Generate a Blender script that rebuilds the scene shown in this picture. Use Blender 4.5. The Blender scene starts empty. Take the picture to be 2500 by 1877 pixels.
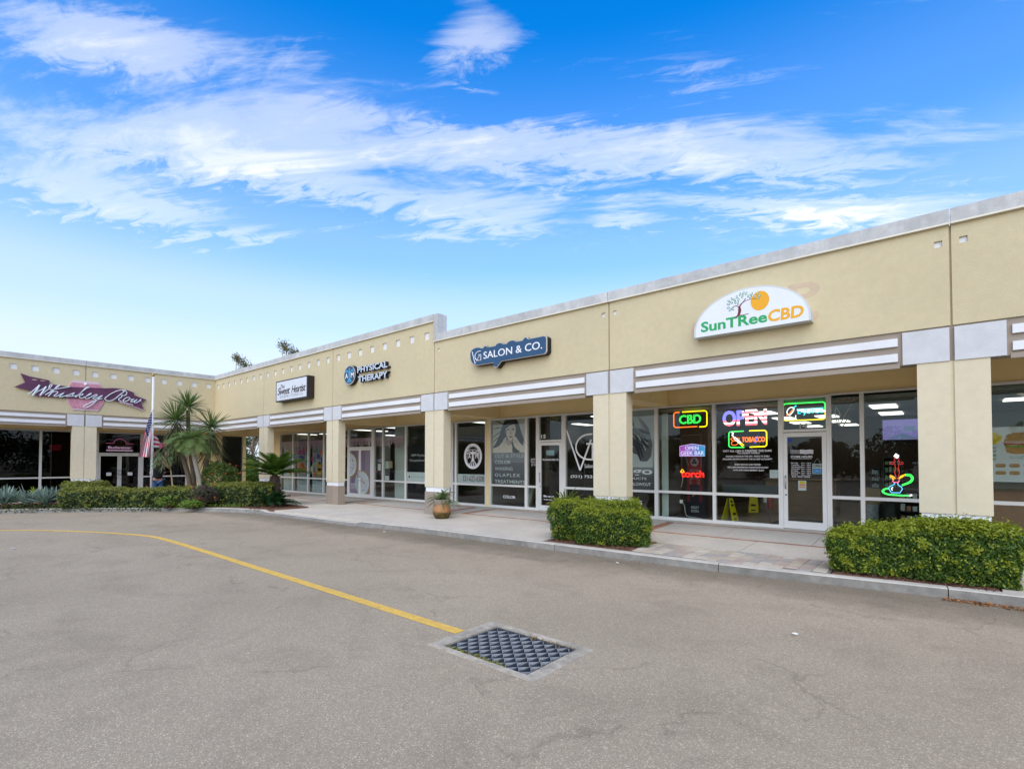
import bpy, bmesh, math, random
import numpy as np
from mathutils import Vector, noise
random.seed(7); rng = np.random.default_rng(7)
SC = bpy.context.scene
COL = SC.collection
R = math.radians

# ------------------------------------------------------------------ camera
cam = bpy.data.cameras.new('camera'); camo = bpy.data.objects.new('camera', cam); COL.objects.link(camo)
camo.location = (30.376, -10.602, 1.715)
camo.rotation_euler = (R(90 + 1.338), R(-0.036), R(40.356))
cam.sensor_width = 36; cam.lens = 17.82; cam.shift_y = 0.0629; cam.clip_end = 3000; cam.clip_start = 0.05
SC.camera = camo

# ------------------------------------------------------------------ sky, sun, exposure
SUN_EL, SUN_AZ = 38.0, 150.0          # azimuth measured clockwise from +Y
W = bpy.data.worlds.new('World'); SC.world = W; W.use_nodes = True
nt = W.node_tree; nt.nodes.clear(); N = nt.nodes.new; LK = nt.links.new
def nmath(op, a, b=None, c=None, clamp=False, tree=None):
    t = tree or nt; n = t.nodes.new('ShaderNodeMath'); n.operation = op; n.use_clamp = clamp
    for i, s in enumerate((a, b, c)):
        if s is None: continue
        if isinstance(s, (int, float)): n.inputs[i].default_value = s
        else: t.links.new(s, n.inputs[i])
    return n.outputs[0]
def nramp(t, fac, stops, interp='LINEAR'):
    n = t.nodes.new('ShaderNodeValToRGB'); n.color_ramp.interpolation = interp
    e = n.color_ramp.elements
    while len(e) < len(stops): e.new(0.5)
    for k, (p, c) in zip(e, stops):
        k.position = p; k.color = (c[0], c[1], c[2], 1) if not isinstance(c, (int, float)) else (c, c, c, 1)
    t.links.new(fac, n.inputs[0]); return n.outputs[0]
sky = N('ShaderNodeTexSky'); sky.sky_type = 'NISHITA'; sky.sun_disc = False
sky.sun_elevation = R(SUN_EL); sky.sun_rotation = R(SUN_AZ)
sky.air_density = 1.0; sky.dust_density = 0.6; sky.ozone_density = 2.2; sky.altitude = 0
SKY_TINT = (0.03, 1.20, 1.80, 1)
hs = N('ShaderNodeHueSaturation'); hs.inputs['Saturation'].default_value = 1.25; hs.inputs['Value'].default_value = 1.0
hs.inputs['Hue'].default_value = 0.5
LK(sky.outputs[0], hs.inputs['Color'])
tc = N('ShaderNodeTexCoord'); sep = N('ShaderNodeSeparateXYZ'); LK(tc.outputs['Generated'], sep.inputs[0])
dx, dy, dz = sep.outputs
up = nmath('MAXIMUM', dz, 0.0)
inv = nmath('DIVIDE', 1.0, nmath('ADD', up, 0.12))
ca, sa = math.cos(R(40.4)), math.sin(R(40.4))
qx = nmath('MULTIPLY', nmath('ADD', nmath('MULTIPLY', dx, ca), nmath('MULTIPLY', dy, sa)), inv)
qy = nmath('MULTIPLY', nmath('ADD', nmath('MULTIPLY', dx, -sa), nmath('MULTIPLY', dy, ca)), inv)
def cloudnoise(sx, sy, tilt, off, scale, detail, rough, dist):
    cmb = N('ShaderNodeCombineXYZ')
    LK(nmath('ADD', nmath('MULTIPLY', qx, sx), off[0]), cmb.inputs[0])
    LK(nmath('ADD', nmath('MULTIPLY', nmath('ADD', qy, nmath('MULTIPLY', qx, tilt)), sy), off[1]), cmb.inputs[1])
    cmb.inputs[2].default_value = off[2]
    n = N('ShaderNodeTexNoise'); n.inputs['Scale'].default_value = scale; n.inputs['Detail'].default_value = detail
    n.inputs['Roughness'].default_value = rough; n.inputs['Distortion'].default_value = dist
    LK(cmb.outputs[0], n.inputs['Vector']); return n.outputs[0]
fwd_ = nmath('ADD', nmath('MULTIPLY', dx, -sa), nmath('MULTIPLY', dy, ca)); lat_ = nmath('ADD', nmath('MULTIPLY', dx, ca), nmath('MULTIPLY', dy, sa))
azm = nmath('ARCTAN2', lat_, fwd_); el = nmath('ARCSINE', up)
n1 = cloudnoise(0.5, 2.3, 0.16, (1.3, 0.4, 0.0), 1.7, 10, 0.64, 0.8)     # streaky cirrus
n2 = cloudnoise(0.7, 1.3, 0.10, (4.1, 2.2, 3.0), 1.0, 4, 0.55, 0.5)      # broad patches
n3 = cloudnoise(1.6, 3.2, 0.2, (7.7, 1.2, 5.0), 4.5, 6, 0.65, 1.2)       # fine wisps
# cirrus banks: azimuth and elevation of the middle, half length, half height, tilt, weight
BANKS = [(-0.616, 0.6, 0.259, 0.046, 0.294, 0.36), (-0.674, 0.576, 0.129, 0.04, 0.05, 0.34), (-0.078, 0.697, 0.1, 0.055, 0.18, .62), (-0.629, 0.387, 0.26, 0.034, 0.045, .85), (-0.56, 0.474, 0.2, 0.036, 0.029, 0.7), (-0.19, 0.474, 0.36, 0.05, -0.073, 0.75), (-0.182, 0.549, 0.203, 0.035, -0.037, 0.45), (0.102, 0.545, 0.32, 0.04, -0.088, 0.65), (0.536, 0.466, 0.28, 0.026, -0.268, 0.6), (0.571, 0.396, 0.21, 0.024, -0.225, 1.05), (0.233, 0.44, 0.06, 0.026, -0.125, 0.6), (0.336, 0.64, 0.16, 0.036, -0.183, 0.34), (0.552, 0.518, 0.215, 0.034, -0.305, 0.3), (-0.623, 0.513, 0.145, 0.036, 0.255, 0.35), (-0.734, 0.438, 0.09, 0.028, 0.158, 0.45), (-0.375, 0.545, 0.108, 0.048, 0.172, 0.45),
         (1.5, 0.5, 0.4, 0.05, 0.1, 0.6), (2.2, 0.42, 0.4, 0.04, -0.1, 0.7), (-1.5, 0.5, 0.4, 0.05, -0.1, 0.6), (-2.3, 0.42, 0.4, 0.05, 0.15, 0.7), (2.8, 0.6, 0.3, 0.05, 0.1, 0.6)]  # unseen banks beside and behind the camera, added to whiten the sky light
wob_a = nmath('MULTIPLY', nmath('SUBTRACT', n2, 0.5), 0.16); wob_e = nmath('MULTIPLY', nmath('SUBTRACT', n3, 0.5), 0.12)
aw = nmath('ADD', azm, wob_a); ew = nmath('ADD', el, nmath('ADD', wob_e, nmath('MULTIPLY', wob_a, 0.3)))
bank = None
for (a0, e0, ra, re, th, k) in BANKS:
    ct, st = math.cos(th), math.sin(th)
    u_ = nmath('MULTIPLY_ADD', aw, ct / ra, nmath('MULTIPLY_ADD', ew, st / ra, -(a0 * ct + e0 * st) / ra))
    v_ = nmath('MULTIPLY_ADD', aw, -st / re, nmath('MULTIPLY_ADD', ew, ct / re, (a0 * st - e0 * ct) / re))
    r2 = nmath('MULTIPLY_ADD', u_, u_, nmath('MULTIPLY', v_, v_))
    g_ = nmath('MULTIPLY', nmath('EXPONENT', nmath('MULTIPLY', r2, -1.0)), k)
    bank = g_ if bank is None else nmath('ADD', bank, g_)
bank = nmath('ADD', bank, nramp(nt, el, [(0.80, 0), (1.05, 0.75)], 'EASE'))  # unseen cloud overhead, added to make the sky light less blue
dens = nmath('ADD', nmath('MULTIPLY', nmath('MINIMUM', bank, 1.25), 0.5), nmath('MULTIPLY', nmath('SUBTRACT', n1, 0.5), 1.15))
dens = nmath('ADD', dens, nmath('MULTIPLY', nmath('SUBTRACT', n3, 0.5), 0.28))
low = nramp(nt, nmath('MULTIPLY', el, 1 / R(90.0)), [(0.17, 0), (0.225, 1.0)], 'EASE')
cl = nramp(nt, dens, [(0.12, 0), (0.34, 0.40), (0.68, 1.0)], 'EASE')
cl = nmath('MULTIPLY', cl, low)
cmix = N('ShaderNodeMix'); cmix.data_type = 'RGBA'
tint = N('ShaderNodeMix'); tint.data_type = 'RGBA'; tint.blend_type = 'MULTIPLY'; tint.inputs[0].default_value = 1; LK(hs.outputs[0], tint.inputs[6]); tint.inputs[7].default_value = SKY_TINT
LK(nmath('MULTIPLY', cl, 0.93), cmix.inputs[0]); LK(tint.outputs[2], cmix.inputs[6])
cmix.inputs[7].default_value = (6.9, 6.75, 6.5, 1)
# pale veil towards the horizon
veil = nramp(nt, nmath('MULTIPLY', el, 1 / R(90.0)), [(0.0, 0.97), (0.10, 0.90), (0.17, 0.66), (0.24, 0.34), (0.33, 0.12), (0.46, 0)], 'EASE')
vm = N('ShaderNodeMix'); vm.data_type = 'RGBA'; LK(veil, vm.inputs[0]); LK(cmix.outputs[2], vm.inputs[6])
vm.inputs[7].default_value = (4.9, 5.35, 5.75, 1)
bg = N('ShaderNodeBackground'); bg.inputs['Strength'].default_value = 0.10
LK(vm.outputs[2], bg.inputs['Color'])
wo = N('ShaderNodeOutputWorld'); LK(bg.outputs[0], wo.inputs[0])
sun = bpy.data.lights.new('sun', 'SUN'); suno = bpy.data.objects.new('sun', sun); COL.objects.link(suno)
sun.energy = 2.0; sun.angle = R(80); sun.color = (1.0, 0.80, 0.62)
sd = Vector((math.sin(R(SUN_AZ)) * math.cos(R(SUN_EL)), math.cos(R(SUN_AZ)) * math.cos(R(SUN_EL)), math.sin(R(SUN_EL))))
suno.rotation_euler = (-sd).to_track_quat('-Z', 'Y').to_euler(); suno.location = (30, -30, 40)
SC.view_settings.view_transform = 'Standard'; SC.view_settings.look = 'None'
SC.view_settings.exposure = 0.9; SC.view_settings.gamma = 1; SC.view_settings.use_curve_mapping = False
try:
    SC.cycles.max_bounces = 7; SC.cycles.diffuse_bounces = 4; SC.cycles.glossy_bounces = 3
    SC.cycles.transparent_max_bounces = 14; SC.cycles.caustics_reflective = False; SC.cycles.caustics_refractive = False
    SC.cycles.sample_clamp_indirect = 4.0
except Exception: pass

# ------------------------------------------------------------------ materials
def mat(name, col, rough=0.8, var=0.12, scale=2.0, bump=0.0, bscale=60.0, metal=0.0, spec=0.35, emit=0.0, col2=None, fine=0.0, fscale=40.0, stretch=None, ecol=None):
    m = bpy.data.materials.new(name); m.use_nodes = True; t = m.node_tree
    b = t.nodes['Principled BSDF']
    b.inputs['Roughness'].default_value = rough; b.inputs['Metallic'].default_value = metal
    b.inputs['Specular IOR Level'].default_value = spec
    g = t.nodes.new('ShaderNodeNewGeometry'); vec = g.outputs['Position']
    if stretch:
        mp = t.nodes.new('ShaderNodeMapping'); mp.inputs['Scale'].default_value = stretch; t.links.new(vec, mp.inputs[0]); vec2 = mp.outputs[0]
    else: vec2 = vec
    def nz(s, v, d=4, r=0.6):
        n = t.nodes.new('ShaderNodeTexNoise'); n.inputs['Scale'].default_value = s; n.inputs['Detail'].default_value = d
        n.inputs['Roughness'].default_value = r; t.links.new(v, n.inputs['Vector']); return n.outputs[0]
    c = Vector(col)
    lo = tuple(max(0, x * (1 - var)) for x in c); hi = tuple(min(1, x * (1 + var)) for x in c)
    if col2: lo, hi = tuple(c), tuple(col2)
    out = None
    if var > 0 or col2:
        out = nramp(t, nz(scale, vec2), [(0.32, lo), (0.68, hi)])
        if fine > 0:
            f = nramp(t, nz(fscale, vec, 2), [(0.35, 1 - fine), (0.65, 1 + 0)])
            mx = t.nodes.new('ShaderNodeMix'); mx.data_type = 'RGBA'; mx.blend_type = 'MULTIPLY'; mx.inputs[0].default_value = 1
            t.links.new(out, mx.inputs[6]); t.links.new(f, mx.inputs[7]); out = mx.outputs[2]
        t.links.new(out, b.inputs['Base Color'])
    else: b.inputs['Base Color'].default_value = (*c, 1)
    if bump > 0:
        bn = t.nodes.new('ShaderNodeBump'); bn.inputs['Strength'].default_value = bump; bn.inputs['Distance'].default_value = 0.02
        t.links.new(nz(bscale, vec, 5), bn.inputs['Height']); t.links.new(bn.outputs[0], b.inputs['Normal'])
    if emit > 0:
        b.inputs['Emission Color'].default_value = (*(ecol or col), 1); b.inputs['Emission Strength'].default_value = emit
    return m
def leafmat(name, a, b_, scale=9.0, trans=0.35):
    m = bpy.data.materials.new(name); m.use_nodes = True; t = m.node_tree
    p = t.nodes['Principled BSDF']; p.inputs['Roughness'].default_value = 0.5; p.inputs['Specular IOR Level'].default_value = 0.35
    g = t.nodes.new('ShaderNodeNewGeometry')
    n = t.nodes.new('ShaderNodeTexNoise'); n.inputs['Scale'].default_value = scale; n.inputs['Detail'].default_value = 5; n.inputs['Roughness'].default_value = 0.75
    t.links.new(g.outputs['Position'], n.inputs['Vector'])
    c = nramp(t, n.outputs[0], [(0.3, a), (0.7, b_)])
    t.links.new(c, p.inputs['Base Color'])
    tr = t.nodes.new('ShaderNodeBsdfTranslucent'); t.links.new(c, tr.inputs['Color'])
    mx = t.nodes.new('ShaderNodeMixShader'); mx.inputs[0].default_value = trans
    o = [x for x in t.nodes if x.type == 'OUTPUT_MATERIAL'][0]
    t.links.new(p.outputs[0], mx.inputs[1]); t.links.new(tr.outputs[0], mx.inputs[2]); t.links.new(mx.outputs[0], o.inputs[0])
    return m
def glassmat(name, tint, ior=1.42):
    m = bpy.data.materials.new(name); m.use_nodes = True; t = m.node_tree
    for x in list(t.nodes):
        if x.type == 'BSDF_PRINCIPLED': t.nodes.remove(x)
    o = [x for x in t.nodes if x.type == 'OUTPUT_MATERIAL'][0]
    tr = t.nodes.new('ShaderNodeBsdfTransparent'); tr.inputs[0].default_value = (*tint, 1)
    gl = t.nodes.new('ShaderNodeBsdfGlossy'); gl.inputs['Roughness'].default_value = 0.0; gl.inputs['Color'].default_value = (0.95, 0.97, 1, 1)
    fr = t.nodes.new('ShaderNodeFresnel'); fr.inputs[0].default_value = ior
    mx = t.nodes.new('ShaderNodeMixShader')
    ge_ = t.nodes.new('ShaderNodeNewGeometry'); mp = t.nodes.new('ShaderNodeMapRange'); mp.inputs['To Min'].default_value = ior; mp.inputs['To Max'].default_value = 1 / ior
    t.links.new(ge_.outputs['Backfacing'], mp.inputs['Value']); t.links.new(mp.outputs[0], fr.inputs[0])
    t.links.new(fr.outputs[0], mx.inputs[0]); t.links.new(tr.outputs[0], mx.inputs[1]); t.links.new(gl.outputs[0], mx.inputs[2]); t.links.new(mx.outputs[0], o.inputs[0])
    return m
def glow(name, col, s):
    m = bpy.data.materials.new(name); m.use_nodes = True; t = m.node_tree
    p = t.nodes['Principled BSDF']; p.inputs['Base Color'].default_value = (*[min(1, c * .6 + .05) for c in col], 1)
    p.inputs['Emission Color'].default_value = (*col, 1); p.inputs['Emission Strength'].default_value = s
    return m
def flat(name, col, rough=0.6, spec=0.3): return mat(name, col, rough, 0.0, spec=spec)

stucco = mat('stucco', (0.56, 0.48, 0.305), 0.9, 0.05, 0.5, 0.35, 70, fine=0.05, fscale=7)
stucco_col = mat('stucco_column', (0.63, 0.555, 0.395), 0.9, 0.04, 0.6, 0.35, 70, fine=0.05, fscale=6)
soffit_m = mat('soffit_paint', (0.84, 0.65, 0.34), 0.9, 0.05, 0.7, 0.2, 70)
coping_m = mat('coping_concrete', (0.50, 0.50, 0.49), 0.85, 0.16, 1.0, 0.3, 80, fine=0.14, fscale=9, stretch=(2.2, 2.2, 0.45))
lip_m = mat('coping_lip', (0.68, 0.64, 0.53), 0.8, 0.05)
taupe = mat('taupe_paint', (0.30, 0.25, 0.20), 0.85, 0.06, 1.2, 0.2, 80)
white_stripe = mat('white_stripe', (0.70, 0.70, 0.71), 0.8, 0.05, 1.2, 0.25, 70, fine=0.04)
white_block = mat('white_block', (0.57, 0.57, 0.58), 0.85, 0.05, 1.5, 0.3, 70, fine=0.06, fscale=5)
white_base = mat('white_base', (0.76, 0.76, 0.77), 0.8, 0.05)
dotm = mat('white_square', (0.66, 0.66, 0.66), 0.85, 0.05)
groove_m = mat('joint', (0.50, 0.42, 0.27), 0.9, 0.05)
alu = mat('white_aluminium', (0.70, 0.69, 0.66), 0.45, 0.03, spec=0.5)
alu_tan = mat('tan_jamb', (0.55, 0.48, 0.32), 0.7, 0.04)
metal_d = mat('dark_metal', (0.05, 0.05, 0.055), 0.4, 0.0, spec=0.5)
chrome = mat('brushed_metal', (0.55, 0.55, 0.56), 0.3, 0.0, metal=0.9)
glass_c = glassmat('clear_glass', (0.86, 0.9, 0.88))
glass_d = glassmat('dark_glass', (0.16, 0.155, 0.17), 1.45)
concrete = mat('sidewalk_concrete', (0.56, 0.505, 0.42), 0.9, 0.10, 0.9, 0.35, 60, fine=0.10, fscale=13)
concrete_g = mat('arcade_concrete', (0.56, 0.51, 0.44), 0.9, 0.08, 0.9, 0.3, 60, fine=0.08, fscale=11)
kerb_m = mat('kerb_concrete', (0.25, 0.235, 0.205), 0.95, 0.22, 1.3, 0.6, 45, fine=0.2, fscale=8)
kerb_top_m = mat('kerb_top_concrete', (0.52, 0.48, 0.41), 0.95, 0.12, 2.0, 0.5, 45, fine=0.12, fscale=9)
brick_ms = [mat('red_brick_%s' % n, c, 0.9, 0.12, 6, 0.4, 60) for n, c in (('rust', (0.36, 0.16, 0.095)), ('clay', (0.41, 0.19, 0.115)), ('brown', (0.30, 0.14, 0.09)))]
paver_ms = [mat('paver_%s' % n, c, 0.92, 0.12, 5, 0.5, 50) for n, c in (('tan', (0.45, 0.38, 0.29)), ('grey', (0.37, 0.33, 0.29)), ('rose', (0.43, 0.34, 0.28)), ('sand', (0.50, 0.44, 0.35)))]
mulch_m = mat('mulch', (0.10, 0.05, 0.03), 0.95, 0.0, 12, 0.9, 40, col2=(0.24, 0.12, 0.075))
soil_m = mat('soil', (0.07, 0.055, 0.04), 0.95, 0.2, 4, 0.8, 30)
black_m = flat('black_paint', (0.012, 0.012, 0.016), 0.5)
white_m = flat('white_vinyl', (0.8, 0.8, 0.82), 0.5)
grey_vinyl = flat('grey_vinyl', (0.42, 0.43, 0.46), 0.5)

# ------------------------------------------------------------------ builders
WL = {}
def tag(o, label=None, cat=None, group=None, kind=None):
    if label: o['label'] = label
    if cat: o['category'] = cat
    if group: o['group'] = group
    if kind: o['kind'] = kind
    return o
def thing(name, label, cat, loc=(0, 0, 0), group=None):
    o = bpy.data.objects.new(name, None); COL.objects.link(o); o.location = loc; o.empty_display_size = 0.2
    WL[o.name] = Vector(loc); return tag(o, label, cat, group)
def rot(side, p):
    return (p[0], p[1], p[2]) if side == 'r' else (-p[1], p[0], p[2])
def link_mesh(me, name, parent=None, loc=None):
    o = bpy.data.objects.new(name, me); COL.objects.link(o)
    if parent is not None: o.parent = parent
    if loc is not None: o.location = loc
    WL[o.name] = (WL[parent.name] if parent is not None else Vector((0, 0, 0))) + (Vector(loc) if loc is not None else Vector((0, 0, 0)))
    return o
class MB:
    def __init__(s, side='r'): s.v = []; s.f = []; s.mi = []; s.side = side; s.mats = []; s.cur = 0
    def use(s, m):
        if m not in s.mats: s.mats.append(m)
        s.cur = s.mats.index(m); return s
    def add(s, vs, fs):
        k = len(s.v); s.v += [rot(s.side, p) for p in vs]
        for f in fs: s.f.append(tuple(k + i for i in f)); s.mi.append(s.cur)
        return s
    def box(s, x0, x1, y0, y1, z0, z1):
        return s.add([(x0, y0, z0), (x1, y0, z0), (x1, y1, z0), (x0, y1, z0), (x0, y0, z1), (x1, y0, z1), (x1, y1, z1), (x0, y1, z1)],
              [(0, 3, 2, 1), (4, 5, 6, 7), (0, 1, 5, 4), (1, 2, 6, 5), (2, 3, 7, 6), (3, 0, 4, 7)])
    def hexa(s, lo, hi):
        return s.add(list(lo) + list(hi), [(0, 3, 2, 1), (4, 5, 6, 7), (0, 1, 5, 4), (1, 2, 6, 5), (2, 3, 7, 6), (3, 0, 4, 7)])
    def quad(s, *p): return s.add(list(p), [tuple(range(len(p)))])
    def prism(s, pts, y0, y1):
        n = len(pts)
        return s.add([(a, y0, b) for a, b in pts] + [(a, y1, b) for a, b in pts],
                     [tuple(range(n)), tuple(range(2 * n - 1, n - 1, -1))] + [(i, n + i, n + (i + 1) % n, (i + 1) % n) for i in range(n)])
    def slab(s, pts, z0, z1):
        n = len(pts)
        return s.add([(a, b, z1) for a, b in pts] + [(a, b, z0) for a, b in pts],
                     [tuple(range(n)), tuple(range(2 * n - 1, n - 1, -1))] + [(i, n + i, n + (i + 1) % n, (i + 1) % n) for i in range(n)])
    def tube(s, path, r, n=6, cap=True, flat=1.0):
        P = [Vector(p) for p in path]; L = len(P); vs = []; fs = []
        rr = r if isinstance(r, (list, tuple)) else [r] * L
        prev = None
        for i, p in enumerate(P):
            t = (P[min(i + 1, L - 1)] - P[max(i - 1, 0)])
            t = t.normalized() if t.length > 1e-9 else Vector((0, 0, 1))
            a = Vector((0, 1, 0)) if abs(t.y) < 0.9 else Vector((1, 0, 0))
            if prev is not None and (prev - t * prev.dot(t)).length > 1e-4: u = (prev - t * prev.dot(t)).normalized()
            else: u = t.cross(a).normalized()
            prev = u; w = t.cross(u)
            for k in range(n):
                g = 2 * math.pi * k / n
                vs.append(tuple(p + u * (math.cos(g) * rr[i]) + w * (math.sin(g) * rr[i] * flat)))
        for i in range(L - 1):
            for k in range(n):
                fs.append((i * n + k, i * n + (k + 1) % n, (i + 1) * n + (k + 1) % n, (i + 1) * n + k))
        if cap: fs += [tuple(range(n - 1, -1, -1)), tuple((L - 1) * n + k for k in range(n))]
        return s.add(vs, fs)
    def lathe(s, prof, c=(0, 0), n=20):
        vs = []; fs = []
        for r, z in prof:
            for k in range(n):
                a = 2 * math.pi * k / n; vs.append((c[0] + r * math.cos(a), c[1] + r * math.sin(a), z))
        m = len(prof)
        for i in range(m - 1):
            for k in range(n): fs.append((i * n + k, i * n + (k + 1) % n, (i + 1) * n + (k + 1) % n, (i + 1) * n + k))
        fs += [tuple(range(n - 1, -1, -1)), tuple((m - 1) * n + k for k in range(n))]
        return s.add(vs, fs)
    def ball(s, c, r, n=10):
        rx, ry, rz = r if isinstance(r, (tuple, list)) else (r, r, r)
        vs = []; fs = []
        for i in range(n + 1):
            a = math.pi * i / n
            for k in range(2 * n):
                b = math.pi * k / n
                vs.append((c[0] + rx * math.sin(a) * math.cos(b), c[1] + ry * math.sin(a) * math.sin(b), c[2] + rz * math.cos(a)))
        for i in range(n):
            for k in range(2 * n): fs.append((i * 2 * n + k, (i + 1) * 2 * n + k, (i + 1) * 2 * n + (k + 1) % (2 * n), i * 2 * n + (k + 1) % (2 * n)))
        return s.add(vs, fs)
    def build(s, name, m=None, parent=None, smooth=False, base=None, recalc=True):
        base = Vector(base) if base is not None else None
        if parent is None and base is None:
            a = np.array(s.v); base = Vector(((a[:, 0].min() + a[:, 0].max()) / 2, (a[:, 1].min() + a[:, 1].max()) / 2, a[:, 2].min()))
        off = WL[parent.name] if parent is not None else base
        me = bpy.data.meshes.new(name)
        me.from_pydata([(p[0] - off[0], p[1] - off[1], p[2] - off[2]) for p in s.v], [], s.f)
        if s.mats:
            for q in s.mats: me.materials.append(q)
            me.polygons.foreach_set('material_index', s.mi)
        elif m: me.materials.append(m)
        if recalc:
            b = bmesh.new(); b.from_mesh(me); bmesh.ops.remove_doubles(b, verts=b.verts, dist=1e-6) if smooth else None
            bmesh.ops.recalc_face_normals(b, faces=b.faces); b.to_mesh(me); b.free()
        if smooth: me.polygons.foreach_set('use_smooth', [True] * len(me.polygons))
        me.update()
        return link_mesh(me, name, parent, None if parent is not None else base)
def box(name, m, parent, *a, side='r', **k): return MB(side).box(*a).build(name, m, parent, **k)

def text_mesh(s, ext=0.0, off=0.0, shear=0.0, space=1.0):
    c = bpy.data.curves.new('t', 'FONT'); c.body = s; c.size = 1; c.extrude = ext; c.offset = off; c.shear = shear; c.space_character = space
    c.resolution_u = 3
    o = bpy.data.objects.new('t', c); COL.objects.link(o)
    dg = bpy.context.evaluated_depsgraph_get()
    me = bpy.data.meshes.new_from_object(o.evaluated_get(dg), depsgraph=dg)
    v = np.array([tuple(p.co) for p in me.vertices]) if len(me.vertices) else np.zeros((0, 3))
    f = [tuple(p.vertices) for p in me.polygons]
    bpy.data.objects.remove(o); bpy.data.curves.remove(c); bpy.data.meshes.remove(me)
    return v, f
def text(name, s, u0, u1, z0, z1, d, m, parent=None, side='r', ext=0.003, off=0.0, shear=0.0, space=1.0, slope=0.0, mside=None, curve=None, mb=None):
    """lettering fitted to the rectangle u0..u1, z0..z1 on the wall at depth d, facing out"""
    v, f = text_mesh(s, 1.0, off, shear, space)
    a, b = v.min(0), v.max(0)
    sx = (u1 - u0) / (b[0] - a[0]); sz = (z1 - z0) / (b[1] - a[1])
    u = u0 + (v[:, 0] - a[0]) * sx; z = z0 + (v[:, 1] - a[1]) * sz + slope * (u - u0)
    if curve: z = z + np.array([curve(q) for q in u])
    dd = d - v[:, 2] * ext
    q = mb or MB(side); k = len(q.v)
    if mb and not q.mats: q.use(m)
    elif mb: q.use(m)
    if mside and not mb: q.use(m); q.use(mside)
    vs = list(zip(u.tolist(), dd.tolist(), z.tolist()))
    if mside:
        front = [t for t in f if all(v[i, 2] > 0.99 for i in t)]; rest = [t for t in f if not all(v[i, 2] > 0.99 for i in t)]
        q.use(m); q.add(vs, front); q.use(mside); q.add(vs, rest)
    else: q.add(vs, f)
    if mb: return q
    return q.build(name, None if mside else m, parent, recalc=False)
def smooth_path(pts, k=4):
    P = [np.array(p, float) for p in pts]
    if len(P) < 3: return [tuple(p) for p in P]
    out = []
    for i in range(len(P) - 1):
        p0 = P[max(i - 1, 0)]; p1 = P[i]; p2 = P[i + 1]; p3 = P[min(i + 2, len(P) - 1)]
        for j in range(k):
            t = j / k
            out.append(tuple(0.5 * ((2 * p1) + (-p0 + p2) * t + (2 * p0 - 5 * p1 + 4 * p2 - p3) * t * t + (-p0 + 3 * p1 - 3 * p2 + p3) * t ** 3)))
    out.append(tuple(P[-1])); return out
def rrect(u0, u1, z0, z1, r, n=4):
    o = []
    for cx, cz, a0 in ((u1 - r, z1 - r, 0), (u0 + r, z1 - r, 90), (u0 + r, z0 + r, 180), (u1 - r, z0 + r, 270)):
        for i in range(n + 1):
            a = R(a0 + 90 * i / n); o.append((cx + r * math.cos(a), cz + r * math.sin(a)))
    return o
def arcpts(c, ru, rz, a0, a1, n=16): return [(c[0] + ru * math.cos(R(a0 + (a1 - a0) * i / n)), c[1] + rz * math.sin(R(a0 + (a1 - a0) * i / n))) for i in range(n + 1)]

# fast foliage meshes -------------------------------------------------------
def np_mesh(name, V, F, m, parent=None, base=None, smooth=False):
    off = np.array(WL[parent.name] if parent is not None else (base or (0, 0, 0)), float)
    me = bpy.data.meshes.new(name); V = np.asarray(V, np.float32) - off.astype(np.float32); F = np.asarray(F, np.int32)
    me.vertices.add(len(V)); me.vertices.foreach_set('co', V.ravel())
    k = F.shape[1]
    me.loops.add(F.size); me.loops.foreach_set('vertex_index', F.ravel())
    me.polygons.add(len(F)); me.polygons.foreach_set('loop_start', np.arange(0, F.size, k, dtype=np.int32))
    me.update(calc_edges=True); me.materials.append(m)
    return link_mesh(me, name, parent, None if parent is not None else tuple(off))
def unit(a): return a / (np.linalg.norm(a, axis=1, keepdims=True) + 1e-9)
def leaf_geo(P, Nn, size, aspect=0.5, jit=0.6, updir=None):
    n = len(P); Nn = unit(Nn + rng.normal(0, jit, (n, 3)))
    T = rng.normal(0, 1, (n, 3)) if updir is None else updir + rng.normal(0, 0.5, (n, 3))
    T = unit(T - Nn * (T * Nn).sum(1, keepdims=True)); Bn = np.cross(Nn, T)
    s = (size * rng.uniform(0.65, 1.35, n))[:, None]
    a = P - T * s * 0.5; b = P + Bn * s * aspect * 0.5 + Nn * s * 0.08; c = P + T * s * 0.5 - Nn * s * 0.1; d = P - Bn * s * aspect * 0.5 + Nn * s * 0.08
    V = np.stack([a, b, c, d], 1).reshape(-1, 3); F = np.arange(4 * n).reshape(-1, 4)
    return V, F
def blade_geo(B0, D, L, Wd, droop, side=None, seg=(0, .3, .65, .88, 1), prof=(.6, 1, .85, .5, .06)):
    n = len(B0); D = unit(D)
    if side is None:
        side = np.cross(D, np.array([0, 0, 1.0])) + rng.normal(0, .25, (n, 3))
    side = unit(side); V = []
    L = np.broadcast_to(L, n)[:, None]; Wd = np.broadcast_to(Wd, n)[:, None]; droop = np.broadcast_to(droop, n)[:, None]
    for t, w in zip(seg, prof):
        c = B0 + D * L * t + np.array([0, 0, -1.0]) * droop * L * t * t
        V += [c - side * Wd * w * .5, c + side * Wd * w * .5]
    V = np.stack(V, 1); k = len(seg)
    F = np.array([[2 * i, 2 * i + 1, 2 * i + 3, 2 * i + 2] for i in range(k - 1)])
    F = (np.arange(n)[:, None, None] * (2 * k) + F[None]).reshape(-1, 4)
    return V.reshape(-1, 3), F
def merge(*gs):
    V = []; F = []; k = 0
    for v, f in gs: V.append(v); F.append(f + k); k += len(v)
    return np.concatenate(V), np.concatenate(F)
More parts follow.
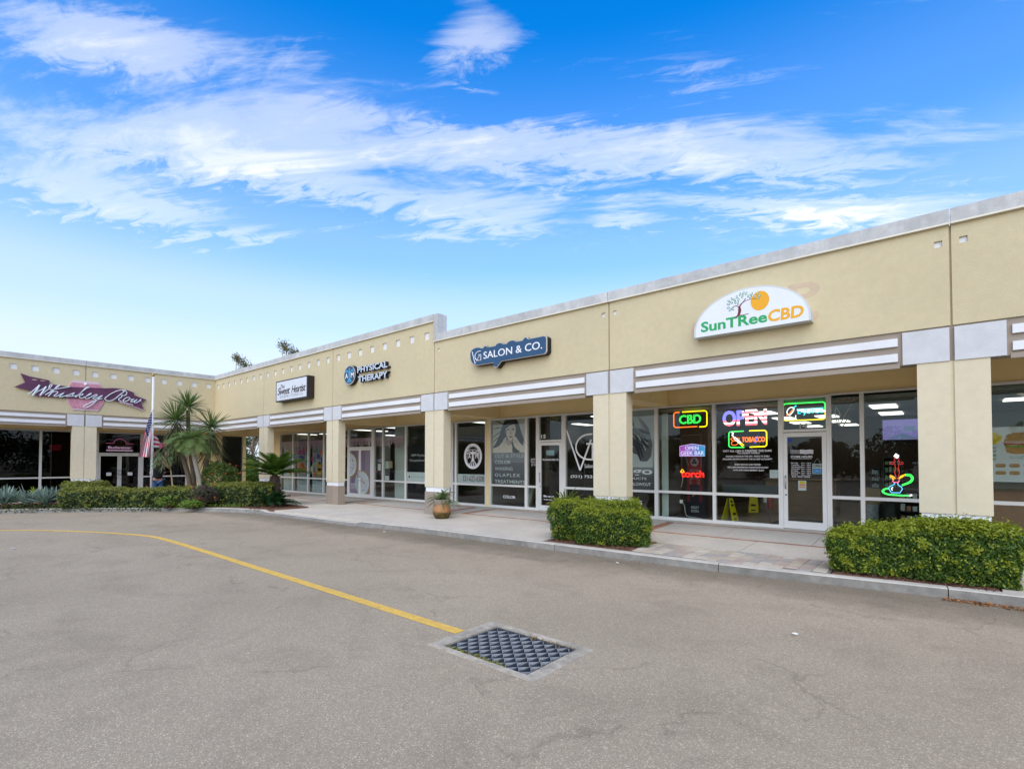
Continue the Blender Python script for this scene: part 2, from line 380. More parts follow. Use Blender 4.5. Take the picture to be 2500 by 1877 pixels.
# ------------------------------------------------------------------ setting: ground, kerb, walks
J = [0.0, 5.984, 12.098, 18.137, 24.386, 30.514, 36.65]      # panel joints of the long wing (along +X)
JL = [0.0, -5.531, -11.06, -16.6]                            # joints of the short wing (along -Y)
YS = 2.8                                                     # depth of the arcade
ZROAD = -0.13
def wz(x, y):
    """the arcade floor rises a little towards the shop fronts"""
    t = min(max(y, 0), YS) / YS
    return t * 0.006 * min(max(x - 6, 0), 25)
KERB = [(2.2, -14.5), (3.6, -11.3), (5.2, -8.75), (6.6, -6.9), (8.2, -5.28), (9.4, -4.25), (10.3, -3.5), (11.6, -2.92), (13.0, -2.66), (14.7, -2.58), (16.6, -2.5), (18.5, -2.36), (20.3, -2.2), (22.8, -2.1), (25.0, -2.0), (27.5, -1.9), (29.06, -1.73), (30.0, -1.6), (30.95, -1.5), (33.0, -1.3), (36.0, -1.05)]
def kerb_y(x):
    for (a, b), (c, d) in zip(KERB[:-1], KERB[1:]):
        if a <= x <= c: return b + (d - b) * (x - a) / (c - a)
    return KERB[-1][1]

# asphalt
asphalt = bpy.data.materials.new('asphalt'); asphalt.use_nodes = True; t = asphalt.node_tree; pb = t.nodes['Principled BSDF']
pb.inputs['Roughness'].default_value = 0.92; pb.inputs['Specular IOR Level'].default_value = 0.25
ge = t.nodes.new('ShaderNodeNewGeometry'); pos = ge.outputs['Position']
def tn(s, d=4, r=0.6, v=pos, dist=0.0):
    n = t.nodes.new('ShaderNodeTexNoise'); n.inputs['Scale'].default_value = s; n.inputs['Detail'].default_value = d; n.inputs['Roughness'].default_value = r; n.inputs['Distortion'].default_value = dist
    t.links.new(v, n.inputs['Vector']); return n.outputs[0]
def tmul(a, b):
    m = t.nodes.new('ShaderNodeMix'); m.data_type = 'RGBA'; m.blend_type = 'MULTIPLY'; m.inputs[0].default_value = 1
    t.links.new(a, m.inputs[6]); t.links.new(b, m.inputs[7]); return m.outputs[2]
c1 = nramp(t, tn(0.22, 5, 0.55), [(0.3, (0.325, 0.263, 0.183)), (0.7, (0.39, 0.318, 0.224))])
c2 = nramp(t, tn(105, 3, 0.75), [(0.3, 0.76), (0.52, 1.0), (0.72, 1.24)])
vor = t.nodes.new('ShaderNodeTexVoronoi'); vor.inputs['Scale'].default_value = 135; t.links.new(pos, vor.inputs['Vector'])
sepc = t.nodes.new('ShaderNodeSeparateColor'); t.links.new(vor.outputs['Color'], sepc.inputs[0])
c3 = nramp(t, sepc.outputs[0], [(0.0, 0.82), (0.5, 1.0), (0.86, 1.06), (0.95, 1.55)])
c4 = nramp(t, tn(1.1, 6, 0.7, dist=0.6), [(0.38, 0.90), (0.5, 1.0), (0.7, 1.03)])
sx = t.nodes.new('ShaderNodeSeparateXYZ'); t.links.new(pos, sx.inputs[0])
# oil and run-off grime gathered along the kerb of the long wing
dk = nmath('SUBTRACT', nmath('MULTIPLY', nmath('ADD', sx.outputs[1], 2.62), -1.0, tree=t), nmath('MULTIPLY', nmath('SUBTRACT', tn(1.6, 5, 0.7), 0.5, tree=t), 1.6, tree=t), tree=t) if False else None
gx = nmath('MULTIPLY_ADD', sx.outputs[0], 0.068, -4.05, tree=t)            # kerb line y(x)
dd = nmath('SUBTRACT', gx, sx.outputs[1], tree=t)
dd = nmath('ADD', dd, nmath('MULTIPLY', nmath('SUBTRACT', tn(1.3, 6, 0.75), 0.5, tree=t), 1.5, tree=t), tree=t)
c5 = nramp(t, nmath('MULTIPLY', dd, 0.5, tree=t), [(0.0, 0.60), (0.2, 0.72), (0.5, 1.0)], 'EASE')
# hairline cracks and trails
cr = t.nodes.new('ShaderNodeTexVoronoi'); cr.feature = 'DISTANCE_TO_EDGE'; cr.inputs['Scale'].default_value = 0.42
wv = t.nodes.new('ShaderNodeVectorMath'); wv.operation = 'ADD'; nd = t.nodes.new('ShaderNodeTexNoise'); nd.inputs['Scale'].default_value = 1.5; nd.inputs['Detail'].default_value = 6
t.links.new(pos, nd.inputs['Vector']); t.links.new(pos, wv.inputs[0]); t.links.new(nd.outputs['Color'], wv.inputs[1]); t.links.new(wv.outputs[0], cr.inputs['Vector'])
ck = nramp(t, cr.outputs['Distance'], [(0.0, 0.0), (0.012, 1.0)])
ckm = nramp(t, tn(0.5, 4), [(0.52, 1.0), (0.6, 0.0)])
c6 = nmath('MAXIMUM', nmath("MULTIPLY_ADD", ck, 0.22, 0.78, tree=t), ckm, tree=t)
col = tmul(tmul(tmul(tmul(c1, c2), c3), c4), c5)
c6n = t.nodes.new('ShaderNodeCombineColor')
for i in range(3): t.links.new(c6, c6n.inputs[i])
col = tmul(col, c6n.outputs[0])
t.links.new(col, pb.inputs['Base Color'])
bn = t.nodes.new('ShaderNodeBump'); bn.inputs['Strength'].default_value = 0.55; bn.inputs['Distance'].default_value = 0.008
t.links.new(tn(90, 3, 0.7), bn.inputs['Height']); t.links.new(bn.outputs[0], pb.inputs['Normal'])
# a hole for the drain is left in the asphalt sheet
GX0, GX1, GY0, GY1 = 26.40, 27.76, -7.24, -6.28
def ground_sheet():
    xs = [-400, GX0, GX1, 420]; ys = [-420, GY0, GY1, 400]
    m = MB()
    for i in range(3):
        for j in range(3):
            if i == 1 and j == 1: continue
            m.quad((xs[i], ys[j], ZROAD), (xs[i + 1], ys[j], ZROAD), (xs[i + 1], ys[j + 1], ZROAD), (xs[i], ys[j + 1], ZROAD))
    return tag(m.build('parking_lot', asphalt, base=(0, 0, ZROAD), recalc=False), kind='structure')
ground_sheet()

# yellow line: a worn strip of paint 4 mm above the asphalt
yellow = mat('yellow_road_paint', (0.85, 0.53, 0.09), 0.8, 0.0, 9, 0.4, 90, col2=(0.68, 0.43, 0.11), fine=0.18, fscale=28)
ypts = smooth_path([(9.6, -11.4), (11.42, -9.12), (12.6, -8.19), (14.12, -7.4), (15.4, -6.93), (16.4, -6.79), (18.6, -6.76), (21, -6.765), (23.2, -6.765), (25.2, -6.77), (26.39, -6.77)], 5)
m = MB(); vs = []
for i, p in enumerate(ypts):
    a = Vector(ypts[max(i - 1, 0)]); b = Vector(ypts[min(i + 1, len(ypts) - 1)]); d = (b - a).normalized(); nrm = Vector((-d.y, d.x)) * 0.072
    vs += [(p[0] + nrm.x, p[1] + nrm.y, ZROAD + .004), (p[0] - nrm.x, p[1] - nrm.y, ZROAD + .004)]
m.add(vs, [(2 * i, 2 * i + 1, 2 * i + 3, 2 * i + 2) for i in range(len(ypts) - 1)])
tag(m.build('painted_line', yellow), kind='structure')

# kerb stones
kerb = thing('kerb', None, None, (18, -2.5, ZROAD)); kerb['kind'] = 'structure'
kp = smooth_path(KERB, 6)
seg = []
acc = 0; cur = [kp[0]]
for a, b in zip(kp[:-1], kp[1:]):
    cur.append(b); acc += math.dist(a, b)
    if acc > 2.9: seg.append(cur); cur = [b]; acc = 0
if len(cur) > 1: seg.append(cur)
def kerb_stone(pts):
    m = MB(); L = []; 
    for i, p in enumerate(pts):
        a = Vector(pts[max(i - 1, 0)]); b = Vector(pts[min(i + 1, len(pts) - 1)]); d = (b - a).normalized(); nr = Vector((-d.y, d.x))
        sh = 0.006 if i == 0 else (-0.006 if i == len(pts) - 1 else 0)
        q = Vector(p) + d * sh
        sl = 0.16 if q.x < 18.0 else (0.16 * max(0, 1 - (q.x - 18.0) / 1.2) + 0.02)     # the face leans on the older curved stretch
        zt = 0.002 - (0.055 if 12.5 < q.x < 17.8 else 0)
        o = q - nr * sl; r1 = q + nr * 0.012; k = q + nr * 0.17
        L.append([(o.x, o.y, ZROAD - .05), (o.x, o.y, ZROAD + .012), (q.x, q.y, zt - .014), (r1.x, r1.y, zt), (k.x, k.y, zt), (k.x, k.y, ZROAD - .05)])
    n = 6; vs = [v for s_ in L for v in s_]
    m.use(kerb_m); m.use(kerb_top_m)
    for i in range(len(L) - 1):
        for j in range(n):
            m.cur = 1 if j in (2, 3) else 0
            if i == 0 and j == 0: m.v += vs
            m.f.append((i * n + j, i * n + (j + 1) % n, (i + 1) * n + (j + 1) % n, (i + 1) * n + j)); m.mi.append(m.cur)
    m.cur = 0
    m.f.append(tuple(range(n))); m.mi.append(0); m.f.append(tuple((len(L) - 1) * n + j for j in range(n - 1, -1, -1))); m.mi.append(0)
    m.build('kerb_stone', parent=kerb)
for s_ in seg: kerb_stone(s_)

# base under the walks, planting bed and garden soil
def inner(x): return kerb_y(x) + 0.165
def off_poly(pts, d):
    out = []
    for i, p in enumerate(pts):
        a = Vector(pts[max(i - 1, 0)]); b = Vector(pts[min(i + 1, len(pts) - 1)]); t_ = (b - a).normalized(); out.append((p[0] - t_.y * d, p[1] + t_.x * d))
    return out
bed = [p for p in off_poly(kp, 0.15) if p[0] < 12.95]
m = MB(); m.slab(bed + [(12.2, -1.02), (1.7, -1.02), (1.7, -15)], -0.3, -0.012)
tag(m.build('planting_bed', mulch_m), kind='structure')
m = MB(); m.slab([(-60, 3.02), (-2.6, 3.02), (0.84, 3.02), (0.84, 40), (-60, 40)], -0.4, -0.03)
tag(m.build('garden_soil', mat('garden_grass', (0.07, 0.11, 0.03), 0.95, 0.3, 3, 0.8, 30)), kind='structure')
walk = thing('sidewalk', None, None, (18, 0, 0)); walk['kind'] = 'structure'
def slab_piece(x0, x1, ya, yb, m_, g=0.006, name='slab', drop=0.0, rise=True):
    """ya, yb: functions of x giving the front and back edge"""
    n = max(1, int((x1 - x0) / 0.6)); m = MB(); xs = [x0 + g + (x1 - x0 - 2 * g) * i / n for i in range(n + 1)]
    for a, b in zip(xs[:-1], xs[1:]):
        P = [(a, ya(a) + g), (b, ya(b) + g), (b, yb(b) - g), (a, yb(a) - g)]
        m.hexa([(p[0], p[1], -.12) for p in P], [(p[0], p[1], wz(p[0], p[1]) + drop) for p in P])
    m.build(name, m_, walk)
F = lambda c: (lambda x: c)
YB0, YB1 = 0.80, 0.92                    # brick course at the front of each arcade bay
YB2, YB3 = 2.30, 2.42                    # brick course before the shop fronts
# outer walk in slabs, from kerb to brick course
xs = [12.75, 14.6, 16.5, 18.45, 20.3, 22.1, 23.78]
for a, b in zip(xs[:-1], xs[1:]): slab_piece(a, b, inner, F(-0.72), concrete); 
for a, b in zip(xs[:-1], xs[1:]): slab_piece(a, b, F(-0.72), F(YB0), concrete)
for a, b in ((23.78, 25.75), (25.75, 27.4), (27.4, 29.03), (29.03, 30.95)): slab_piece(a, b, F(-0.42), F(YB0), concrete)
slab_piece(30.95, 33.2, inner, F(-0.42), concrete); slab_piece(30.95, 33.2, F(-0.42), F(YB0), concrete); slab_piece(33.2, 36, inner, F(YB0), concrete)
for a, b in ((1.72, 4.0), (4.0, 6.3), (6.3, 8.5), (8.5, 10.6), (10.6, 12.75)): slab_piece(a, b, F(-1.0), F(YB0), concrete)
# floor of the arcade
bays = [(0.3, 5.7), (6.3, 11.8), (12.45, 17.8), (18.5, 24.05), (24.75, 30.2), (30.85, 36.0)]
for (a, b), (c, d) in zip(bays[:-1], bays[1:]): slab_piece(b, c, F(YB0), F(YS + .1), concrete_g)
slab_piece(-2.6, 0.3, F(-1.0), F(3.4), concrete_g); 
for x0, x1 in bays:
    h = (x0 + x1) / 2
    for a, b in ((x0 + .24, h - .9), (h - .9, h + .9), (h + .9, x1 - .24)): slab_piece(a, b, F(YB1), F(YB2), concrete_g)
    slab_piece(x0, x1, F(YB3), F(YS + .1), concrete_g)
slab_piece(0.3, 1.72, F(-1.0), F(YB0), concrete)
m = MB(); m.hexa([(-2.8, -16, -.3), (1.7, -16, -.3), (1.7, -1.0, -.3), (-2.8, -1.0, -.3)], [(-2.8, -16, -.01), (1.7, -16, -.01), (1.7, -1.0, -.01), (-2.8, -1.0, -.01)])
m.build('slab', concrete, walk)
# bricks: one shared mesh per colour, laid end to end in the courses
def block_mesh(name, lx, ly, lz, m_, bev=0.006):
    m = MB(); hx, hy = lx / 2, ly / 2
    lo = [(-hx, -hy, -lz), (hx, -hy, -lz), (hx, hy, -lz), (-hx, hy, -lz)]; mid = [(p[0], p[1], -bev) for p in lo]
    hi = [(p[0] - math.copysign(bev, p[0]), p[1] - math.copysign(bev, p[1]), 0) for p in lo]
    m.add(lo + mid + hi, [(0, 1, 5, 4), (1, 2, 6, 5), (2, 3, 7, 6), (3, 0, 4, 7), (4, 5, 9, 8), (5, 6, 10, 9), (6, 7, 11, 10), (7, 4, 8, 11), (8, 9, 10, 11)])
    me = bpy.data.meshes.new(name); me.from_pydata(m.v, [], m.f); me.materials.append(m_); return me
brick_me = [block_mesh('brick', 0.2, 0.112, 0.1, q) for q in brick_ms]
brick_ye = [block_mesh('brick', 0.112, 0.2, 0.1, q) for q in brick_ms]
def place(me, x, y, z, parent, name):
    o = bpy.data.objects.new(name, me); COL.objects.link(o); o.parent = parent
    o.location = Vector((x, y, z)) - WL[parent.name]; WL[o.name] = Vector((x, y, z)); return o
far_bricks = MB()
for bi, (x0, x1) in enumerate(bays):
    single = bi in (2, 3, 4)
    spots = []
    k = int((x1 - x0) / 0.206)
    for i in range(k):
        spots += [(x0 + .103 + i * .206, (YB0 + YB1) / 2, 0), (x0 + .103 + i * .206, (YB2 + YB3) / 2, 0)]
    for i in range(int((YB2 - YB1) / 0.206)):
        spots += [(x0 + .06, YB1 + .105 + i * .206, 1), (x0 + .175, YB1 + .105 + i * .206, 1), (x1 - .06, YB1 + .105 + i * .206, 1), (x1 - .175, YB1 + .105 + i * .206, 1)]
    for (x, y, o_) in spots:
        z = wz(x, y) + random.uniform(0.0005, .0035)
        if single: place(random.choice(brick_ye if o_ else brick_me), x, y, z, walk, 'brick')
        else:
            lx, ly = (.056, .1) if o_ else (.1, .056)
            far_bricks.box(x - lx, x + lx, y - ly, y + ly, z - .1, z)
tag(far_bricks.build('brick_courses', brick_ms[0], walk), kind='stuff')
m = MB()
for x0, x1 in bays:                        # mortar bed under the bricks
    for a, b, y0, y1 in ((x0, x1, YB0, YB1), (x0, x1, YB2, YB3), (x0, x0 + .24, YB1, YB2), (x1 - .24, x1, YB1, YB2)):
        P = [(a, y0), (b, y0), (b, y1), (a, y1)]; m.hexa([(p[0], p[1], -.12) for p in P], [(p[0], p[1], wz(*p) - .006) for p in P])
m.build('mortar_bed', mat('mortar', (0.27, 0.24, 0.21), 0.95, 0.1), walk)
# pavers between the two clipped hedges
pav_me = [block_mesh('paver', 0.194, 0.395, 0.07, q, 0.008) for q in paver_ms]
pav_sh = [block_mesh('paver', 0.194, 0.18, 0.07, q, 0.008) for q in paver_ms]
m = MB()
n = 16
for i in range(n): 
    a, b = 25.78 + 3.24 * i / n, 25.78 + 3.24 * (i + 1) / n
    m.hexa([(a, inner(a), -.2), (b, inner(b), -.2), (b, -.43, -.2), (a, -.43, -.2)], [(a, inner(a), -.014), (b, inner(b), -.014), (b, -.43, -.014), (a, -.43, -.014)])
m.build('paver_bed', mat('paver_sand', (0.22, 0.19, 0.15), 0.95, 0.1), walk)
for i in range(16):
    x = 25.88 + i * 0.2; y = -0.44; k = 0
    first = pav_me if i % 2 else pav_sh
    while True:
        L_ = 0.4 if (first is pav_me or k) else 0.185
        me = random.choice(pav_me if L_ == 0.4 else pav_sh)
        if y - L_ < inner(x) - 0.01:
            rem = y - inner(x)
            if rem > 0.17: place(random.choice(pav_sh), x, y - .0925, random.uniform(-.003, .004), walk, 'paver')
            break
        place(me, x, y - L_ / 2, random.uniform(-.003, .004), walk, 'paver'); y -= L_; k += 1
for nm, x0, x1 in (('mulch', 23.8, 25.76), ('mulch', 29.05, 30.93)):
    m = MB()
    for i in range(6):
        a, b = x0 + (x1 - x0) * i / 6, x0 + (x1 - x0) * (i + 1) / 6
        m.hexa([(a, inner(a) + .003, -.2), (b, inner(b) + .003, -.2), (b, -.43, -.2), (a, -.43, -.2)], [(a, inner(a) + .003, -.01), (b, inner(b) + .003, -.01), (b, -.43, 0.0), (a, -.43, .0)])
    tag(m.build(nm, mulch_m), kind='stuff')
def chips(name, x0, x1, y0, y1, n, z=0.0, m_=None):
    P = np.stack([rng.uniform(x0, x1, n), rng.uniform(y0, y1, n), rng.uniform(z - .005, z + .02, n)], 1)
    V, F_ = leaf_geo(P, np.tile([0, 0, 1.0], (n, 1)), 0.045, 0.4, 0.45)
    o = np_mesh(name, V, F_, m_ or mulch_m, base=((x0 + x1) / 2, (y0 + y1) / 2, z)); return tag(o, kind='stuff')
chips('bark_chips', 23.82, 25.74, -1.72, -.45, 1500); chips('bark_chips', 29.07, 30.9, -1.42, -.45, 1500); chips('bark_chips', 9.8, 12.2, -2.9, -1.1, 2000)
chips('fallen_leaves', 30.35, 31.35, -1.78, -1.62, 260, ZROAD + .01, mat('dead_leaf', (0.34, 0.15, 0.05), 0.9, 0.35, 20))

# ------------------------------------------------------------------ the building
shop = thing('shopping_plaza', 'long beige stucco strip mall with white stripes and blocks along its arcade', 'building', (10, 1, 0))
Z_LO, Z_HI = (5.47, 5.717), (6.122, 6.358)
ZB0, ZB1 = 3.255, 3.868                     # taupe frieze
def wall_panel(side, u0, u1, z0, z1, holes, m_):
    """panel with recessed squares: its face is tiled round the holes"""
    us = sorted({u0, u1} | {h[0] for h in holes} | {h[1] for h in holes}); zs = sorted({z0, z1} | {h[2] for h in holes} | {h[3] for h in holes})
    m = MB(side)
    for a, b in zip(us[:-1], us[1:]):
        for c, d in zip(zs[:-1], zs[1:]):
            if any(abs(h[0] - a) < 1e-6 and abs(h[1] - b) < 1e-6 and abs(h[2] - c) < 1e-6 for h in holes):
                m.quad((a, 0, c), (a, .035, c), (b, .035, c), (b, 0, c)); m.quad((a, 0, d), (b, 0, d), (b, .035, d), (a, .035, d))
                m.quad((a, 0, c), (a, 0, d), (a, .035, d), (a, .035, c)); m.quad((b, 0, c), (b, .035, c), (b, .035, d), (b, 0, d)); continue
            m.quad((a, 0, c), (b, 0, c), (b, 0, d), (a, 0, d))
    m.quad((u0, 0, z0), (u0, 0, z1), (u0, .25, z1), (u0, .25, z0)); m.quad((u1, 0, z0), (u1, .25, z0), (u1, .25, z1), (u1, 0, z1))
    m.quad((u0, 0, z0), (u0, .25, z0), (u1, .25, z0), (u1, 0, z0)); m.quad((u0, .25, z0), (u0, .25, z1), (u1, .25, z1), (u1, .25, z0)); m.quad((u0, 0, z1), (u1, 0, z1), (u1, .25, z1), (u0, .25, z1))
    m.build('wall_panel', m_, shop, recalc=False)
    for h in holes: box('accent_square', dotm, shop, h[0] - .001, h[1] + .001, .0335, .06, h[2] - .001, h[3] + .001, side=side)
GAP = 0.014
def facade_bay(side, u0, u1, hi, dots, first=False, last=False):
    z1 = (Z_HI if hi else Z_LO); holes = []
    for (c, s_, zc) in dots: holes.append((c - s_ / 2, c + s_ / 2, zc - s_ / 2, zc + s_ / 2))
    a, b = u0 + (0.0 if first else GAP), u1 - (0.0 if last else GAP)
    wall_panel(side, a, b, ZB1 + .002, z1[0], holes, stucco)
    m = MB(side); c0, c1 = (u0 + .007 if not first else u0), (u1 - .007 if not last else u1)
    if side == 'r' and first: c0 += .06
    if side == 'l' and last: c1 -= .06
    m.box(c0, c1, -.055, .34, z1[0] + .028, z1[1]); m.build('coping', coping_m, shop)
    m = MB(side); m.box(c0, c1, -.062, .3, z1[0] + .001, z1[0] + .028); m.build('coping_lip', lip_m, shop)
    box('joint_backing', groove_m, shop, u0 - .06, u0 + .06, .045, .2, ZB0, z1[0], side=side) if not first else None
    # frieze
    fa, fb = (u0 + .64 if not first else u0), (u1 - .64 if not last else u1)
    box('frieze', taupe, shop, u0 + .001, u1 - .001, .03, .26, ZB0 + .045, ZB1, side=side)
    box('frieze_lip', taupe, shop, fa + .02 if not first else fa, fb - .02 if not last else fb, -.02, .03, ZB0, ZB0 + .075, side=side)
    for z0, z2 in ((3.628, 3.762), (3.372, 3.506)):
        box('stripe', white_stripe, shop, fa + .045 if not first else fa + .03, fb - .045 if not last else fb - .06, -.012, .03, z0, z2, side=side)
    if not first: box('block', white_block, shop, u0 + .03, u0 + .622, -.02, .03, 3.305, 3.838, side=side)
    if not last: box('block', white_block, shop, u1 - .622, u1 - .03, -.02, .03, 3.305, 3.838, side=side)
def column(side, u, base=True):
    m = MB(side); m.box(u - .44, u - .022, 0, .3, .88, ZB0 + .05); m.box(u + .022, u + .44, 0, .3, .88, ZB0 + .05); m.box(u - .03, u + .03, .025, .28, .88, ZB0 + .05)
    o = m.build('column', stucco_col, shop)
    m = MB(side); m.box(u - .415, u - .012, .022, .285, .735, .88); m.box(u + .012, u + .415, .022, .285, .735, .88); m.box(u - .02, u + .02, .04, .27, .735, .88); m.build('base_band', white_base, o)
    m = MB(side); m.box(u - .44, u - .012, 0, .3, -.05, .735); m.box(u + .012, u + .44, 0, .3, -.05, .735); m.box(u - .02, u + .02, .02, .28, -.05, .735); m.build('plinth', taupe, o)
dotrow = lambda u0, u1: [(u0 + (u1 - u0) * (k + .5) / 8, .235, 5.72) for k in range(8)]
facade_bay('r', J[0], J[1], True, dotrow(J[0], J[1]), first=True)
facade_bay('r', J[1], J[2], True, dotrow(J[1], J[2]))
facade_bay('r', J[2], J[3], True, dotrow(J[2], J[3]))
facade_bay('r', J[3], J[4], False, [(J[3] + .2, .1, 5.2), (J[4] - .15, .1, 5.2)])
facade_bay('r', J[4], J[5], False, [(J[4] + .15, .1, 5.2), (J[5] - .145, .1, 5.2)])
facade_bay('r', J[5], J[6], False, [(J[5] + .16, .1, 5.2), (J[6] - .2, .1, 5.2)])
m = MB(); m.box(J[3] + .001, J[3] + .20, -.05, .34, 5.72, 6.352); m.build('coping_return', coping_m, shop)
# short wing: u runs along +Y, so its bays end at the corner u = 0
facade_bay('l', JL[1], JL[0], True, [(JL[1] + (JL[0] - JL[1]) * (k + .5) / 8 , .235, 5.76) for k in range(8)], last=True)
facade_bay('l', JL[2], JL[1], True, [(JL[2] + (JL[1] - JL[2]) * (k + .5) / 8, .235, 5.76) for k in range(8)])
facade_bay('l', JL[3], JL[2], True, [(JL[3] + (JL[2] - JL[3]) * (k + .5) / 8, .235, 5.76) for k in range(8)])
for u in J[1:]: column('r', u)
for u in JL[1:]: column('l', u)
# arcade ceiling, bulkhead over the shop fronts, beams, roofs
ceil_w = mat('arcade_ceiling_white', (.8, .76, .66), .9, .03)
box('soffit', ceil_w, shop, .26, 37, .3, 2.85, 4.2, 4.3); 
m = MB(); m.box(-2.9, -.3, -17, 2.78, 4.2, 4.3); m.box(-.3, .26, .3, 2.78, 4.2, 4.3); m.build('soffit', ceil_w, shop)
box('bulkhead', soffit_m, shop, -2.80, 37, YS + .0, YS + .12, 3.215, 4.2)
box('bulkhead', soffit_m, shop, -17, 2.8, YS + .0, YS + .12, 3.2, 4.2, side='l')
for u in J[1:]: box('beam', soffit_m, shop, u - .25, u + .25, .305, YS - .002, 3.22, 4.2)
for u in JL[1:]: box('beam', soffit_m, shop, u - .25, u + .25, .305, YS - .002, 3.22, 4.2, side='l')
roof_m = mat('roof_membrane', (0.45, 0.45, 0.44), 0.9, 0.1)
box('roof', roof_m, shop, .85, 37, .26, 14, 4.75, 4.9); box('roof', roof_m, shop, -17, 2.7, .26, 9.5, 4.75, 4.9, side='l')
m = MB(); m.box(-2.7, .85, .27, 2.95, 4.76, 4.89); m.build('roof', roof_m, shop)
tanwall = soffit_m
m = MB(); m.box(.85, 37, 13.9, 14.05, -.1, 4.75); m.box(36.9, 37, .3, 13.9, 0, 4.75); m.build('rear_wall', tanwall, shop)
m = MB('l'); m.box(-17, 2.75, 9.4, 9.55, -.1, 4.75); m.box(-17.1, -17, .3, 9.5, -.1, 4.75); m.build('rear_wall', tanwall, shop)
box('end_wall', tanwall, shop, .85, 1.0, YS + .13, 13.9, -.1, 4.75)            # right side of the passage
box('end_wall', tanwall, shop, 2.56, 2.76, 2.78, 9.4, -.1, 4.75, side='l')       # left side of the passage

# ------------------------------------------------------------------ shop fronts
def window(side, u0, u1, z0, z1, rail, fm, gm, fw=.05, d=YS, extra=None, name='window'):
    m = MB(side)
    m.box(u0, u0 + fw, d - .05, d + .05, z0, z1); m.box(u1 - fw, u1, d - .05, d + .05, z0, z1)
    m.box(u0 + fw, u1 - fw, d - .045, d + .05, z1 - fw, z1); m.box(u0 + fw, u1 - fw, d - .045, d + .05, z0, z0 + .085)
    spans = [(z0 + .085, z1 - fw)]
    if rail: m.box(u0 + fw, u1 - fw, d - .045, d + .05, rail - .035, rail + .035); spans = [(z0 + .085, rail - .035), (rail + .035, z1 - fw)]
    o = m.build(name, fm, shop)
    for a, b in spans:
        MB(side).box(u0 + fw - .002, u1 - fw + .002, d, d + .008, a - .002, b + .002).build('pane', gm, o)
    return o
def door(side, u0, u1, z0, z1, gm, hinge, d=YS, handle=True, st=.085):
    m = MB(side)
    m.box(u0, u0 + st, d - .055, d - .005, z0, z1); m.box(u1 - st, u1, d - .055, d - .005, z0, z1)
    m.box(u0 + st, u1 - st, d - .055, d - .005, z1 - .1, z1); m.box(u0 + st, u1 - st, d - .055, d - .005, z0, z0 + .17)
    o = m.build('door', alu, shop)
    MB(side).box(u0 + st - .002, u1 - st + .002, d - .032, d - .024, z0 + .168, z1 - .098).build('pane', gm, o)
    if handle:
        hx = u0 + st * .6 if hinge > 0 else u1 - st * .6
        q = MB(side); q.tube([(hx, d - .06, z0 + 1.23), (hx, d - .11, z0 + 1.23), (hx, d - .11, z0 + .93), (hx, d - .06, z0 + .93)], .014, 6)
        q.build('handle', chrome, o, smooth=True)
        q = MB(side); q.tube([(hx, d - .057, z0 + .78), (hx, d - .065, z0 + .78)], .02, 8); q.build('lock', metal_d, o)
    return o
def transom(side, u0, u1, z0, z1, fm, gm, d=YS):
    m = MB(side); st = .012
    m.box(u0, u1, d - .05, d + .05, z0, z0 + .06); m.box(u0, u1, d - .05, d + .05, z1 - .05, z1); m.box(u0, u0 + st, d - .04, d + .04, z0 + .06, z1 - .05); m.box(u1 - st, u1, d - .04, d + .04, z0 + .06, z1 - .05)
    o = m.build('transom_window', fm, shop)
    MB(side).box(u0, u1, d, d + .008, z0 + .058, z1 - .048).build('pane', gm, o)
    return o
def jamb(side, u0, u1, z0, z1, fm=None, d=YS): return box('jamb', fm or alu, shop, u0, u1, d - .06, d + .06, z0, z1, side=side)
HEAD = 3.215
def base(u): return wz(u, YS) - .005
# bay 2 and the first shop's door (windows left to right)
box('shop_wall', tanwall, shop, .85, 1.73, YS, YS + .12, -.05, HEAD)
for a, b in ((1.74, 3.30), (3.30, 4.94), (4.94, 6.50), (6.50, 7.62), (7.62, 8.76)): window('r', a, b, base(a), HEAD, .80, alu, glass_c)
jamb('r', 8.76, 8.83, base(8.8), HEAD); jamb('r', 10.69, 10.84, base(10), HEAD)
door('r', 8.835, 9.758, base(9) + .01, 2.29, glass_c, -1); door('r', 9.762, 10.685, base(9) + .01, 2.29, glass_c, 1)
transom('r', 8.83, 10.69, 2.30, HEAD, alu, glass_c)
for a, b in ((10.84, 11.53), (11.53, 13.14), (13.14, 14.60), (14.60, 15.98)): window('r', a, b, base(a), HEAD, .82, alu, glass_c)
box('shop_wall', tanwall, shop, 15.98, 16.0, YS, YS + .12, -.05, HEAD)
for a, b in ((16.0, 16.20), (16.20, 17.79)): window('r', a, b, base(a), HEAD - .02, .84, alu, glass_c)
box('shop_wall', tanwall, shop, 17.79, 17.97, YS - .02, YS + .12, -.05, HEAD)
for a, b in ((17.97, 19.65), (19.65, 20.13)): window('r', a, b, base(a), HEAD, .85, alu, glass_c, .06)
jamb('r', 20.13, 20.2, base(20), HEAD); jamb('r', 21.11, 21.2, base(20), HEAD)
door('r', 20.205, 21.105, base(20.5) + .01, 2.32, glass_c, 1); transom('r', 20.2, 21.11, 2.335, HEAD, alu, glass_c)
for a, b in ((21.2, 22.75), (22.75, 24.30)): window('r', a, b, base(a), HEAD, .86, alu, glass_c, .06)
for a, b in ((24.30, 25.87), (25.87, 27.42)): window('r', a, b, base(a), HEAD, .87, alu, glass_c, .04)
jamb('r', 27.42, 27.485, base(27), HEAD); jamb('r', 28.375, 28.43, base(28), HEAD)
door('r', 27.49, 28.37, base(28) + .01, 2.38, glass_c, 1); transom('r', 27.485, 28.375, 2.395, HEAD, alu, glass_c)
for a, b in ((28.43, 29.04), (29.04, 30.5)): window('r', a, b, base(a), HEAD + .02, .90, alu, glass_c, .04)
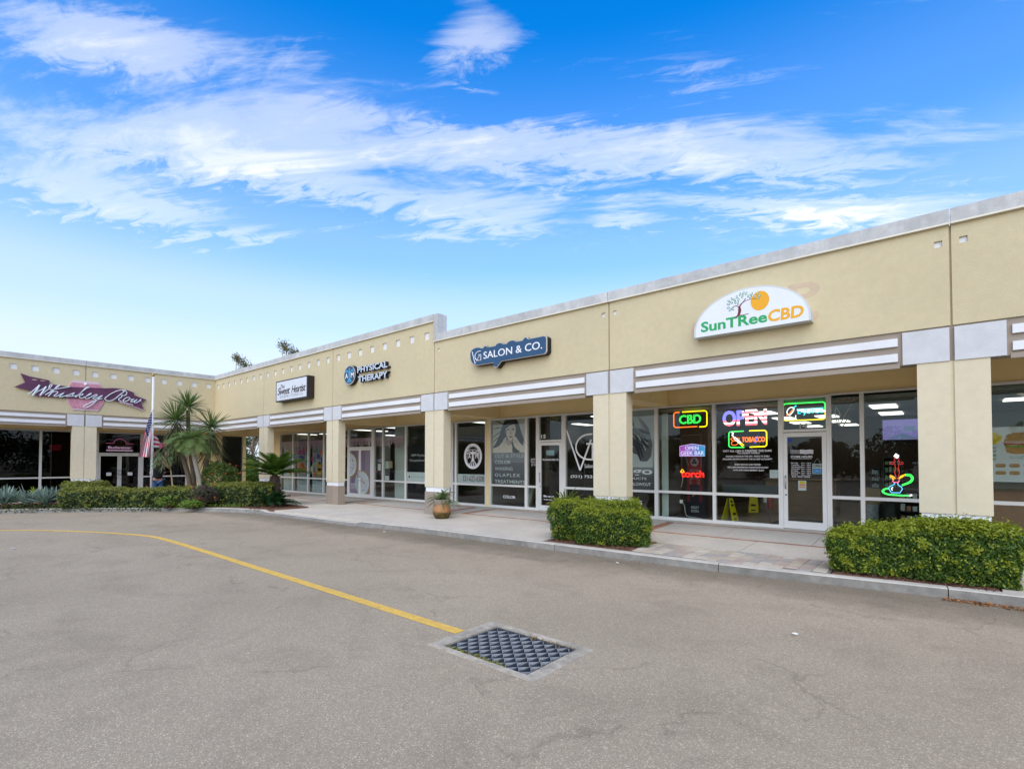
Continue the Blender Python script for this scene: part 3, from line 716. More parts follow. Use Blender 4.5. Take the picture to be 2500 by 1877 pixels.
for a, b in ((30.5, 32.1), (32.1, 33.7), (33.7, 35.3)): window('r', a, b, base(a), HEAD, .92, alu, glass_c, .05)
# short wing: dark tinted glass
for a, b in ((-12.3, -9.5), (-9.5, -6.70), (-6.70, -4.56)): window('l', a, b, -.01, 3.19, .88, alu, glass_d)
jamb('l', -4.56, -4.50, -.01, 3.19); jamb('l', -2.71, -2.62, -.01, 3.19)
door('l', -4.495, -3.625, 0, 2.05, glass_d, -1); door('l', -3.615, -2.715, 0, 2.05, glass_d, 1)
transom('l', -4.50, -2.71, 2.06, 3.19, alu, glass_d)
window('l', -2.62, -.5, -.01, 3.19, .85, alu, glass_d)
box('shop_wall', tanwall, shop, -.5, 1.39, YS, YS + .12, -.05, 3.2, side='l')
window('l', 1.39, 2.51, -.01, 3.17, .78, metal_d, glass_d)
box('shop_wall', tanwall, shop, 2.51, 2.555, YS, YS + .12, -.05, 3.2, side='l')
# interiors
floor_m = mat('polished_floor', (0.17, 0.13, 0.10), 0.35, 0.3, 1.2, spec=0.5, fine=0.15, fscale=6)
floor_g = mat('grey_floor', (0.20, 0.19, 0.18), 0.4, 0.1, 1.2)
ceil_m = mat('ceiling_tile', (0.36, 0.36, 0.33), 0.9, 0.05)
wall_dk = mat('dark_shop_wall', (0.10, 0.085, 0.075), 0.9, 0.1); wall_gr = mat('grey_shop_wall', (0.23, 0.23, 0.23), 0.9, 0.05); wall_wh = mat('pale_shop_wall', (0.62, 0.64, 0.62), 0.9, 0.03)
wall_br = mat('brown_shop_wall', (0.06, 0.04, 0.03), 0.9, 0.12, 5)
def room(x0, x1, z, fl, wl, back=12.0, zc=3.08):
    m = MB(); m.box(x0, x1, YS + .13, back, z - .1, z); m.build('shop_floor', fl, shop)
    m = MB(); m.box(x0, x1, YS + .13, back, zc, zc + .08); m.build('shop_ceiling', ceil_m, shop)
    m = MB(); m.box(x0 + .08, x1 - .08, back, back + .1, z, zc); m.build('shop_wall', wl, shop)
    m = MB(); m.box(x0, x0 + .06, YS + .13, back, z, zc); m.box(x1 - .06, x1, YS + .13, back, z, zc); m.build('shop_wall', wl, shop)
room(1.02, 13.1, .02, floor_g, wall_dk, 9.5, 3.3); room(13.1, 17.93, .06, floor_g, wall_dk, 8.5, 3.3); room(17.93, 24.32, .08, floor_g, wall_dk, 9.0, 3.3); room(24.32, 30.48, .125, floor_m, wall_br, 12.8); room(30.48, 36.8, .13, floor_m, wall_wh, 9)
lit = glow('ceiling_panel', (1.0, 0.95, 0.88), 1.3)
def ceil_light(x, y, lx=1.15, ly=.55, z=3.08): box('ceiling_light', lit, shop, x - lx / 2, x + lx / 2, y - ly / 2, y + ly / 2, z - .03, z + .002)
for x in (26.55, 27.72, 29.28):
    for y in (4.9, 7.3, 9.7, 12.0): ceil_light(x, y, .52, .9)
for x, y, lx, ly in ((7.6, 4.3, .3, 1.0), (7.6, 5.4, .5, .6), (10.35, 4.2, .3, .9), (4.3, 8.6, .4, .9), (1.35, 4.6, .3, 1.1), (2.6, 5.3, .3, 1.1), (15.95, 4.4, .3, 1.0), (18.5, 8.1, .35, 1.2), (21.5, 5.0, 1.2, .3)): ceil_light(x, y, lx, ly, 3.3)
for x, y in ((32, 5), (34.5, 5)): ceil_light(x, y)
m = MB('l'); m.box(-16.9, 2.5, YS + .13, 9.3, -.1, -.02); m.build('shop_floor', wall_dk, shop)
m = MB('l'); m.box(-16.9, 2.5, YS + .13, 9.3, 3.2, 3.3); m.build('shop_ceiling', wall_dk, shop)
# ------------------------------------------------------------------ signs on the facade
# domed sign of the end shop
sg = thing('wall_sign', 'white half-dome sign with a tree, an orange sun and green and orange letters', 'sign', (27.56, -.12, 4.24))
dome = [(26.5, 4.245), (26.5, 4.34)] + [(27.555 + 1.055 * math.cos(R(a)), 4.34 + .73 * math.sin(R(a))) for a in range(174, 5, -6)] + [(28.61, 4.34), (28.61, 4.245)]
ring = [(27.555 + (p[0] - 27.555) * .965, 4.27 + (p[1] - 4.27) * .955) for p in dome]
sign_white = mat('sign_white', (0.68, 0.71, 0.75), 0.5, 0.02); sign_edge = mat('sign_rim', (0.55, 0.56, 0.56), 0.5, 0.03)
MB().prism(dome, -.235, -.002).build('cabinet', sign_edge, sg); MB().prism(ring, -.241, -.232).build('face', sign_white, sg)
orange = flat('sign_orange', (0.75, 0.36, 0.02)); green = flat('sign_green', (0.02, 0.33, 0.10)); plum = flat('tree_plum', (0.16, 0.025, 0.04)); leafg = flat('logo_leaf_green', (0.03, 0.25, 0.11))
MB().prism(arcpts((27.765, 4.765), .165, .185, 0, 350, 24), -.2435, -.241).build('sun_disc', orange, sg)
m = MB()
trunk = smooth_path([(27.30, 4.52), (27.37, 4.555), (27.40, 4.64), (27.395, 4.70), (27.42, 4.76), (27.50, 4.81), (27.58, 4.825), (27.70, 4.815)], 4)
def ribbon2(m, path, w, d0, d1):
    up_, dn = [], []
    n = len(path)
    for i, p in enumerate(path):
        a = Vector(path[max(i - 1, 0)]); b = Vector(path[min(i + 1, n - 1)]); t_ = (b - a); t_ = t_.normalized() if t_.length else Vector((1, 0)); nr = Vector((-t_.y, t_.x))
        ww = w(i / (n - 1)) if callable(w) else w
        up_.append((p[0] + nr.x * ww, p[1] + nr.y * ww)); dn.append((p[0] - nr.x * ww, p[1] - nr.y * ww))
    for i in range(n - 1): m.prism([up_[i], up_[i + 1], dn[i + 1], dn[i]], d0, d1)
ribbon2(m, trunk, lambda t_: .004 + .024 * math.exp(-((t_ - .3) / .22) ** 2), -.245, -.241)
ribbon2(m, smooth_path([(27.39, 4.70), (27.35, 4.745), (27.28, 4.74), (27.245, 4.70)], 4), .006, -.245, -.241)
ribbon2(m, smooth_path([(27.42, 4.75), (27.48, 4.82), (27.51, 4.86)], 4), .006, -.245, -.241)
ribbon2(m, smooth_path([(27.38, 4.56), (27.45, 4.545), (27.56, 4.555)], 4), .006, -.245, -.241)
m.build('tree_emblem', plum, sg)
m = MB(); mw = MB()
for (x, z, a) in ((27.19, 4.81, 160), (27.19, 4.74, 190), (27.22, 4.69, 230), (27.27, 4.70, 300), (27.20, 4.87, 140), (27.26, 4.90, 130), (27.31, 4.87, 120), (27.25, 4.83, 150), (27.32, 4.82, 110), (27.35, 4.92, 100), (27.38, 4.86, 80), (27.41, 4.96, 70), (27.45, 4.91, 70), (27.47, 4.97, 60), (27.52, 4.955, 60), (27.56, 4.90, 65), (27.62, 4.92, 50), (27.60, 4.865, 40), (27.68, 4.87, 70), (27.73, 4.91, 60), (27.76, 4.86, 20), (27.74, 4.815, 0), (27.37, 4.79, 90)):
    def lf(s_): return [(x + math.cos(R(a)) * q * s_ - math.sin(R(a)) * w_ * s_, z + math.sin(R(a)) * q * s_ + math.cos(R(a)) * w_ * s_) for q, w_ in ((-.035, 0), (-.012, .017), (.014, .016), (.035, 0), (.014, -.016), (-.012, -.017))]
    m.prism(lf(1), -.2455, -.2445); mw.prism(lf(.55), -.247, -.2455)
m.build('leaf_emblem', leafg, sg); mw.build('leaf_emblem_centre', sign_white, sg)
text('lettering', 'SunTRee', 26.645, 27.89, 4.335, 4.545, -.241, green, sg, ext=.003, off=.028)
text('lettering', 'CBD', 27.905, 28.50, 4.325, 4.55, -.241, orange, sg, ext=.003, off=.03, shear=.08)
ghost = mat('faded_sign_stain', (0.53, 0.415, 0.29), 0.9, 0.06, 3, 0.3, 70)
text('old_sign_stain', 'P', 28.20, 28.72, 4.50, 5.02, -.0015, ghost, shop, ext=.0007, off=.02)
MB().prism(arcpts((28.60, 4.38), .10, .09, 0, 340, 12), -.002, -.001).build('old_sign_stain', ghost, shop)
MB().prism(arcpts((26.44, 4.45), .09, .2, 0, 340, 14), -.002, -.001).build('old_sign_stain', ghost, shop)

# dark blue speech-bubble sign
sg = thing('wall_sign', 'navy speech-bubble sign with white capitals above the salon', 'sign', (21.3, -.1, 4.3))
navy = mat('sign_navy', (0.028, 0.075, 0.15), 0.4, 0.04); rim = flat('sign_pale_rim', (0.5, 0.47, 0.42))
bub = smooth_path([(19.93, 4.80), (19.96, 4.62), (20.08, 4.49), (20.25, 4.452)], 3) + [(20.86, 4.447), (20.87, 4.36)] + smooth_path([(20.88, 4.33), (20.96, 4.30), (21.06, 4.38), (21.14, 4.452)], 3) + [(22.55, 4.452)] + arcpts((22.60, 4.53), .10, .08, 270, 360, 4) + arcpts((22.60, 4.85), .10, .08, 0, 90, 4) + \
      [(22.10, 4.925)] + arcpts((22.01, 4.93), .07, .06, 20, 160, 5) + [(21.92, 4.92), (21.70, 4.92)] + arcpts((21.52, 4.91), .16, .075, 10, 170, 6) + [(21.3, 4.92), (21.25, 4.92)] + arcpts((21.07, 4.91), .14, .075, 10, 170, 6) + [(20.85, 4.92), (20.63, 4.92)] + arcpts((20.53, 4.92), .07, .06, 20, 160, 5) + [(20.42, 4.92)] + arcpts((20.18, 4.84), .25, .14, 60, 180, 8)
cu, cz = 21.3, 4.66
MB().prism(bub, -.17, -.002).build('cabinet', black_m, sg)
MB().prism(bub, -.20, -.17).build('rim', rim, sg)
MB().prism([(cu + (p[0] - cu) * .985, cz + (p[1] - cz) * .945) for p in bub], -.207, -.20).build('face', navy, sg)
text('lettering', 'SALON & CO.', 20.48, 22.56, 4.60, 4.80, -.207, white_m, sg, ext=.004, off=.004)
def monogram(mb, u, z, w, h, r, d):
    mb.tube([(u, d, z + h), (u + .33 * w, d, z), (u + .83 * w, d, z + .62 * h)], r, 6)
    mb.tube([(u + .95 * w, d, z + .93 * h)] + [(u + .76 * w + .42 * w * math.cos(R(a)) * 1.05, d, z + .58 * h + .36 * h * math.sin(R(a))) for a in range(95, 266, 15)] + [(u + .97 * w, d, z + .22 * h), (u + .97 * w, d, z + .66 * h), (u + .72 * w, d, z + .66 * h)], r, 6)
m = MB(); monogram(m, 20.03, 4.50, .36, .37, .011, -.212); m.build('monogram', white_m, sg)
# round badge and channel letters
sg = thing('wall_sign', 'round blue badge beside two rows of dark-sided white channel letters', 'sign', (14.5, -.08, 4.55))
badge = mat('badge_navy', (0.03, 0.055, 0.10), 0.4, 0.05); cyan = flat('badge_blue', (0.07, 0.32, 0.55)); lite = flat('letter_face', (0.50, 0.56, 0.66))
MB().prism(arcpts((13.53, 4.91), .40, .37, 0, 350, 35), -.15, -.002).build('cabinet', black_m, sg)
MB().prism(arcpts((13.53, 4.91), .39, .36, 0, 350, 35), -.156, -.15).build('rim', rim, sg)
MB().prism(arcpts((13.53, 4.91), .355, .33, 0, 350, 35), -.159, -.155).build('face', badge, sg)
m = MB(); m.prism(arcpts((13.53, 5.13), .045, .045, 0, 340, 10), -.163, -.159); m.prism([(13.47, 5.08), (13.59, 5.08), (13.575, 4.80), (13.60, 4.62), (13.55, 4.62), (13.53, 4.76), (13.51, 4.62), (13.46, 4.62), (13.485, 4.80)], -.163, -.159)
for a in (8, 24): 
    for s_ in (-1, 1): m.prism([(13.53 + s_ * .03, 5.05), (13.53 + s_ * .30, 5.05 + .30 * math.tan(R(a)) - .02), (13.53 + s_ * .30, 5.05 + .30 * math.tan(R(a)) - .06), (13.53 + s_ * .03, 5.0)], -.162, -.159)
for s_ in (-1, 1): m.prism([(13.53 + s_ * .02, 4.76), (13.53 + s_ * .13, 4.63), (13.53 + s_ * .17, 4.66), (13.53 + s_ * .03, 4.80)], -.1615, -.159)
m.build('figure_emblem', cyan, sg)
text('lettering', 'A', 13.25, 13.42, 4.80, 4.99, -.159, white_m, sg, off=.02); text('lettering', 'M', 13.63, 13.82, 4.80, 4.99, -.159, white_m, sg, off=.02)
def channel(s_, u0, u1, z0, z1):
    v, _ = text_mesh(s_, 1, .03); a, b = v[:, 0].min(), v[:, 0].max(); sc = (u1 - u0) / (b - a)
    for i, ch in enumerate(s_):
        v1, _ = text_mesh(s_[:i + 1], 1, .03); vc, _ = text_mesh(ch, 1, .03); x1 = v1[:, 0].max(); w_ = vc[:, 0].max() - vc[:, 0].min()
        text('letter', ch, u0 + (x1 - w_ - a) * sc, u0 + (x1 - a) * sc, z0, z1, -.02, lite, sg, ext=.13, off=.03, mside=black_m)
channel('PHYSICAL', 14.03, 15.87, 4.93, 5.15); channel('THERAPY', 14.08, 15.87, 4.58, 4.80)
for z in (4.98, 4.64): box('raceway', taupe, sg, 14.1, 15.85, -.02, -.001, z, z + .05)
# cabinet sign of the cookie shop
sg = thing('wall_sign', 'white rectangular box sign in a deep dark frame with brown script', 'sign', (9.28, -.15, 4.3))
MB().box(7.88, 10.68, -.30, -.002, 4.295, 5.205).build('cabinet', mat('dark_bronze', (0.022, 0.017, 0.017), 0.4, 0.05), sg)
MB().box(7.95, 10.60, -.306, -.299, 4.345, 5.155).build('face', mat('sign_face_white', (0.62, 0.65, 0.70), 0.45, 0.03, 1.5), sg)
brown = flat('script_brown', (0.035, 0.022, 0.02)); gry = flat('sign_grey', (0.22, 0.22, 0.24))
text('lettering', 'The', 8.33, 8.70, 4.86, 5.02, -.306, brown, sg, shear=.25, off=.008)
text('lettering', 'Sweet', 8.05, 9.20, 4.585, 4.90, -.306, brown, sg, shear=.32, off=.012, space=.85); text('lettering', 'Heartist', 9.32, 10.54, 4.585, 4.89, -.306, brown, sg, shear=.32, off=.01, space=.85)
text('lettering', 'GOURMET COOKIE CO.', 8.27, 10.33, 4.435, 4.55, -.306, gry, sg, off=-.005)
# ribbon and barrel sign of the bar
sg = thing('wall_sign', 'plum ribbon sign with white script across a pink barrel', 'sign', (0.05, -5.5, 4.0))
plumr = mat('ribbon_plum', (0.105, 0.032, 0.075), 0.5, 0.25, 1.6); pk = mat('barrel_pink', (0.50, 0.20, 0.26), 0.6, 0.14, 3); pkl = flat('barrel_rim', (0.62, 0.48, 0.52)); pks = mat('barrel_stave', (0.55, 0.235, 0.30), 0.6, 0.16, 5)
rib = [(-7.91, 4.87), (-7.58, 5.1), (-7.73, 5.48), (-7.45, 5.38), (-6.79, 5.28), (-6.79, 5.12), (-6.06, 5.07), (-4.79, 5.15), (-4.52, 5.19), (-4.29, 5.2), (-3.96, 5.15), (-3.7, 5.06), (-3.68, 4.92), (-3.18, 4.75), (-3.4, 4.58), (-3.28, 4.22), (-3.69, 4.37), (-4.34, 4.55), (-4.44, 4.6), (-4.89, 4.6), (-6.21, 4.55), (-7.23, 4.55), (-7.34, 4.74)]
bc = -5.52
def bw(z): return .70 - .26 * ((z - 4.72) / .70) ** 2
zs_ = [4.04 + 1.36 * i / 12 for i in range(13)]
MB('l').prism([(bc - bw(z), z) for z in zs_] + [(bc + bw(z), z) for z in reversed(zs_)], -.04, -.002).build('barrel', pkl, sg)
for k in range(8):
    f0, f1 = -1 + 2 * (k + .06) / 8, -1 + 2 * (k + .94) / 8; q0, q1 = math.sin(f0 * 1.25) / math.sin(1.25), math.sin(f1 * 1.25) / math.sin(1.25)
    zz = [4.11 + 1.18 * i / 8 for i in range(9)]
    MB('l').prism([(bc + q0 * (bw(z) - .02), z) for z in zz] + [(bc + q1 * (bw(z) - .02), z) for z in reversed(zz)], -.052, -.04).build('stave', pks, sg)
MB('l').tube([(bc - .02, -.05, 5.26), (bc - .02, -.11, 5.26)], [.07, .04], 10).build('spigot', white_m, sg)
MB('l').prism(rib, -.10, -.055).build('ribbon', plumr, sg)
gold = flat('ribbon_highlight', (0.55, 0.42, 0.30)); 
m = MB('l'); m.prism(arcpts((-7.28, 5.25), .09, .018, 0, 340, 8), -.103, -.1); m.prism(arcpts((-7.02, 5.235), .09, .014, 0, 340, 8), -.103, -.1); m.build('ribbon_highlight', gold, sg)
m = MB('l'); ribbon2(m, [(-4.25, 4.56), (-3.95, 4.50), (-3.72, 4.455)], lambda t_: .02, -.104, -.1); ribbon2(m, [(-4.3, 4.535), (-3.69, 4.365), (-3.29, 4.22)], lambda t_: .013, -.104, -.1); m.build('ribbon_highlight', pkl, sg)
STROKES = [[(-7.49, 4.59), (-7.34, 4.74), (-7.12, 5.03)], [(-7.12, 5.03), (-7.21, 4.8), (-7.35, 4.52)], [(-7.35, 4.52), (-7.19, 4.73), (-7.02, 4.86), (-6.9, 4.99)], [(-6.9, 4.99), (-7.01, 4.75), (-7.1, 4.56)], [(-7.1, 4.56), (-6.94, 4.75), (-6.8, 4.92), (-6.71, 5.06), (-6.73, 5.09), (-6.78, 5.06), (-6.81, 4.94), (-6.77, 4.88), (-6.67, 4.87), (-6.54, 4.92), (-6.38, 4.98), (-6.09, 5.07)], [(-6.93, 4.62), (-6.77, 4.75), (-6.54, 4.99), (-6.45, 5.09), (-6.48, 5.1), (-6.58, 4.98), (-6.72, 4.73), (-6.83, 4.56)], [(-6.78, 4.63), (-6.66, 4.78), (-6.54, 4.8), (-6.51, 4.76), (-6.57, 4.68), (-6.64, 4.61), (-6.58, 4.58), (-6.49, 4.63)], [(-6.49, 4.63), (-6.28, 4.79), (-6.45, 4.6), (-6.42, 4.57), (-6.32, 4.61)], [(-6.32, 4.61), (-6.12, 4.7), (-5.93, 4.82), (-6.01, 4.72), (-5.97, 4.66), (-6.12, 4.63), (-6.22, 4.61), (-6.2, 4.64)], [(-6.01, 4.64), (-5.86, 4.7)], [(-5.92, 4.61), (-5.75, 4.79), (-5.54, 5.04), (-5.43, 5.11), (-5.45, 5.14), (-5.54, 5.08), (-5.7, 4.86), (-5.89, 4.61)], [(-5.8, 4.7), (-5.7, 4.79), (-5.63, 4.79), (-5.67, 4.73), (-5.76, 4.69), (-5.75, 4.61), (-5.67, 4.59), (-5.54, 4.67)], [(-5.52, 4.68), (-5.41, 4.77), (-5.33, 4.83), (-5.37, 4.84), (-5.45, 4.76), (-5.56, 4.63), (-5.49, 4.58), (-5.38, 4.65), (-5.3, 4.71)], [(-5.3, 4.71), (-5.16, 4.81), (-5.12, 4.78), (-5.21, 4.69), (-5.28, 4.62), (-5.21, 4.59), (-5.08, 4.68), (-4.92, 4.79), (-5.06, 4.64), (-5.24, 4.4), (-5.4, 4.24), (-5.54, 4.16), (-5.62, 4.18), (-5.57, 4.26), (-5.4, 4.38), (-5.19, 4.53), (-4.92, 4.65)], [(-4.02, 5.12), (-4.21, 5.12), (-4.41, 5.04), (-4.64, 4.87), (-4.8, 4.7), (-4.83, 4.62), (-4.72, 4.55), (-4.58, 4.58), (-4.43, 4.69), (-4.3, 4.84), (-4.09, 5.06)], [(-4.16, 5.08), (-4.02, 5.08), (-3.99, 4.98), (-4.06, 4.87), (-4.2, 4.87)], [(-4.2, 4.87), (-4.18, 4.8), (-4.29, 4.69), (-4.29, 4.62), (-4.18, 4.59)], [(-4.14, 4.62), (-4.03, 4.75), (-3.91, 4.8), (-3.86, 4.75), (-3.94, 4.64), (-4.07, 4.57), (-4.13, 4.59), (-4.08, 4.68)], [(-3.88, 4.73), (-3.79, 4.71)], [(-3.82, 4.66), (-3.68, 4.75), (-3.82, 4.61), (-3.76, 4.58), (-3.56, 4.73), (-3.68, 4.59), (-3.63, 4.55), (-3.49, 4.64), (-3.4, 4.75), (-3.46, 4.7), (-3.4, 4.63)]]
m = MB('l'); thick = {1: .036, 3: .034, 5: .022}
for i, s_ in enumerate(STROKES): m.tube([(p[0], -.125, p[1]) for p in smooth_path(s_, 3)], thick.get(i, .02), 6)
m.build('script_lettering', mat('script_white', (0.62, 0.68, 0.74), 0.5, 0.03), sg, smooth=True)

# ------------------------------------------------------------------ neon and lettering in the end shop's windows
DN = YS + .07
NEON = {'green': (0.05, 1.0, 0.12), 'yellow': (1.0, 0.72, 0.0), 'orange': (1.0, 0.16, 0.015), 'red': (1.0, 0.02, 0.01), 'white': (1, 1, 1), 'blue': (0.10, 0.10, 1.0), 'cyan': (0.03, 0.72, 0.9), 'amber': (1.0, 0.45, 0.01), 'sky': (0.12, 0.50, 1.0), 'pink': (1, .15, .3)}
NM = {k: glow('neon_' + k, v, 1.25) for k, v in NEON.items()}
tube_off = mat('unlit_tube', (0.65, 0.45, 0.22), 0.4, 0.05)
def neon(parent, name, color, paths, r=.011, d=DN, smooth=0):
    m = MB()
    for p in paths:
        q = smooth_path(p, smooth) if smooth else p
        m.tube([(a[0], d, a[1]) for a in q], r, 6)
    return m.build(name, NM[color] if isinstance(color, str) else color, parent, smooth=True)
def outline_text(parent, name, s_, u0, u1, z0, z1, color, r=.01, d=DN, off=0.0):
    c = bpy.data.curves.new('t', 'FONT'); c.body = s_; c.fill_mode = 'NONE'; c.offset = off; c.resolution_u = 3
    o = bpy.data.objects.new('t', c); COL.objects.link(o); dg = bpy.context.evaluated_depsgraph_get()
    me = bpy.data.meshes.new_from_object(o.evaluated_get(dg), depsgraph=dg)
    v = np.array([tuple(p.co) for p in me.vertices]); ed = [tuple(e.vertices) for e in me.edges]
    bpy.data.objects.remove(o); bpy.data.curves.remove(c); bpy.data.meshes.remove(me)
    a, b = v.min(0), v.max(0); U = u0 + (v[:, 0] - a[0]) / (b[0] - a[0]) * (u1 - u0); Z = z0 + (v[:, 1] - a[1]) / (b[1] - a[1]) * (z1 - z0)
    nb = {}
    for i, j in ed: nb.setdefault(i, []).append(j); nb.setdefault(j, []).append(i)
    seen = set(); m = MB()
    for s0 in nb:
        if s0 in seen: continue
        loop = [s0]; seen.add(s0); cur = s0
        while True:
            nx = [k for k in nb[cur] if k not in seen]
            if not nx: break
            cur = nx[0]; seen.add(cur); loop.append(cur)
        loop.append(s0)
        m.tube([(U[k], d, Z[k]) for k in loop], r, 5)
    return m.build(name, NM[color], parent, smooth=True)
nz = thing('neon_sign', 'green three-letter neon sign in an orange and yellow border', 'neon sign', (25.2, DN, 2.62))
neon(nz, 'border_tube', 'orange', [[(24.92, 3.04)] + arcpts((24.83, 2.97), .07, .07, 90, 180, 4) + arcpts((24.83, 2.70), .07, .07, 180, 270, 4) + [(25.40, 2.63)]], .015)
neon(nz, 'border_tube', 'yellow', [[(25.0, 3.04)] + arcpts((25.59, 2.97), .07, .07, 90, 0, 4) + arcpts((25.59, 2.69), .07, .07, 0, -90, 4) + [(25.46, 2.62)]], .015)
outline_text(nz, 'lettering', 'CBD', 24.92, 25.50, 2.72, 2.95, 'green', .0075, off=.03)
neon(nz, 'wire', metal_d, [[(24.9, 3.05), (24.8, 3.2)], [(25.5, 3.05), (25.62, 3.2)]], .003)
# stars-and-stripes LED sign
nz = thing('led_sign', 'red, white and blue lit letters patterned like a flag, highest in the second window', 'neon sign', (26.6, DN, 2.6))
def led():
    v, f = text_mesh('OPEN', 1.0, .035)
    b = bmesh.new(); vs = [b.verts.new(p) for p in v]
    for q in f:
        try: b.faces.new([vs[i] for i in q])
        except ValueError: pass
    a, e = v.min(0), v.max(0); H = e[1] - a[1]
    for k in range(1, 8): bmesh.ops.bisect_plane(b, geom=b.verts[:] + b.edges[:] + b.faces[:], plane_co=(0, a[1] + H * k / 8, 0), plane_no=(0, 1, 0))
    mb = {c: MB() for c in ('blue', 'white', 'red')}
    mid = a[0] + (e[0] - a[0]) * .47
    for q in b.faces:
        c = q.calc_center_median(); row = int((c.y - a[1]) / H * 8)
        colr = 'blue' if (c.x < mid and row >= 3) else ('red' if row % 2 == 0 else 'white')
        pts = [(26.06 + (w.co.x - a[0]) / (e[0] - a[0]) * 1.05, DN - w.co.z * .012, 2.60 + (w.co.y - a[1]) / H * .40 + (w.co.x - a[0]) / (e[0] - a[0]) * 0) for w in q.verts]
        mb[colr].add(pts, [tuple(range(len(pts)))])
    for c, q in mb.items(): q.build('lettering', {'blue': glow('led_blue', (.18, .16, 1), 1.3), 'white': NM['white'], 'red': glow('led_red', (1, .12, .16), 1.3)}[c], nz, recalc=False)
    b.free()
led(); neon(nz, 'wire', metal_d, [[(26.3, 3.0), (26.5, 3.2)], [(26.9, 3.0), (26.6, 3.2)]], .003)
nz = thing('neon_sign', 'orange neon word and crossed cigarette in a green and yellow border', 'neon sign', (26.65, DN, 2.06))
neon(nz, 'border_tube', 'green', [[(26.57, 2.465)] + arcpts((26.27, 2.40), .06, .06, 90, 180, 4) + arcpts((26.27, 2.12), .06, .06, 180, 270, 4) + [(26.58, 2.055)]], .012)
neon(nz, 'border_tube', 'yellow', [[(26.70, 2.468)] + arcpts((27.04, 2.40), .06, .065, 90, 0, 4) + arcpts((27.04, 2.13), .06, .06, 0, -90, 4) + [(26.71, 2.062)]], .015)
outline_text(nz, 'lettering', 'TOBACCO', 26.53, 27.06, 2.19, 2.31, 'orange', .007)
neon(nz, 'leaf_tube', 'orange', [[(26.25, 2.27), (26.33, 2.31), (26.47, 2.28), (26.42, 2.22), (26.32, 2.23), (26.25, 2.27)], [(26.28, 2.2), (26.36, 2.23), (26.44, 2.18), (26.38, 2.12), (26.28, 2.13), (26.28, 2.2)]], .009, smooth=3)
neon(nz, 'cigarette_tube', 'white', [[(26.36, 2.32), (26.50, 2.18), (26.47, 2.155), (26.33, 2.29), (26.36, 2.32)]], .01); neon(nz, 'cigarette_tube', 'yellow', [[(26.50, 2.18), (26.575, 2.105), (26.545, 2.08), (26.47, 2.155)]], .011)
neon(nz, 'smoke_tube', 'white', [[(26.33, 2.33), (26.29, 2.37), (26.32, 2.41), (26.28, 2.45)]], .014, smooth=3); neon(nz, 'flicker_tube', 'blue', [[(26.83, 2.15), (26.90, 2.34)]], .009)
nz = thing('neon_sign', 'cyan neon word and white bottle in a green and yellow border over the door', 'neon sign', (27.9, DN, 2.67))
neon(nz, 'border_tube', 'green', [[(27.475, 2.90)] + arcpts((27.53, 3.02), .055, .06, 180, 90, 4) + arcpts((28.28, 3.01), .06, .06, 90, 0, 4) + [(28.34, 2.88)]], .012)
neon(nz, 'border_tube', 'yellow', [[(27.475, 2.84)] + arcpts((27.53, 2.74), .055, .06, 180, 270, 4) + arcpts((28.28, 2.73), .06, .06, 270, 360, 4) + [(28.34, 2.84)]], .012)
text('lettering', 'E-JUICE', 27.78, 28.31, 2.785, 2.945, DN, NM['cyan'], nz, off=.004)
neon(nz, 'bottle_tube', 'white', [[(27.58, 2.95), (27.55, 2.88), (27.60, 2.80), (27.69, 2.90), (27.70, 2.97), (27.63, 2.99), (27.58, 2.95)], [(27.62, 2.78), (27.63, 2.71), (27.72, 2.71), (27.74, 2.80)]], .009, smooth=2)
neon(nz, 'bottle_tube', 'orange', [[(27.54, 2.80), (27.62, 2.85), (27.68, 2.94)]], .012); neon(nz, 'bottle_tube', 'cyan', [[(27.68, 2.95), (27.75, 3.03)], [(27.70, 2.99), (27.76, 3.02)]], .01)
text('window_lettering', '14', 27.83, 28.0, 2.47, 2.60, YS - .001, grey_vinyl, None, ext=.001, off=.02); tag(bpy.data.objects['window_lettering'], 'grey street number on the glass above the neon shop door', 'lettering')
nz = thing('neon_sign', 'unlit red word over a tan cigar outline with white smoke, hanging right of the door', 'neon sign', (28.7, DN, 2.45))
text('lettering', 'CIGARS', 28.50, 28.95, 3.04, 3.13, DN, flat('dull_red', (0.35, 0.05, 0.03)), nz, off=-.015)
MB().box(28.49, 28.96, DN + .004, DN + .007, 3.03, 3.14).build('backing', flat('clear_backing', (0.45, .45, .45)), nz)
neon(nz, 'cigar_tube', tube_off, [[(28.60, 2.50), (28.84, 2.97), (28.88, 2.99), (28.91, 2.96), (28.66, 2.45), (28.60, 2.50)]], .011); neon(nz, 'smoke_tube', white_m, [[(28.545, 2.94), (28.62, 2.80), (28.62, 2.70), (28.57, 2.56), (28.55, 2.70), (28.53, 2.82), (28.545, 2.94)]], .009, smooth=2)
neon(nz, 'band_tube', flat('dull_violet', (.35, .2, .5)), [[(28.80, 2.87), (28.86, 2.84)]], .016)
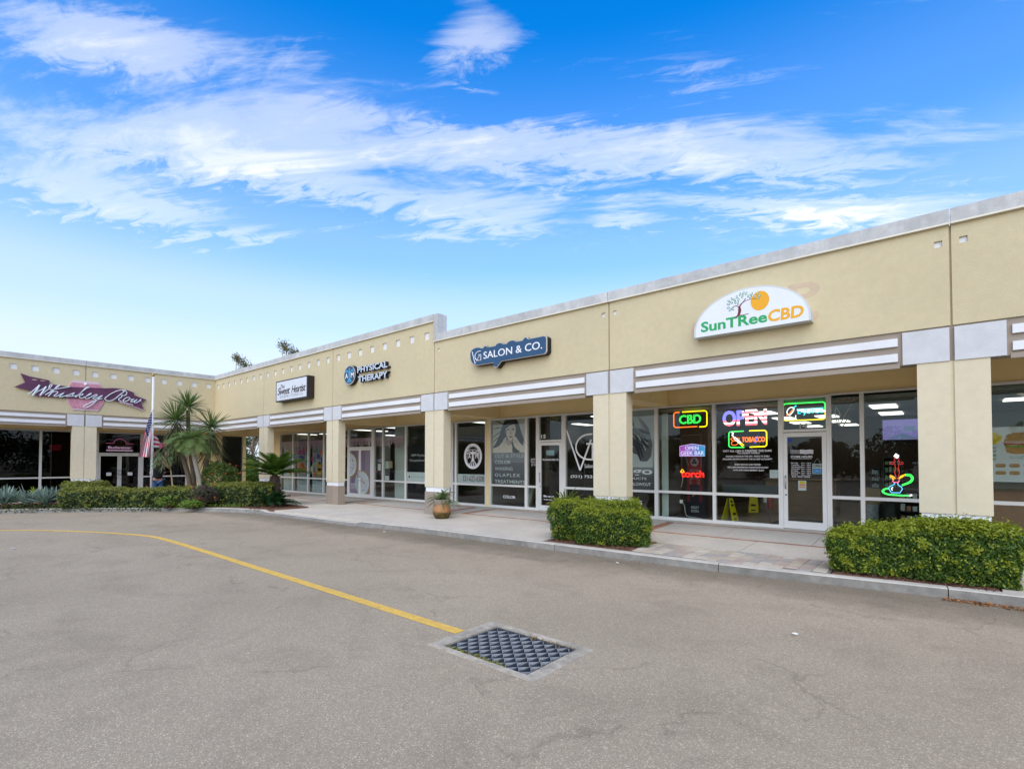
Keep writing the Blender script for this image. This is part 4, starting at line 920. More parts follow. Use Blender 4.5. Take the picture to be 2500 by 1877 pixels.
# violet-to-blue sign
gm = bpy.data.materials.new('violet_to_blue_glow'); gm.use_nodes = True; t = gm.node_tree; pb = t.nodes['Principled BSDF']
g_ = t.nodes.new('ShaderNodeNewGeometry'); sp = t.nodes.new('ShaderNodeSeparateXYZ'); t.links.new(g_.outputs['Position'], sp.inputs[0])
cc = nramp(t, nmath('DIVIDE', nmath('SUBTRACT', sp.outputs[0], 24.92, tree=t), .68, tree=t), [(0.05, (0.36, 0.045, 0.42)), (0.5, (0.20, 0.13, 0.52)), (0.95, (0.01, 0.30, 0.58))])
t.links.new(cc, pb.inputs['Emission Color']); pb.inputs['Emission Strength'].default_value = 0.75; pb.inputs['Base Color'].default_value = (.05, .05, .1, 1)
nz = thing('lit_sign', 'violet to blue lit sign with a peaked top hanging below the green neon letters', 'neon sign', (25.26, DN, 1.84))
pk5 = [(24.925, 1.845), (25.60, 1.845), (25.60, 2.115), (25.26, 2.17), (24.925, 2.115)]
MB().prism(pk5, DN, DN + .012).build('face', gm, nz); neon(nz, 'border_tube', glow('soft_border', (.65, .5, .85), .8), [pk5 + [pk5[0]]], .006, DN - .004)
pale = glow('pale_letters', (0.72, 0.66, 0.88), 0.75)
text('lettering', 'OPEN', 25.07, 25.43, 2.01, 2.11, DN - .002, pale, nz, ext=.004); text('lettering', 'GEEK BAR', 24.95, 25.58, 1.87, 1.98, DN - .002, pale, nz, ext=.004)
neon(nz, 'chain', flat('chain_grey', (.4, .4, .4)), [[(24.98, 2.12), (24.98, 2.40), (25.50, 2.41), (25.50, 2.12)], [(24.97, 1.84), (24.97, 1.50)], [(25.50, 1.84), (25.50, 1.5)], [(25.08, 1.84), (25.11, 1.72), (25.17, 1.6)]], .0035)
nz = thing('neon_sign', 'red lowercase neon word with a small yellow flame at its first letter', 'neon sign', (25.26, DN, 1.27))
outline_text(nz, 'lettering', 'torch', 24.96, 25.57, 1.28, 1.46, 'red', .009, off=.02); neon(nz, 'flame_tube', 'amber', [[(24.94, 1.42), (24.99, 1.49), (25.04, 1.42), (24.99, 1.40), (24.94, 1.42)]], .014)
neon(nz, 'cord', white_m, [[(24.98, 1.26), (24.96, 1.1), (24.93, 1.0)], [(24.95, .60), (25.02, .50), (25.05, .30), (25.12, .22), (25.35, .20), (25.6, .17), (25.85, .16)]], .006, DN + .05, smooth=3); MB().box(24.90, 24.97, DN + .03, DN + .08, .57, .66).build('plug', white_m, nz)
# hookah
nz = thing('neon_sign', 'hookah-shaped neon with a red stem, blue bowl and green hose', 'neon sign', (29.63, DN, 1.0))
dimg = glow('neon_dim_red', (0.75, .03, .03), .5)
neon(nz, 'coal_tube', 'white', [[(29.60, 1.85), (29.66, 1.79)], [(29.61, 1.87), (29.67, 1.82)], [(29.585, 1.83), (29.64, 1.775)]], .012)
neon(nz, 'stem_tube', dimg, [[(29.59, 1.77), (29.60, 1.71), (29.60, 1.69), (29.53, 1.69), (29.52, 1.67), (29.53, 1.65), (29.60, 1.65), (29.60, 1.60), (29.615, 1.55), (29.59, 1.48), (29.61, 1.41), (29.60, 1.35), (29.67, 1.35), (29.66, 1.41), (29.675, 1.48), (29.65, 1.55), (29.665, 1.60), (29.66, 1.65), (29.73, 1.65), (29.74, 1.67), (29.73, 1.69), (29.66, 1.69), (29.665, 1.73), (29.67, 1.77), (29.59, 1.77)]], .008)
neon(nz, 'bowl_tube', 'sky', [[(29.59, 1.25), (29.58, 1.22), (29.50, 1.17), (29.485, 1.13), (29.53, 1.045), (29.675, 1.045), (29.72, 1.13), (29.70, 1.17), (29.65, 1.21), (29.64, 1.25)]], .008); neon(nz, 'collar_tube', 'pink', [[(29.55, 1.30), (29.57, 1.265), (29.65, 1.265), (29.67, 1.31)]], .009)
neon(nz, 'arm_tube', 'amber', [[(29.57, 1.31), (29.55, 1.36), (29.51, 1.38), (29.52, 1.41), (29.56, 1.39), (29.60, 1.34)], [(29.66, 1.34), (29.74, 1.40), (29.77, 1.435), (29.70, 1.40), (29.66, 1.34)]], .01)
neon(nz, 'hose_tube', 'green', [[(29.77, 1.435), (29.86, 1.43), (29.90, 1.36), (29.86, 1.27), (29.71, 1.195)], [(29.77, 1.41), (29.84, 1.405), (29.875, 1.35), (29.83, 1.28), (29.71, 1.215)], [(29.49, 1.145), (29.41, 1.12), (29.37, 1.06), (29.46, 1.0), (29.66, .985), (29.83, .985)], [(29.49, 1.125), (29.43, 1.11), (29.395, 1.06), (29.47, 1.015), (29.66, 1.0), (29.83, 1.0)]], .008, smooth=3)
neon(nz, 'mouthpiece_tube', 'white', [[(29.82, .99), (29.87, 1.02), (29.88, 1.0), (29.83, .98)], [(29.56, 1.16), (29.53, 1.13), (29.55, 1.09)]], .008); neon(nz, 'cord', metal_d, [[(29.63, 1.88), (29.62, 1.97)]], .003)
# white text on glass
def decal(label, rows, m_=white_m, off=.012, d=YS - .0015):
    r = thing('window_lettering', label, 'lettering', (rows[0][1], d, rows[-1][3]))
    for s_, u0, u1, z0, z1 in rows: text('lettering', s_, u0, u1, z0, z1, d, m_, r, ext=.001, off=off)
    return r
decal('seven lines of small white capitals on the glass under the orange neon', [('NOT ALL CBD IS CREATED THE SAME', 26.09, 27.23, 1.94, 1.99), ('YOU DESERVE THE BEST', 26.43, 26.96, 1.892, 1.927), ('PROUDLY MADE IN THE USA - FARM TO SHELF', 26.16, 27.18, 1.812, 1.85), ('EXCLUSIVE CERTIFICATION BY THE US HEMP AUTHORITY', 26.08, 27.24, 1.742, 1.78), ('EVERY BATCH LAB TESTED', 26.37, 26.98, 1.607, 1.645), ('EXCLUSIVE PROPRIETARY NANOTECHNOLOGY', 26.2, 27.15, 1.537, 1.575), ('CATS AND DOGS BENEFIT ALSO!', 26.33, 27.05, 1.467, 1.505)], off=.02)
DD = YS - .034
hrs = decal('white store hours and weekday list on the glass shop door', [('STORE HOURS', 27.645, 28.09, 1.79, 1.84)] + [r_ for i, dname in enumerate(('Monday', 'Tuesday', 'Wednesday', 'Thursday', 'Friday', 'Saturday', 'Sunday')) for r_ in ((dname, 27.65, 27.65 + .024 * len(dname), 1.65 - i * .045, 1.683 - i * .045), ('9am - 10pm', 27.86, 28.06, 1.65 - i * .045, 1.68 - i * .045))] + [('321-757-7020', 27.66, 28.04, 1.335, 1.365)], off=.015, d=DD)
MB().box(27.66, 28.07, DD - .001, DD, 1.765, 1.772).build('underline', white_m, hrs)
fl = thing('window_sticker', 'white stars-and-stripes flag sticker above the store hours', 'sticker', (27.87, DD, 1.88))
m = MB()
for i in range(4): ribbon2(m, [(27.83 + .28 * k / 8, 1.965 - i * .025 + .006 * math.sin(k * 1.3)) for k in range(9)], .0075, DD - .001, DD)
m.build('stripe', white_m, fl); m = MB()
for i in range(6):
    for j in range(4): m.prism(arcpts((27.645 + i * .031 + (j % 2) * .012, 1.965 - j * .024), .0085, .0085, 0, 300, 5), DD - .001, DD)
m.build('star', white_m, fl)
op = thing('door_sign', 'white and blue hanging sign on the shop door saying open', 'sign', (28.18, DD, 1.42))
MB().box(28.085, 28.29, DD + .012, DD + .017, 1.42, 1.65).build('board', white_m, op); blu = flat('sign_blue', (0.02, 0.23, 0.62)); MB().box(28.095, 28.28, DD + .010, DD + .012, 1.43, 1.54).build('band', blu, op)
text('lettering', 'OPEN', 28.10, 28.275, 1.56, 1.635, DD + .011, flat('sign_black', (.02, .02, .04)), op, ext=.001, off=.02); text('lettering', 'COME IN', 28.115, 28.26, 1.46, 1.51, DD + .009, flat('pale_blue', (.45, .68, .9)), op, ext=.001)
neon(op, 'string', white_m, [[(28.11, 1.65), (28.185, 1.78), (28.26, 1.65)]], .003, DD + .014)
fy = thing('door_flyer', 'small yellow, orange and white flyer taped low on the shop door', 'flyer', (27.87, DD, 1.03))
MB().box(27.79, 27.955, DD + .012, DD + .014, 1.03, 1.26).build('sheet', white_m, fy); MB().box(27.82, 27.925, DD + .010, DD + .012, 1.18, 1.245).build('print', flat('flyer_yellow', (.75, .6, .03)), fy); MB().box(27.815, 27.93, DD + .010, DD + .012, 1.09, 1.175).build('print', flat('flyer_orange', (.75, .22, .08)), fy); text('lettering', '2 for $10', 27.825, 27.92, 1.105, 1.15, DD + .010, white_m, fy, ext=.001, off=.02)
pp = thing('notice', 'white paper notice taped in the second window beside the shop door', 'paper', (27.27, YS, 1.31)); MB().box(27.175, 27.37, YS + .012, YS + .014, 1.305, 1.50).build('sheet', white_m, pp)
m = MB()
for i in range(7): m.box(27.20, 27.345 - .03 * (i % 3), YS + .0105, YS + .012, 1.335 + i * .021, 1.341 + i * .021)
m.build('print', grey_vinyl, pp)
st = thing('door_sticker', 'small blue square sticker at the top corner of the shop door', 'sticker', (27.62, DD, 2.17)); MB().box(27.585, 27.655, DD - .001, DD, 2.17, 2.25).build('face', flat('sticker_blue', (.02, .05, .4)), st)

# ------------------------------------------------------------------ posters and decals further along
def poster(label, cat='poster', base_=(0, 0, 0)): return thing('window_poster', label, cat, base_)
PD = YS + .026
class Print:
    """flat print: coloured shapes a fraction of a millimetre apart on one sheet"""
    def __init__(s, fu, fz): s.m = MB(); s.d = PD; s.fu = fu; s.fz = fz
    def poly(s, m_, pts, sm=0):
        if sm: pts = smooth_path(pts + [pts[0]], sm)[:-1]
        s.m.use(m_); s.d -= .0004; s.m.add([(s.fu(p[0]), s.d, s.fz(p[1])) for p in pts], [tuple(range(len(pts)))]); return s
    def stroke(s, m_, pts, w, sm=3):
        P = smooth_path(pts, sm); q = MB(); s.m.use(m_); s.d -= .0004; n = len(P); L_ = []
        for i, p in enumerate(P):
            a = Vector(P[max(i - 1, 0)]); b = Vector(P[min(i + 1, n - 1)]); t_ = (b - a).normalized(); nr = Vector((-t_.y, t_.x)) * w * (math.sin(math.pi * (i + .6) / (n + .2)) + .15)
            L_ += [(s.fu(p[0] + nr.x), s.d, s.fz(p[1] + nr.y)), (s.fu(p[0] - nr.x), s.d, s.fz(p[1] - nr.y))]
        s.m.add(L_, [(2 * i, 2 * i + 1, 2 * i + 3, 2 * i + 2) for i in range(n - 1)]); return s
def vgrad(name, z0, z1, c0, c1):
    m = bpy.data.materials.new(name); m.use_nodes = True; t = m.node_tree; b = t.nodes['Principled BSDF']; b.inputs['Roughness'].default_value = .5
    g = t.nodes.new('ShaderNodeNewGeometry'); s_ = t.nodes.new('ShaderNodeSeparateXYZ'); t.links.new(g.outputs['Position'], s_.inputs[0])
    t.links.new(nramp(t, nmath('DIVIDE', nmath('SUBTRACT', s_.outputs[2], z0, tree=t), z1 - z0, tree=t), [(0, c0), (1, c1)]), b.inputs['Base Color']); return m
po = poster('tall salon poster of a long-haired woman above a list of services', base_=(18.8, PD, .9))
MB().box(18.04, 19.59, PD, PD + .003, .895, 3.16).build('sheet', vgrad('poster_mauve_grey', .9, 2.0, (0.075, 0.07, 0.09), (0.21, 0.20, 0.25)), po)
pr = Print(lambda x: 18.04 + (x - 1130) / (1860 - 1130) * 1.55, lambda y: 3.16 - (y - 380) / (1145 - 380) * 1.16)
skin = flat('print_skin', (0.86, 0.70, 0.64)); skin2 = flat('print_skin_shadow', (0.55, 0.40, 0.37)); hair = flat('print_hair', (0.022, 0.016, 0.02)); hair2 = flat('print_hair_sheen', (0.10, 0.05, 0.05)); bgp = flat('print_backdrop', (0.66, 0.62, 0.58))
pr.poly(bgp, [(1130, 380), (1860, 380), (1860, 1145), (1130, 1145)])
pr.poly(hair, [(1420, 382), (1640, 382), (1700, 470), (1750, 640), (1800, 860), (1795, 1010), (1740, 980), (1660, 800), (1600, 900), (1590, 1140), (1500, 1060), (1400, 900), (1290, 990), (1190, 1050), (1145, 1015), (1220, 900), (1300, 700), (1360, 500)], 3)
for a, b in (((1380, 560), (1150, 580)), ((1370, 480), (1190, 400)), ((1340, 640), (1150, 790)), ((1760, 700), (1840, 980)), ((1300, 760), (1145, 900))): pr.stroke(hair, [a, ((a[0] + b[0]) / 2, (a[1] + b[1]) / 2 - 12), b], 9)
pr.poly(skin, [(1420, 870), (1570, 870), (1575, 1144), (1200, 1144), (1330, 1060), (1420, 960)])
pr.poly(skin2, [(1420, 850), (1580, 850), (1560, 930), (1500, 985), (1440, 930)], 2); pr.poly(hair, [(1540, 900), (1640, 960), (1740, 1130), (1590, 1140), (1575, 1010)], 2)
pr.poly(skin, [(1438, 560), (1500, 500), (1600, 490), (1645, 560), (1640, 700), (1592, 815), (1535, 862), (1482, 835), (1440, 740), (1425, 650)], 3)
pr.poly(skin2, [(1438, 600), (1460, 640), (1455, 740), (1490, 840), (1445, 760), (1425, 650)])
pr.poly(hair, [(1385, 590), (1450, 575), (1520, 520), (1645, 480), (1632, 382), (1440, 382), (1385, 480)], 2); pr.stroke(hair2, [(1420, 540), (1500, 480), (1610, 440)], 12)
for x in (1482, 1590): pr.poly(skin2, [(x - 40, 612), (x, 584), (x + 38, 612), (x, 640)], 2); pr.poly(hair, [(x - 28, 612), (x, 602), (x + 26, 612), (x, 624)]); pr.stroke(skin2, [(x - 38, 578), (x, 564), (x + 36, 578)], 4)
pr.poly(skin2, [(1540, 600), (1552, 690), (1570, 720), (1530, 728), (1520, 712)]); lip = flat('print_lips', (0.33, 0.13, 0.15)); pr.poly(lip, [(1485, 782), (1520, 765), (1540, 770), (1565, 764), (1592, 780), (1540, 804)], 2)
pr.poly(skin, [(1145, 1040), (1290, 985), (1400, 820), (1440, 780), (1446, 850), (1400, 930), (1370, 1000), (1330, 1075), (1210, 1142), (1145, 1142)], 2)
for k in range(3): pr.stroke(skin2, [(1345 + k * 26, 930 - k * 20), (1400 + k * 14, 850 - k * 20)], 5)
pr.poly(skin, [(1590, 860), (1620, 760), (1675, 830), (1740, 930), (1852, 1060), (1852, 1138), (1740, 1120), (1620, 1010)], 2)
for k in range(3): pr.stroke(skin2, [(1612 + k * 22, 850 + k * 14), (1640 + k * 24, 930 + k * 16)], 5)
pr.m.build('portrait_print', None, po, recalc=False)
for s_, u1, z0, z1 in (('CUT & STYLE', 19.50, 1.83, 1.935), ('COLOR', 18.91, 1.70, 1.80), ('WAXING', 19.0, 1.45 + .03, 1.60 - .0), ('OLAPLEX', 19.34, 1.125, 1.24), ('TREATMENTS', 19.555, .925, 1.03)):
    pass
for s_, u1, zc in (('CUT & STYLE', 19.50, 1.885), ('COLOR', 18.91, 1.665), ('WAXING', 19.0, 1.44), ('OLAPLEX', 19.34, 1.215), ('TREATMENTS', 19.555, .985)):
    text('lettering', s_, 18.17, u1, zc - .058, zc + .058, PD - .012, flat('poster_letter_grey', (.62, .63, .67)) if s_.startswith('CUT') else flat('poster_letter', (.85, .87, .92)), po, ext=.0008, space=1.25 if s_ == 'OLAPLEX' else 1, off=.004)
decal('white word on the lower glass pane under the woman poster', [('COLOR', 18.58, 19.14, .41, .51)])
# second salon poster
po = poster('grey salon poster with swirling hair strokes, left of the green neon', base_=(23.5, PD, .9))
MB().box(22.82, 24.24, PD, PD + .003, .90, 3.165).build('sheet', vgrad('poster_charcoal', 1.2, 1.8, (0.06, 0.06, 0.07), (0.55, 0.55, 0.57)), po)
ink = flat('print_ink', (0.07, 0.065, 0.085)); ink2 = flat('print_mid', (0.20, 0.19, 0.22)); pal = flat('print_pale', (0.75, 0.75, 0.77))
pr = Print(lambda x: 23.5 + (x - 205) * .0026, lambda y: 3.165 - (y - 225) * .00231)
pr.poly(pal, [(-50, 930), (460, 930), (460, 560), (-50, 480)])
pr.poly(ink2, [(-50, 440), (205, 440), (430, 500), (440, 800), (330, 860), (200, 700), (-50, 900)], 2)
rs = random.Random(3)
for k in range(46):
    x0 = rs.uniform(-40, 240); y0 = rs.uniform(420, 620); L_ = rs.uniform(120, 300); a = rs.uniform(.5, 1.3)
    pr.stroke(rs.choice((ink, ink, ink2, pal)), [(x0, y0), (x0 + L_ * .45 * math.cos(a) + 30, y0 + L_ * .35), (min(445, x0 + L_ * math.cos(a) * .9 + 40), min(905, y0 + L_ * math.sin(a)))], rs.uniform(5, 16))
for k in range(7): pr.stroke(ink2, [(280 + k * 9, 300 + k * 25), (350 + k * 10, 370 + k * 22), (425, 470 + k * 12)], 4)
pr.stroke(ink, [(210, 250), (215, 340), (240, 420)], 12); pr.stroke(ink, [(300, 470), (370, 500), (430, 520)], 14)
pr.m.build('hair_print', None, po, recalc=False)
pl = flat('poster_letter_pale', (.8, .8, .84))
text('lettering', 'lègo', 23.16, 24.16, 1.27, 1.53, PD - .024, pl, po, ext=.0008, off=.02); text('lettering', 'PRODUCTS', 23.16, 23.98, 1.18, 1.245, PD - .024, pl, po, ext=.0008, off=.01); text('lettering', 'BLOWOUT', 23.53, 24.11, 1.01, 1.095, PD - .024, flat('poster_letter_white', (.85, .85, .88)), po, ext=.0008)
decal('white letters low on the glass beside the grey hair poster', [('BAKING', 23.17, 23.84, .475, .58)])
# salon window and door lettering
mono = thing('window_lettering', 'large white thin-line monogram and phone number on the salon glass', 'lettering', (21.8, YS, 1.15))
m = MB()
def bar(m, a, b, w, d0=YS - .003, d1=YS - .001):
    A, B_ = Vector(a), Vector(b); t_ = (B_ - A).normalized(); n_ = Vector((-t_.y, t_.x)) * w / 2
    m.prism([tuple(A + n_), tuple(B_ + n_), tuple(B_ - n_), tuple(A - n_)], d0, d1)
bar(m, (21.26, 2.70), (21.77, 1.42), .055); bar(m, (21.77, 1.42), (22.17, 2.36), .055, YS - .0035)
ribbon2(m, [(22.22, 2.535)] + [(22.12 + .50 * math.cos(R(a)), 2.145 + .39 * math.sin(R(a))) for a in range(100, 261, 8)] + [(22.22, 1.755)], .027, YS - .004, YS - .001)
bar(m, (22.22, 1.73), (22.22, 2.26), .055, YS - .0045); bar(m, (22.0, 2.24), (22.25, 2.24), .055, YS - .005); m.build('monogram', white_m, mono)
text('lettering', 'Salon & Co.', 21.93, 22.62, 1.50, 1.62, YS - .001, white_m, mono, ext=.001); text('lettering', '(321) 752-8081', 21.42, 22.66, 1.165, 1.275, YS - .001, white_m, mono, ext=.001, off=.01)
decal('small white street number on the glass above the salon door', [('15', 20.26, 20.44, 2.45, 2.58)], off=.02)
dl = decal('small white salon name and notes on the salon door glass', [('VG SALON AND CO.', 20.33, 20.99, 1.72, 1.785), ('like us on', 20.38, 20.80, .53, .60), ('facebook', 20.38, 20.72, .44, .475)], d=DD, off=.02)
pn = thing('notice', 'pale blue square notice taped on the salon door', 'paper', (20.6, DD, 1.9)); MB().box(20.485, 20.80, DD + .012, DD + .014, 1.90, 2.06).build('sheet', flat('notice_blue', (.35, .48, .55)), pn)
decal('five short white lines on the narrow glass left of the salon door', [('Tues 9-6', 19.82, 20.06, 1.76, 1.795), ('Wed 9-6', 19.80, 20.07, 1.71, 1.74), ('Thur 9-7', 19.82, 20.07, 1.655, 1.685), ('Fri 9-6', 19.84, 20.06, 1.60, 1.63), ('Sat 9-4', 19.83, 20.05, 1.55, 1.58)], off=.02)
# therapist's window emblem
em = thing('window_emblem', 'white round emblem with a spread-armed figure on the therapist window', 'emblem', (17.08, YS, 1.41))
m = MB(); ribbon2(m, [(17.08 + .42 * math.cos(R(a)), 1.885 + .425 * math.sin(R(a))) for a in range(0, 366, 6)], .048, YS - .002, YS - .001)
ribbon2(m, [(17.08 + .355 * math.cos(R(a)), 1.885 + .36 * math.sin(R(a))) for a in range(0, 366, 6)], .007, YS - .002, YS - .001)
bar(m, (16.78, 2.125), (17.38, 2.125), .025); bar(m, (16.78, 1.68), (16.78, 2.14), .02); bar(m, (17.38, 1.68), (17.38, 2.14), .02)
m.prism([(17.03, 2.05), (17.13, 2.05), (17.12, 1.85), (17.16, 1.70), (17.0, 1.70), (17.04, 1.85)], YS - .0025, YS - .001); m.prism(arcpts((17.08, 2.10), .035, .045, 0, 340, 10), YS - .003, YS - .001)
for s_ in (-1, 1):
    bar(m, (17.08, 2.0), (17.08 + s_ * .29, 2.09), .04, YS - .0032); bar(m, (17.08, 1.98), (17.08 + s_ * .29, 1.99), .04, YS - .0036); bar(m, (17.08 + s_ * .05, 1.72), (17.08 + s_ * .19, 1.55), .04, YS - .0028); bar(m, (17.08 + s_ * .03, 1.72), (17.08 + s_ * .06, 1.5), .04, YS - .0026)
m.build('emblem_print', white_m, em); text('lettering', 'A', 16.83, 16.97, 1.80, 1.98, YS - .001, white_m, em, ext=.001, off=.03); text('lettering', 'M', 17.2, 17.36, 1.80, 1.98, YS - .001, white_m, em, ext=.001, off=.03)
text('lettering', 'THERAPY', 16.93, 17.23, 1.645, 1.69, YS - .003, navy, em, ext=.001)
pb_ = thing('window_banner', 'white strip with a maroon phone number under the round emblem', 'banner', (17.05, YS, .88)); MB().box(16.26, 17.74, YS + .014, YS + .016, .875, 1.215).build('sheet', white_m, pb_); text('lettering', '321-622-6508', 16.53, 17.64, .955, 1.15, YS + .0135, flat('maroon', (.17, .03, .03)), pb_, ext=.001, space=.95)
ab = thing('window_banner', 'black window film with two lines of white serif words', 'banner', (14.5, YS, 1.25)); MB().box(13.19, 15.93, YS + .014, YS + .016, 1.25, 2.345).build('film', black_m, ab); MB().box(13.19, 15.93, YS + .014, YS + .016, .06, .78).build('film', black_m, ab)
text('lettering', 'A&M Physical &', 13.44, 14.50, 1.87, 1.995, YS + .0135, white_m, ab, ext=.001); text('lettering', 'Occupational Therapy', 13.34, 14.98, 1.66, 1.785, YS + .0135, white_m, ab, ext=.001)
wb = thing('window_banner', 'white window strip with pale grey words below the black film', 'banner', (14.5, YS, .86)); MB().box(13.19, 15.93, YS + .014, YS + .016, .86, 1.245).build('sheet', flat('strip_white', (.8, .81, .84)), wb); text('lettering', 'Lake Dental Center', 13.46, 14.75, 1.02, 1.08, YS + .0135, grey_vinyl, wb, ext=.001); MB().prism(arcpts((13.33, 1.05), .05, .05, 0, 340, 12), YS + .012, YS + .014).build('dot', flat('dot_violet', (.12, .05, .2)), wb)
# cookie shop: pink icing drips, door prints, papers, colourful shapes
pinkm = mat('icing_pink', (0.58, 0.36, 0.45), 0.6, 0.05)
ic = thing('window_decal', 'pink icing drips running along the top of the cookie shop windows', 'decal', (7.5, YS, 2.3))
def drips(u0, u1, zt, rs):
    m = MB(); u = u0
    m.box(u0, u1, YS + .012, YS + .014, zt - .16, zt)
    while u < u1 - .08:
        w = rs.uniform(.06, .10); L_ = rs.choice((.10, .16, .22, .30)); c = u + w / 2
        m.prism([(u, zt - .16)] + [(c + w / 2 * math.cos(R(a)), zt - .16 - L_ + w / 2 * math.sin(R(a))) for a in range(180, 361, 30)] + [(u + w, zt - .16)], YS + .012, YS + .014); u += w + rs.uniform(.015, .05)
    return m
rs = random.Random(5)
for a, b in ((1.79, 3.25), (3.35, 4.89), (4.99, 6.45), (6.55, 7.57), (7.67, 8.71), (8.85, 10.68), (10.89, 11.48), (11.58, 13.05)): drips(a, b, 2.77, rs).build('icing', pinkm, ic)
lil = mat('lilac_print', (0.40, 0.25, 0.40), 0.6, 0.03); dough = mat('cookie_dough', (0.58, 0.34, 0.13), 0.7, 0.08, 6); icing = flat('white_icing', (0.68, 0.68, 0.72))
for nm, u0, u1, cu, cz, ru, rz, hu in (('left', 8.91, 9.68, 8.93, 1.50, .60, .62, 1), ('right', 9.84, 10.61, 9.93, .66, .64, .62, -1)):
    po = thing('door_print', 'lilac print of iced cookies filling the %s leaf of the cookie shop door' % nm, 'print', (u0, YS, .2))
    MB().box(u0, u1, YS - .020, YS - .018, .19, 2.185).build('sheet', lil, po)
    clip = lambda pts: [(min(max(p[0], u0), u1), min(max(p[1], .195), 2.18)) for p in pts]
    MB().prism(clip(arcpts((cu, cz), ru, rz, 0, 354, 40)), -.0225 + YS, YS - .020).build('cookie_print', dough, po); MB().prism(clip(arcpts((cu - .04 * hu * 0, cz + .02), ru * .86, rz * .86, 0, 354, 40)), YS - .025, YS - .0225).build('icing_print', icing, po)
    if nm == 'left': MB().prism(clip(arcpts((9.83, .68), .50, .50, 0, 354, 40)), YS - .0225, YS - .020).build('icing_print', icing, po)
    for ci, c in enumerate(((.5, .06, .06), (.06, .08, .3), (.5, .3, .03), (.25, .06, .2))):
        m = MB()
        for k in range(14):
            a, r_ = rs.uniform(0, 6.28), rs.uniform(0, .85) ** .5 * .8
            x, z, g = cu + ru * .86 * r_ * math.cos(a), cz + rz * .86 * r_ * math.sin(a), rs.uniform(0, 3.1)
            if u0 + .03 < x < u1 - .03 and .22 < z < 2.15: m.prism([(x + .03 * math.cos(g) - .009 * math.sin(g), z + .03 * math.sin(g) + .009 * math.cos(g)), (x - .03 * math.cos(g) - .009 * math.sin(g), z - .03 * math.sin(g) + .009 * math.cos(g)), (x - .03 * math.cos(g) + .009 * math.sin(g), z - .03 * math.sin(g) - .009 * math.cos(g)), (x + .03 * math.cos(g) + .009 * math.sin(g), z + .03 * math.sin(g) - .009 * math.cos(g))], YS - .0265, YS - .025)
        if m.v: m.build('sprinkle_print', flat('sprinkle_%d' % ci, c), po)
    for i in range(4): MB().box(u0 + .08, u0 + (.45 - .05 * (i % 2)), YS - .0275, YS - .0265, .40 + i * .07, .425 + i * .07).build('lettering_print', flat('faint_white', (.6, .55, .62)), po) if nm == 'left' else None
curt = mat('sheer_curtain', (0.45, 0.50, 0.54), 0.9, 0.10, 2.5, stretch=(14, 1, .6))
for a, b, z1, lab in ((1.84, 3.2, 2.6, 'first'), (3.4, 4.84, 2.6, 'second'), (5.04, 6.4, 2.6, 'third')):
    c = MB(); n = 36; pts = [(a + (b - a) * i / n, YS + .16 + .025 * math.sin(i * 1.9) + .012 * math.sin(i * .7)) for i in range(n + 1)]
    c.add([(p[0], p[1], .06) for p in pts] + [(p[0], p[1], z1) for p in pts], [(i, i + 1, n + 2 + i, n + 1 + i) for i in range(n)])
    tag(c.build('curtain', curt), 'pale blue-grey sheer curtain in the %s window left of the cookie shop column' % lab, 'curtain')
CC = {'pink': (.50, .13, .27), 'teal': (.10, .36, .36), 'violet': (.15, .10, .34), 'orange': (.68, .17, .03), 'tan': (.52, .30, .07), 'magenta': (.42, .08, .28), 'cream': (.6, .52, .42)}
CM = {k: flat('cutout_' + k, v) for k, v in CC.items()}
cut = thing('window_decal', 'colourful cut-out letters and cookies stuck across the curtained windows', 'decal', (4.2, YS, .9))
def blob(c, u, z, ru, rz, n=14, w=.0):
    MB().prism([(u + ru * math.cos(6.283 * i / n) * (1 + w * math.sin(i * 2.3)), z + rz * math.sin(6.283 * i / n) * (1 + w * math.cos(i * 1.7))) for i in range(n)], YS + .012, YS + .015).build('cut_out', CM[c], cut)
for s_, c, u0, u1, z0, z1 in (('SMALL', 'pink', 3.47, 4.62, 2.04, 2.34), ('BATCH', 'violet', 3.72, 4.42, 1.68, 1.98), ('FALL', 'orange', 3.72, 4.62, 1.24, 1.62), ('yum', 'magenta', 3.75, 4.74, .93, 1.14)): text('cut_out', s_, u0, u1, z0, z1, YS + .015, CM[c], cut, ext=.002, off=.05)
for c, u, z, ru, rz in (('tan', 6.0, 1.42, .30, .22), ('tan', 6.02, 1.12, .34, .20), ('orange', 6.22, 2.14, .15, .17), ('violet', 5.85, 1.95, .13, .15), ('violet', 6.26, 1.75, .12, .16), ('teal', 6.05, 1.62, .09, .09), ('pink', 5.35, 1.82, .14, .17), ('orange', 5.42, 2.22, .08, .13), ('teal', 5.62, 2.28, .09, .10), ('cream', 5.28, 1.28, .17, .17), ('orange', 5.52, 1.02, .12, .13), ('pink', 2.42, 1.78, .14, .16), ('teal', 2.9, 1.75, .17, .17), ('orange', 2.73, 2.2, .10, .11), ('orange', 2.5, 1.5, .16, .06), ('teal', 3.6, 1.95, .1, .12), ('violet', 3.5, 1.6, .1, .1), ('magenta', 6.35, 1.4, .06, .16), ('teal', 4.75, 1.6, .08, .14), ('orange', 4.7, 2.35, .07, .14), ('tan', 2.9, 1.0, .12, .09)): blob(c, u, z, ru, rz, w=.12)
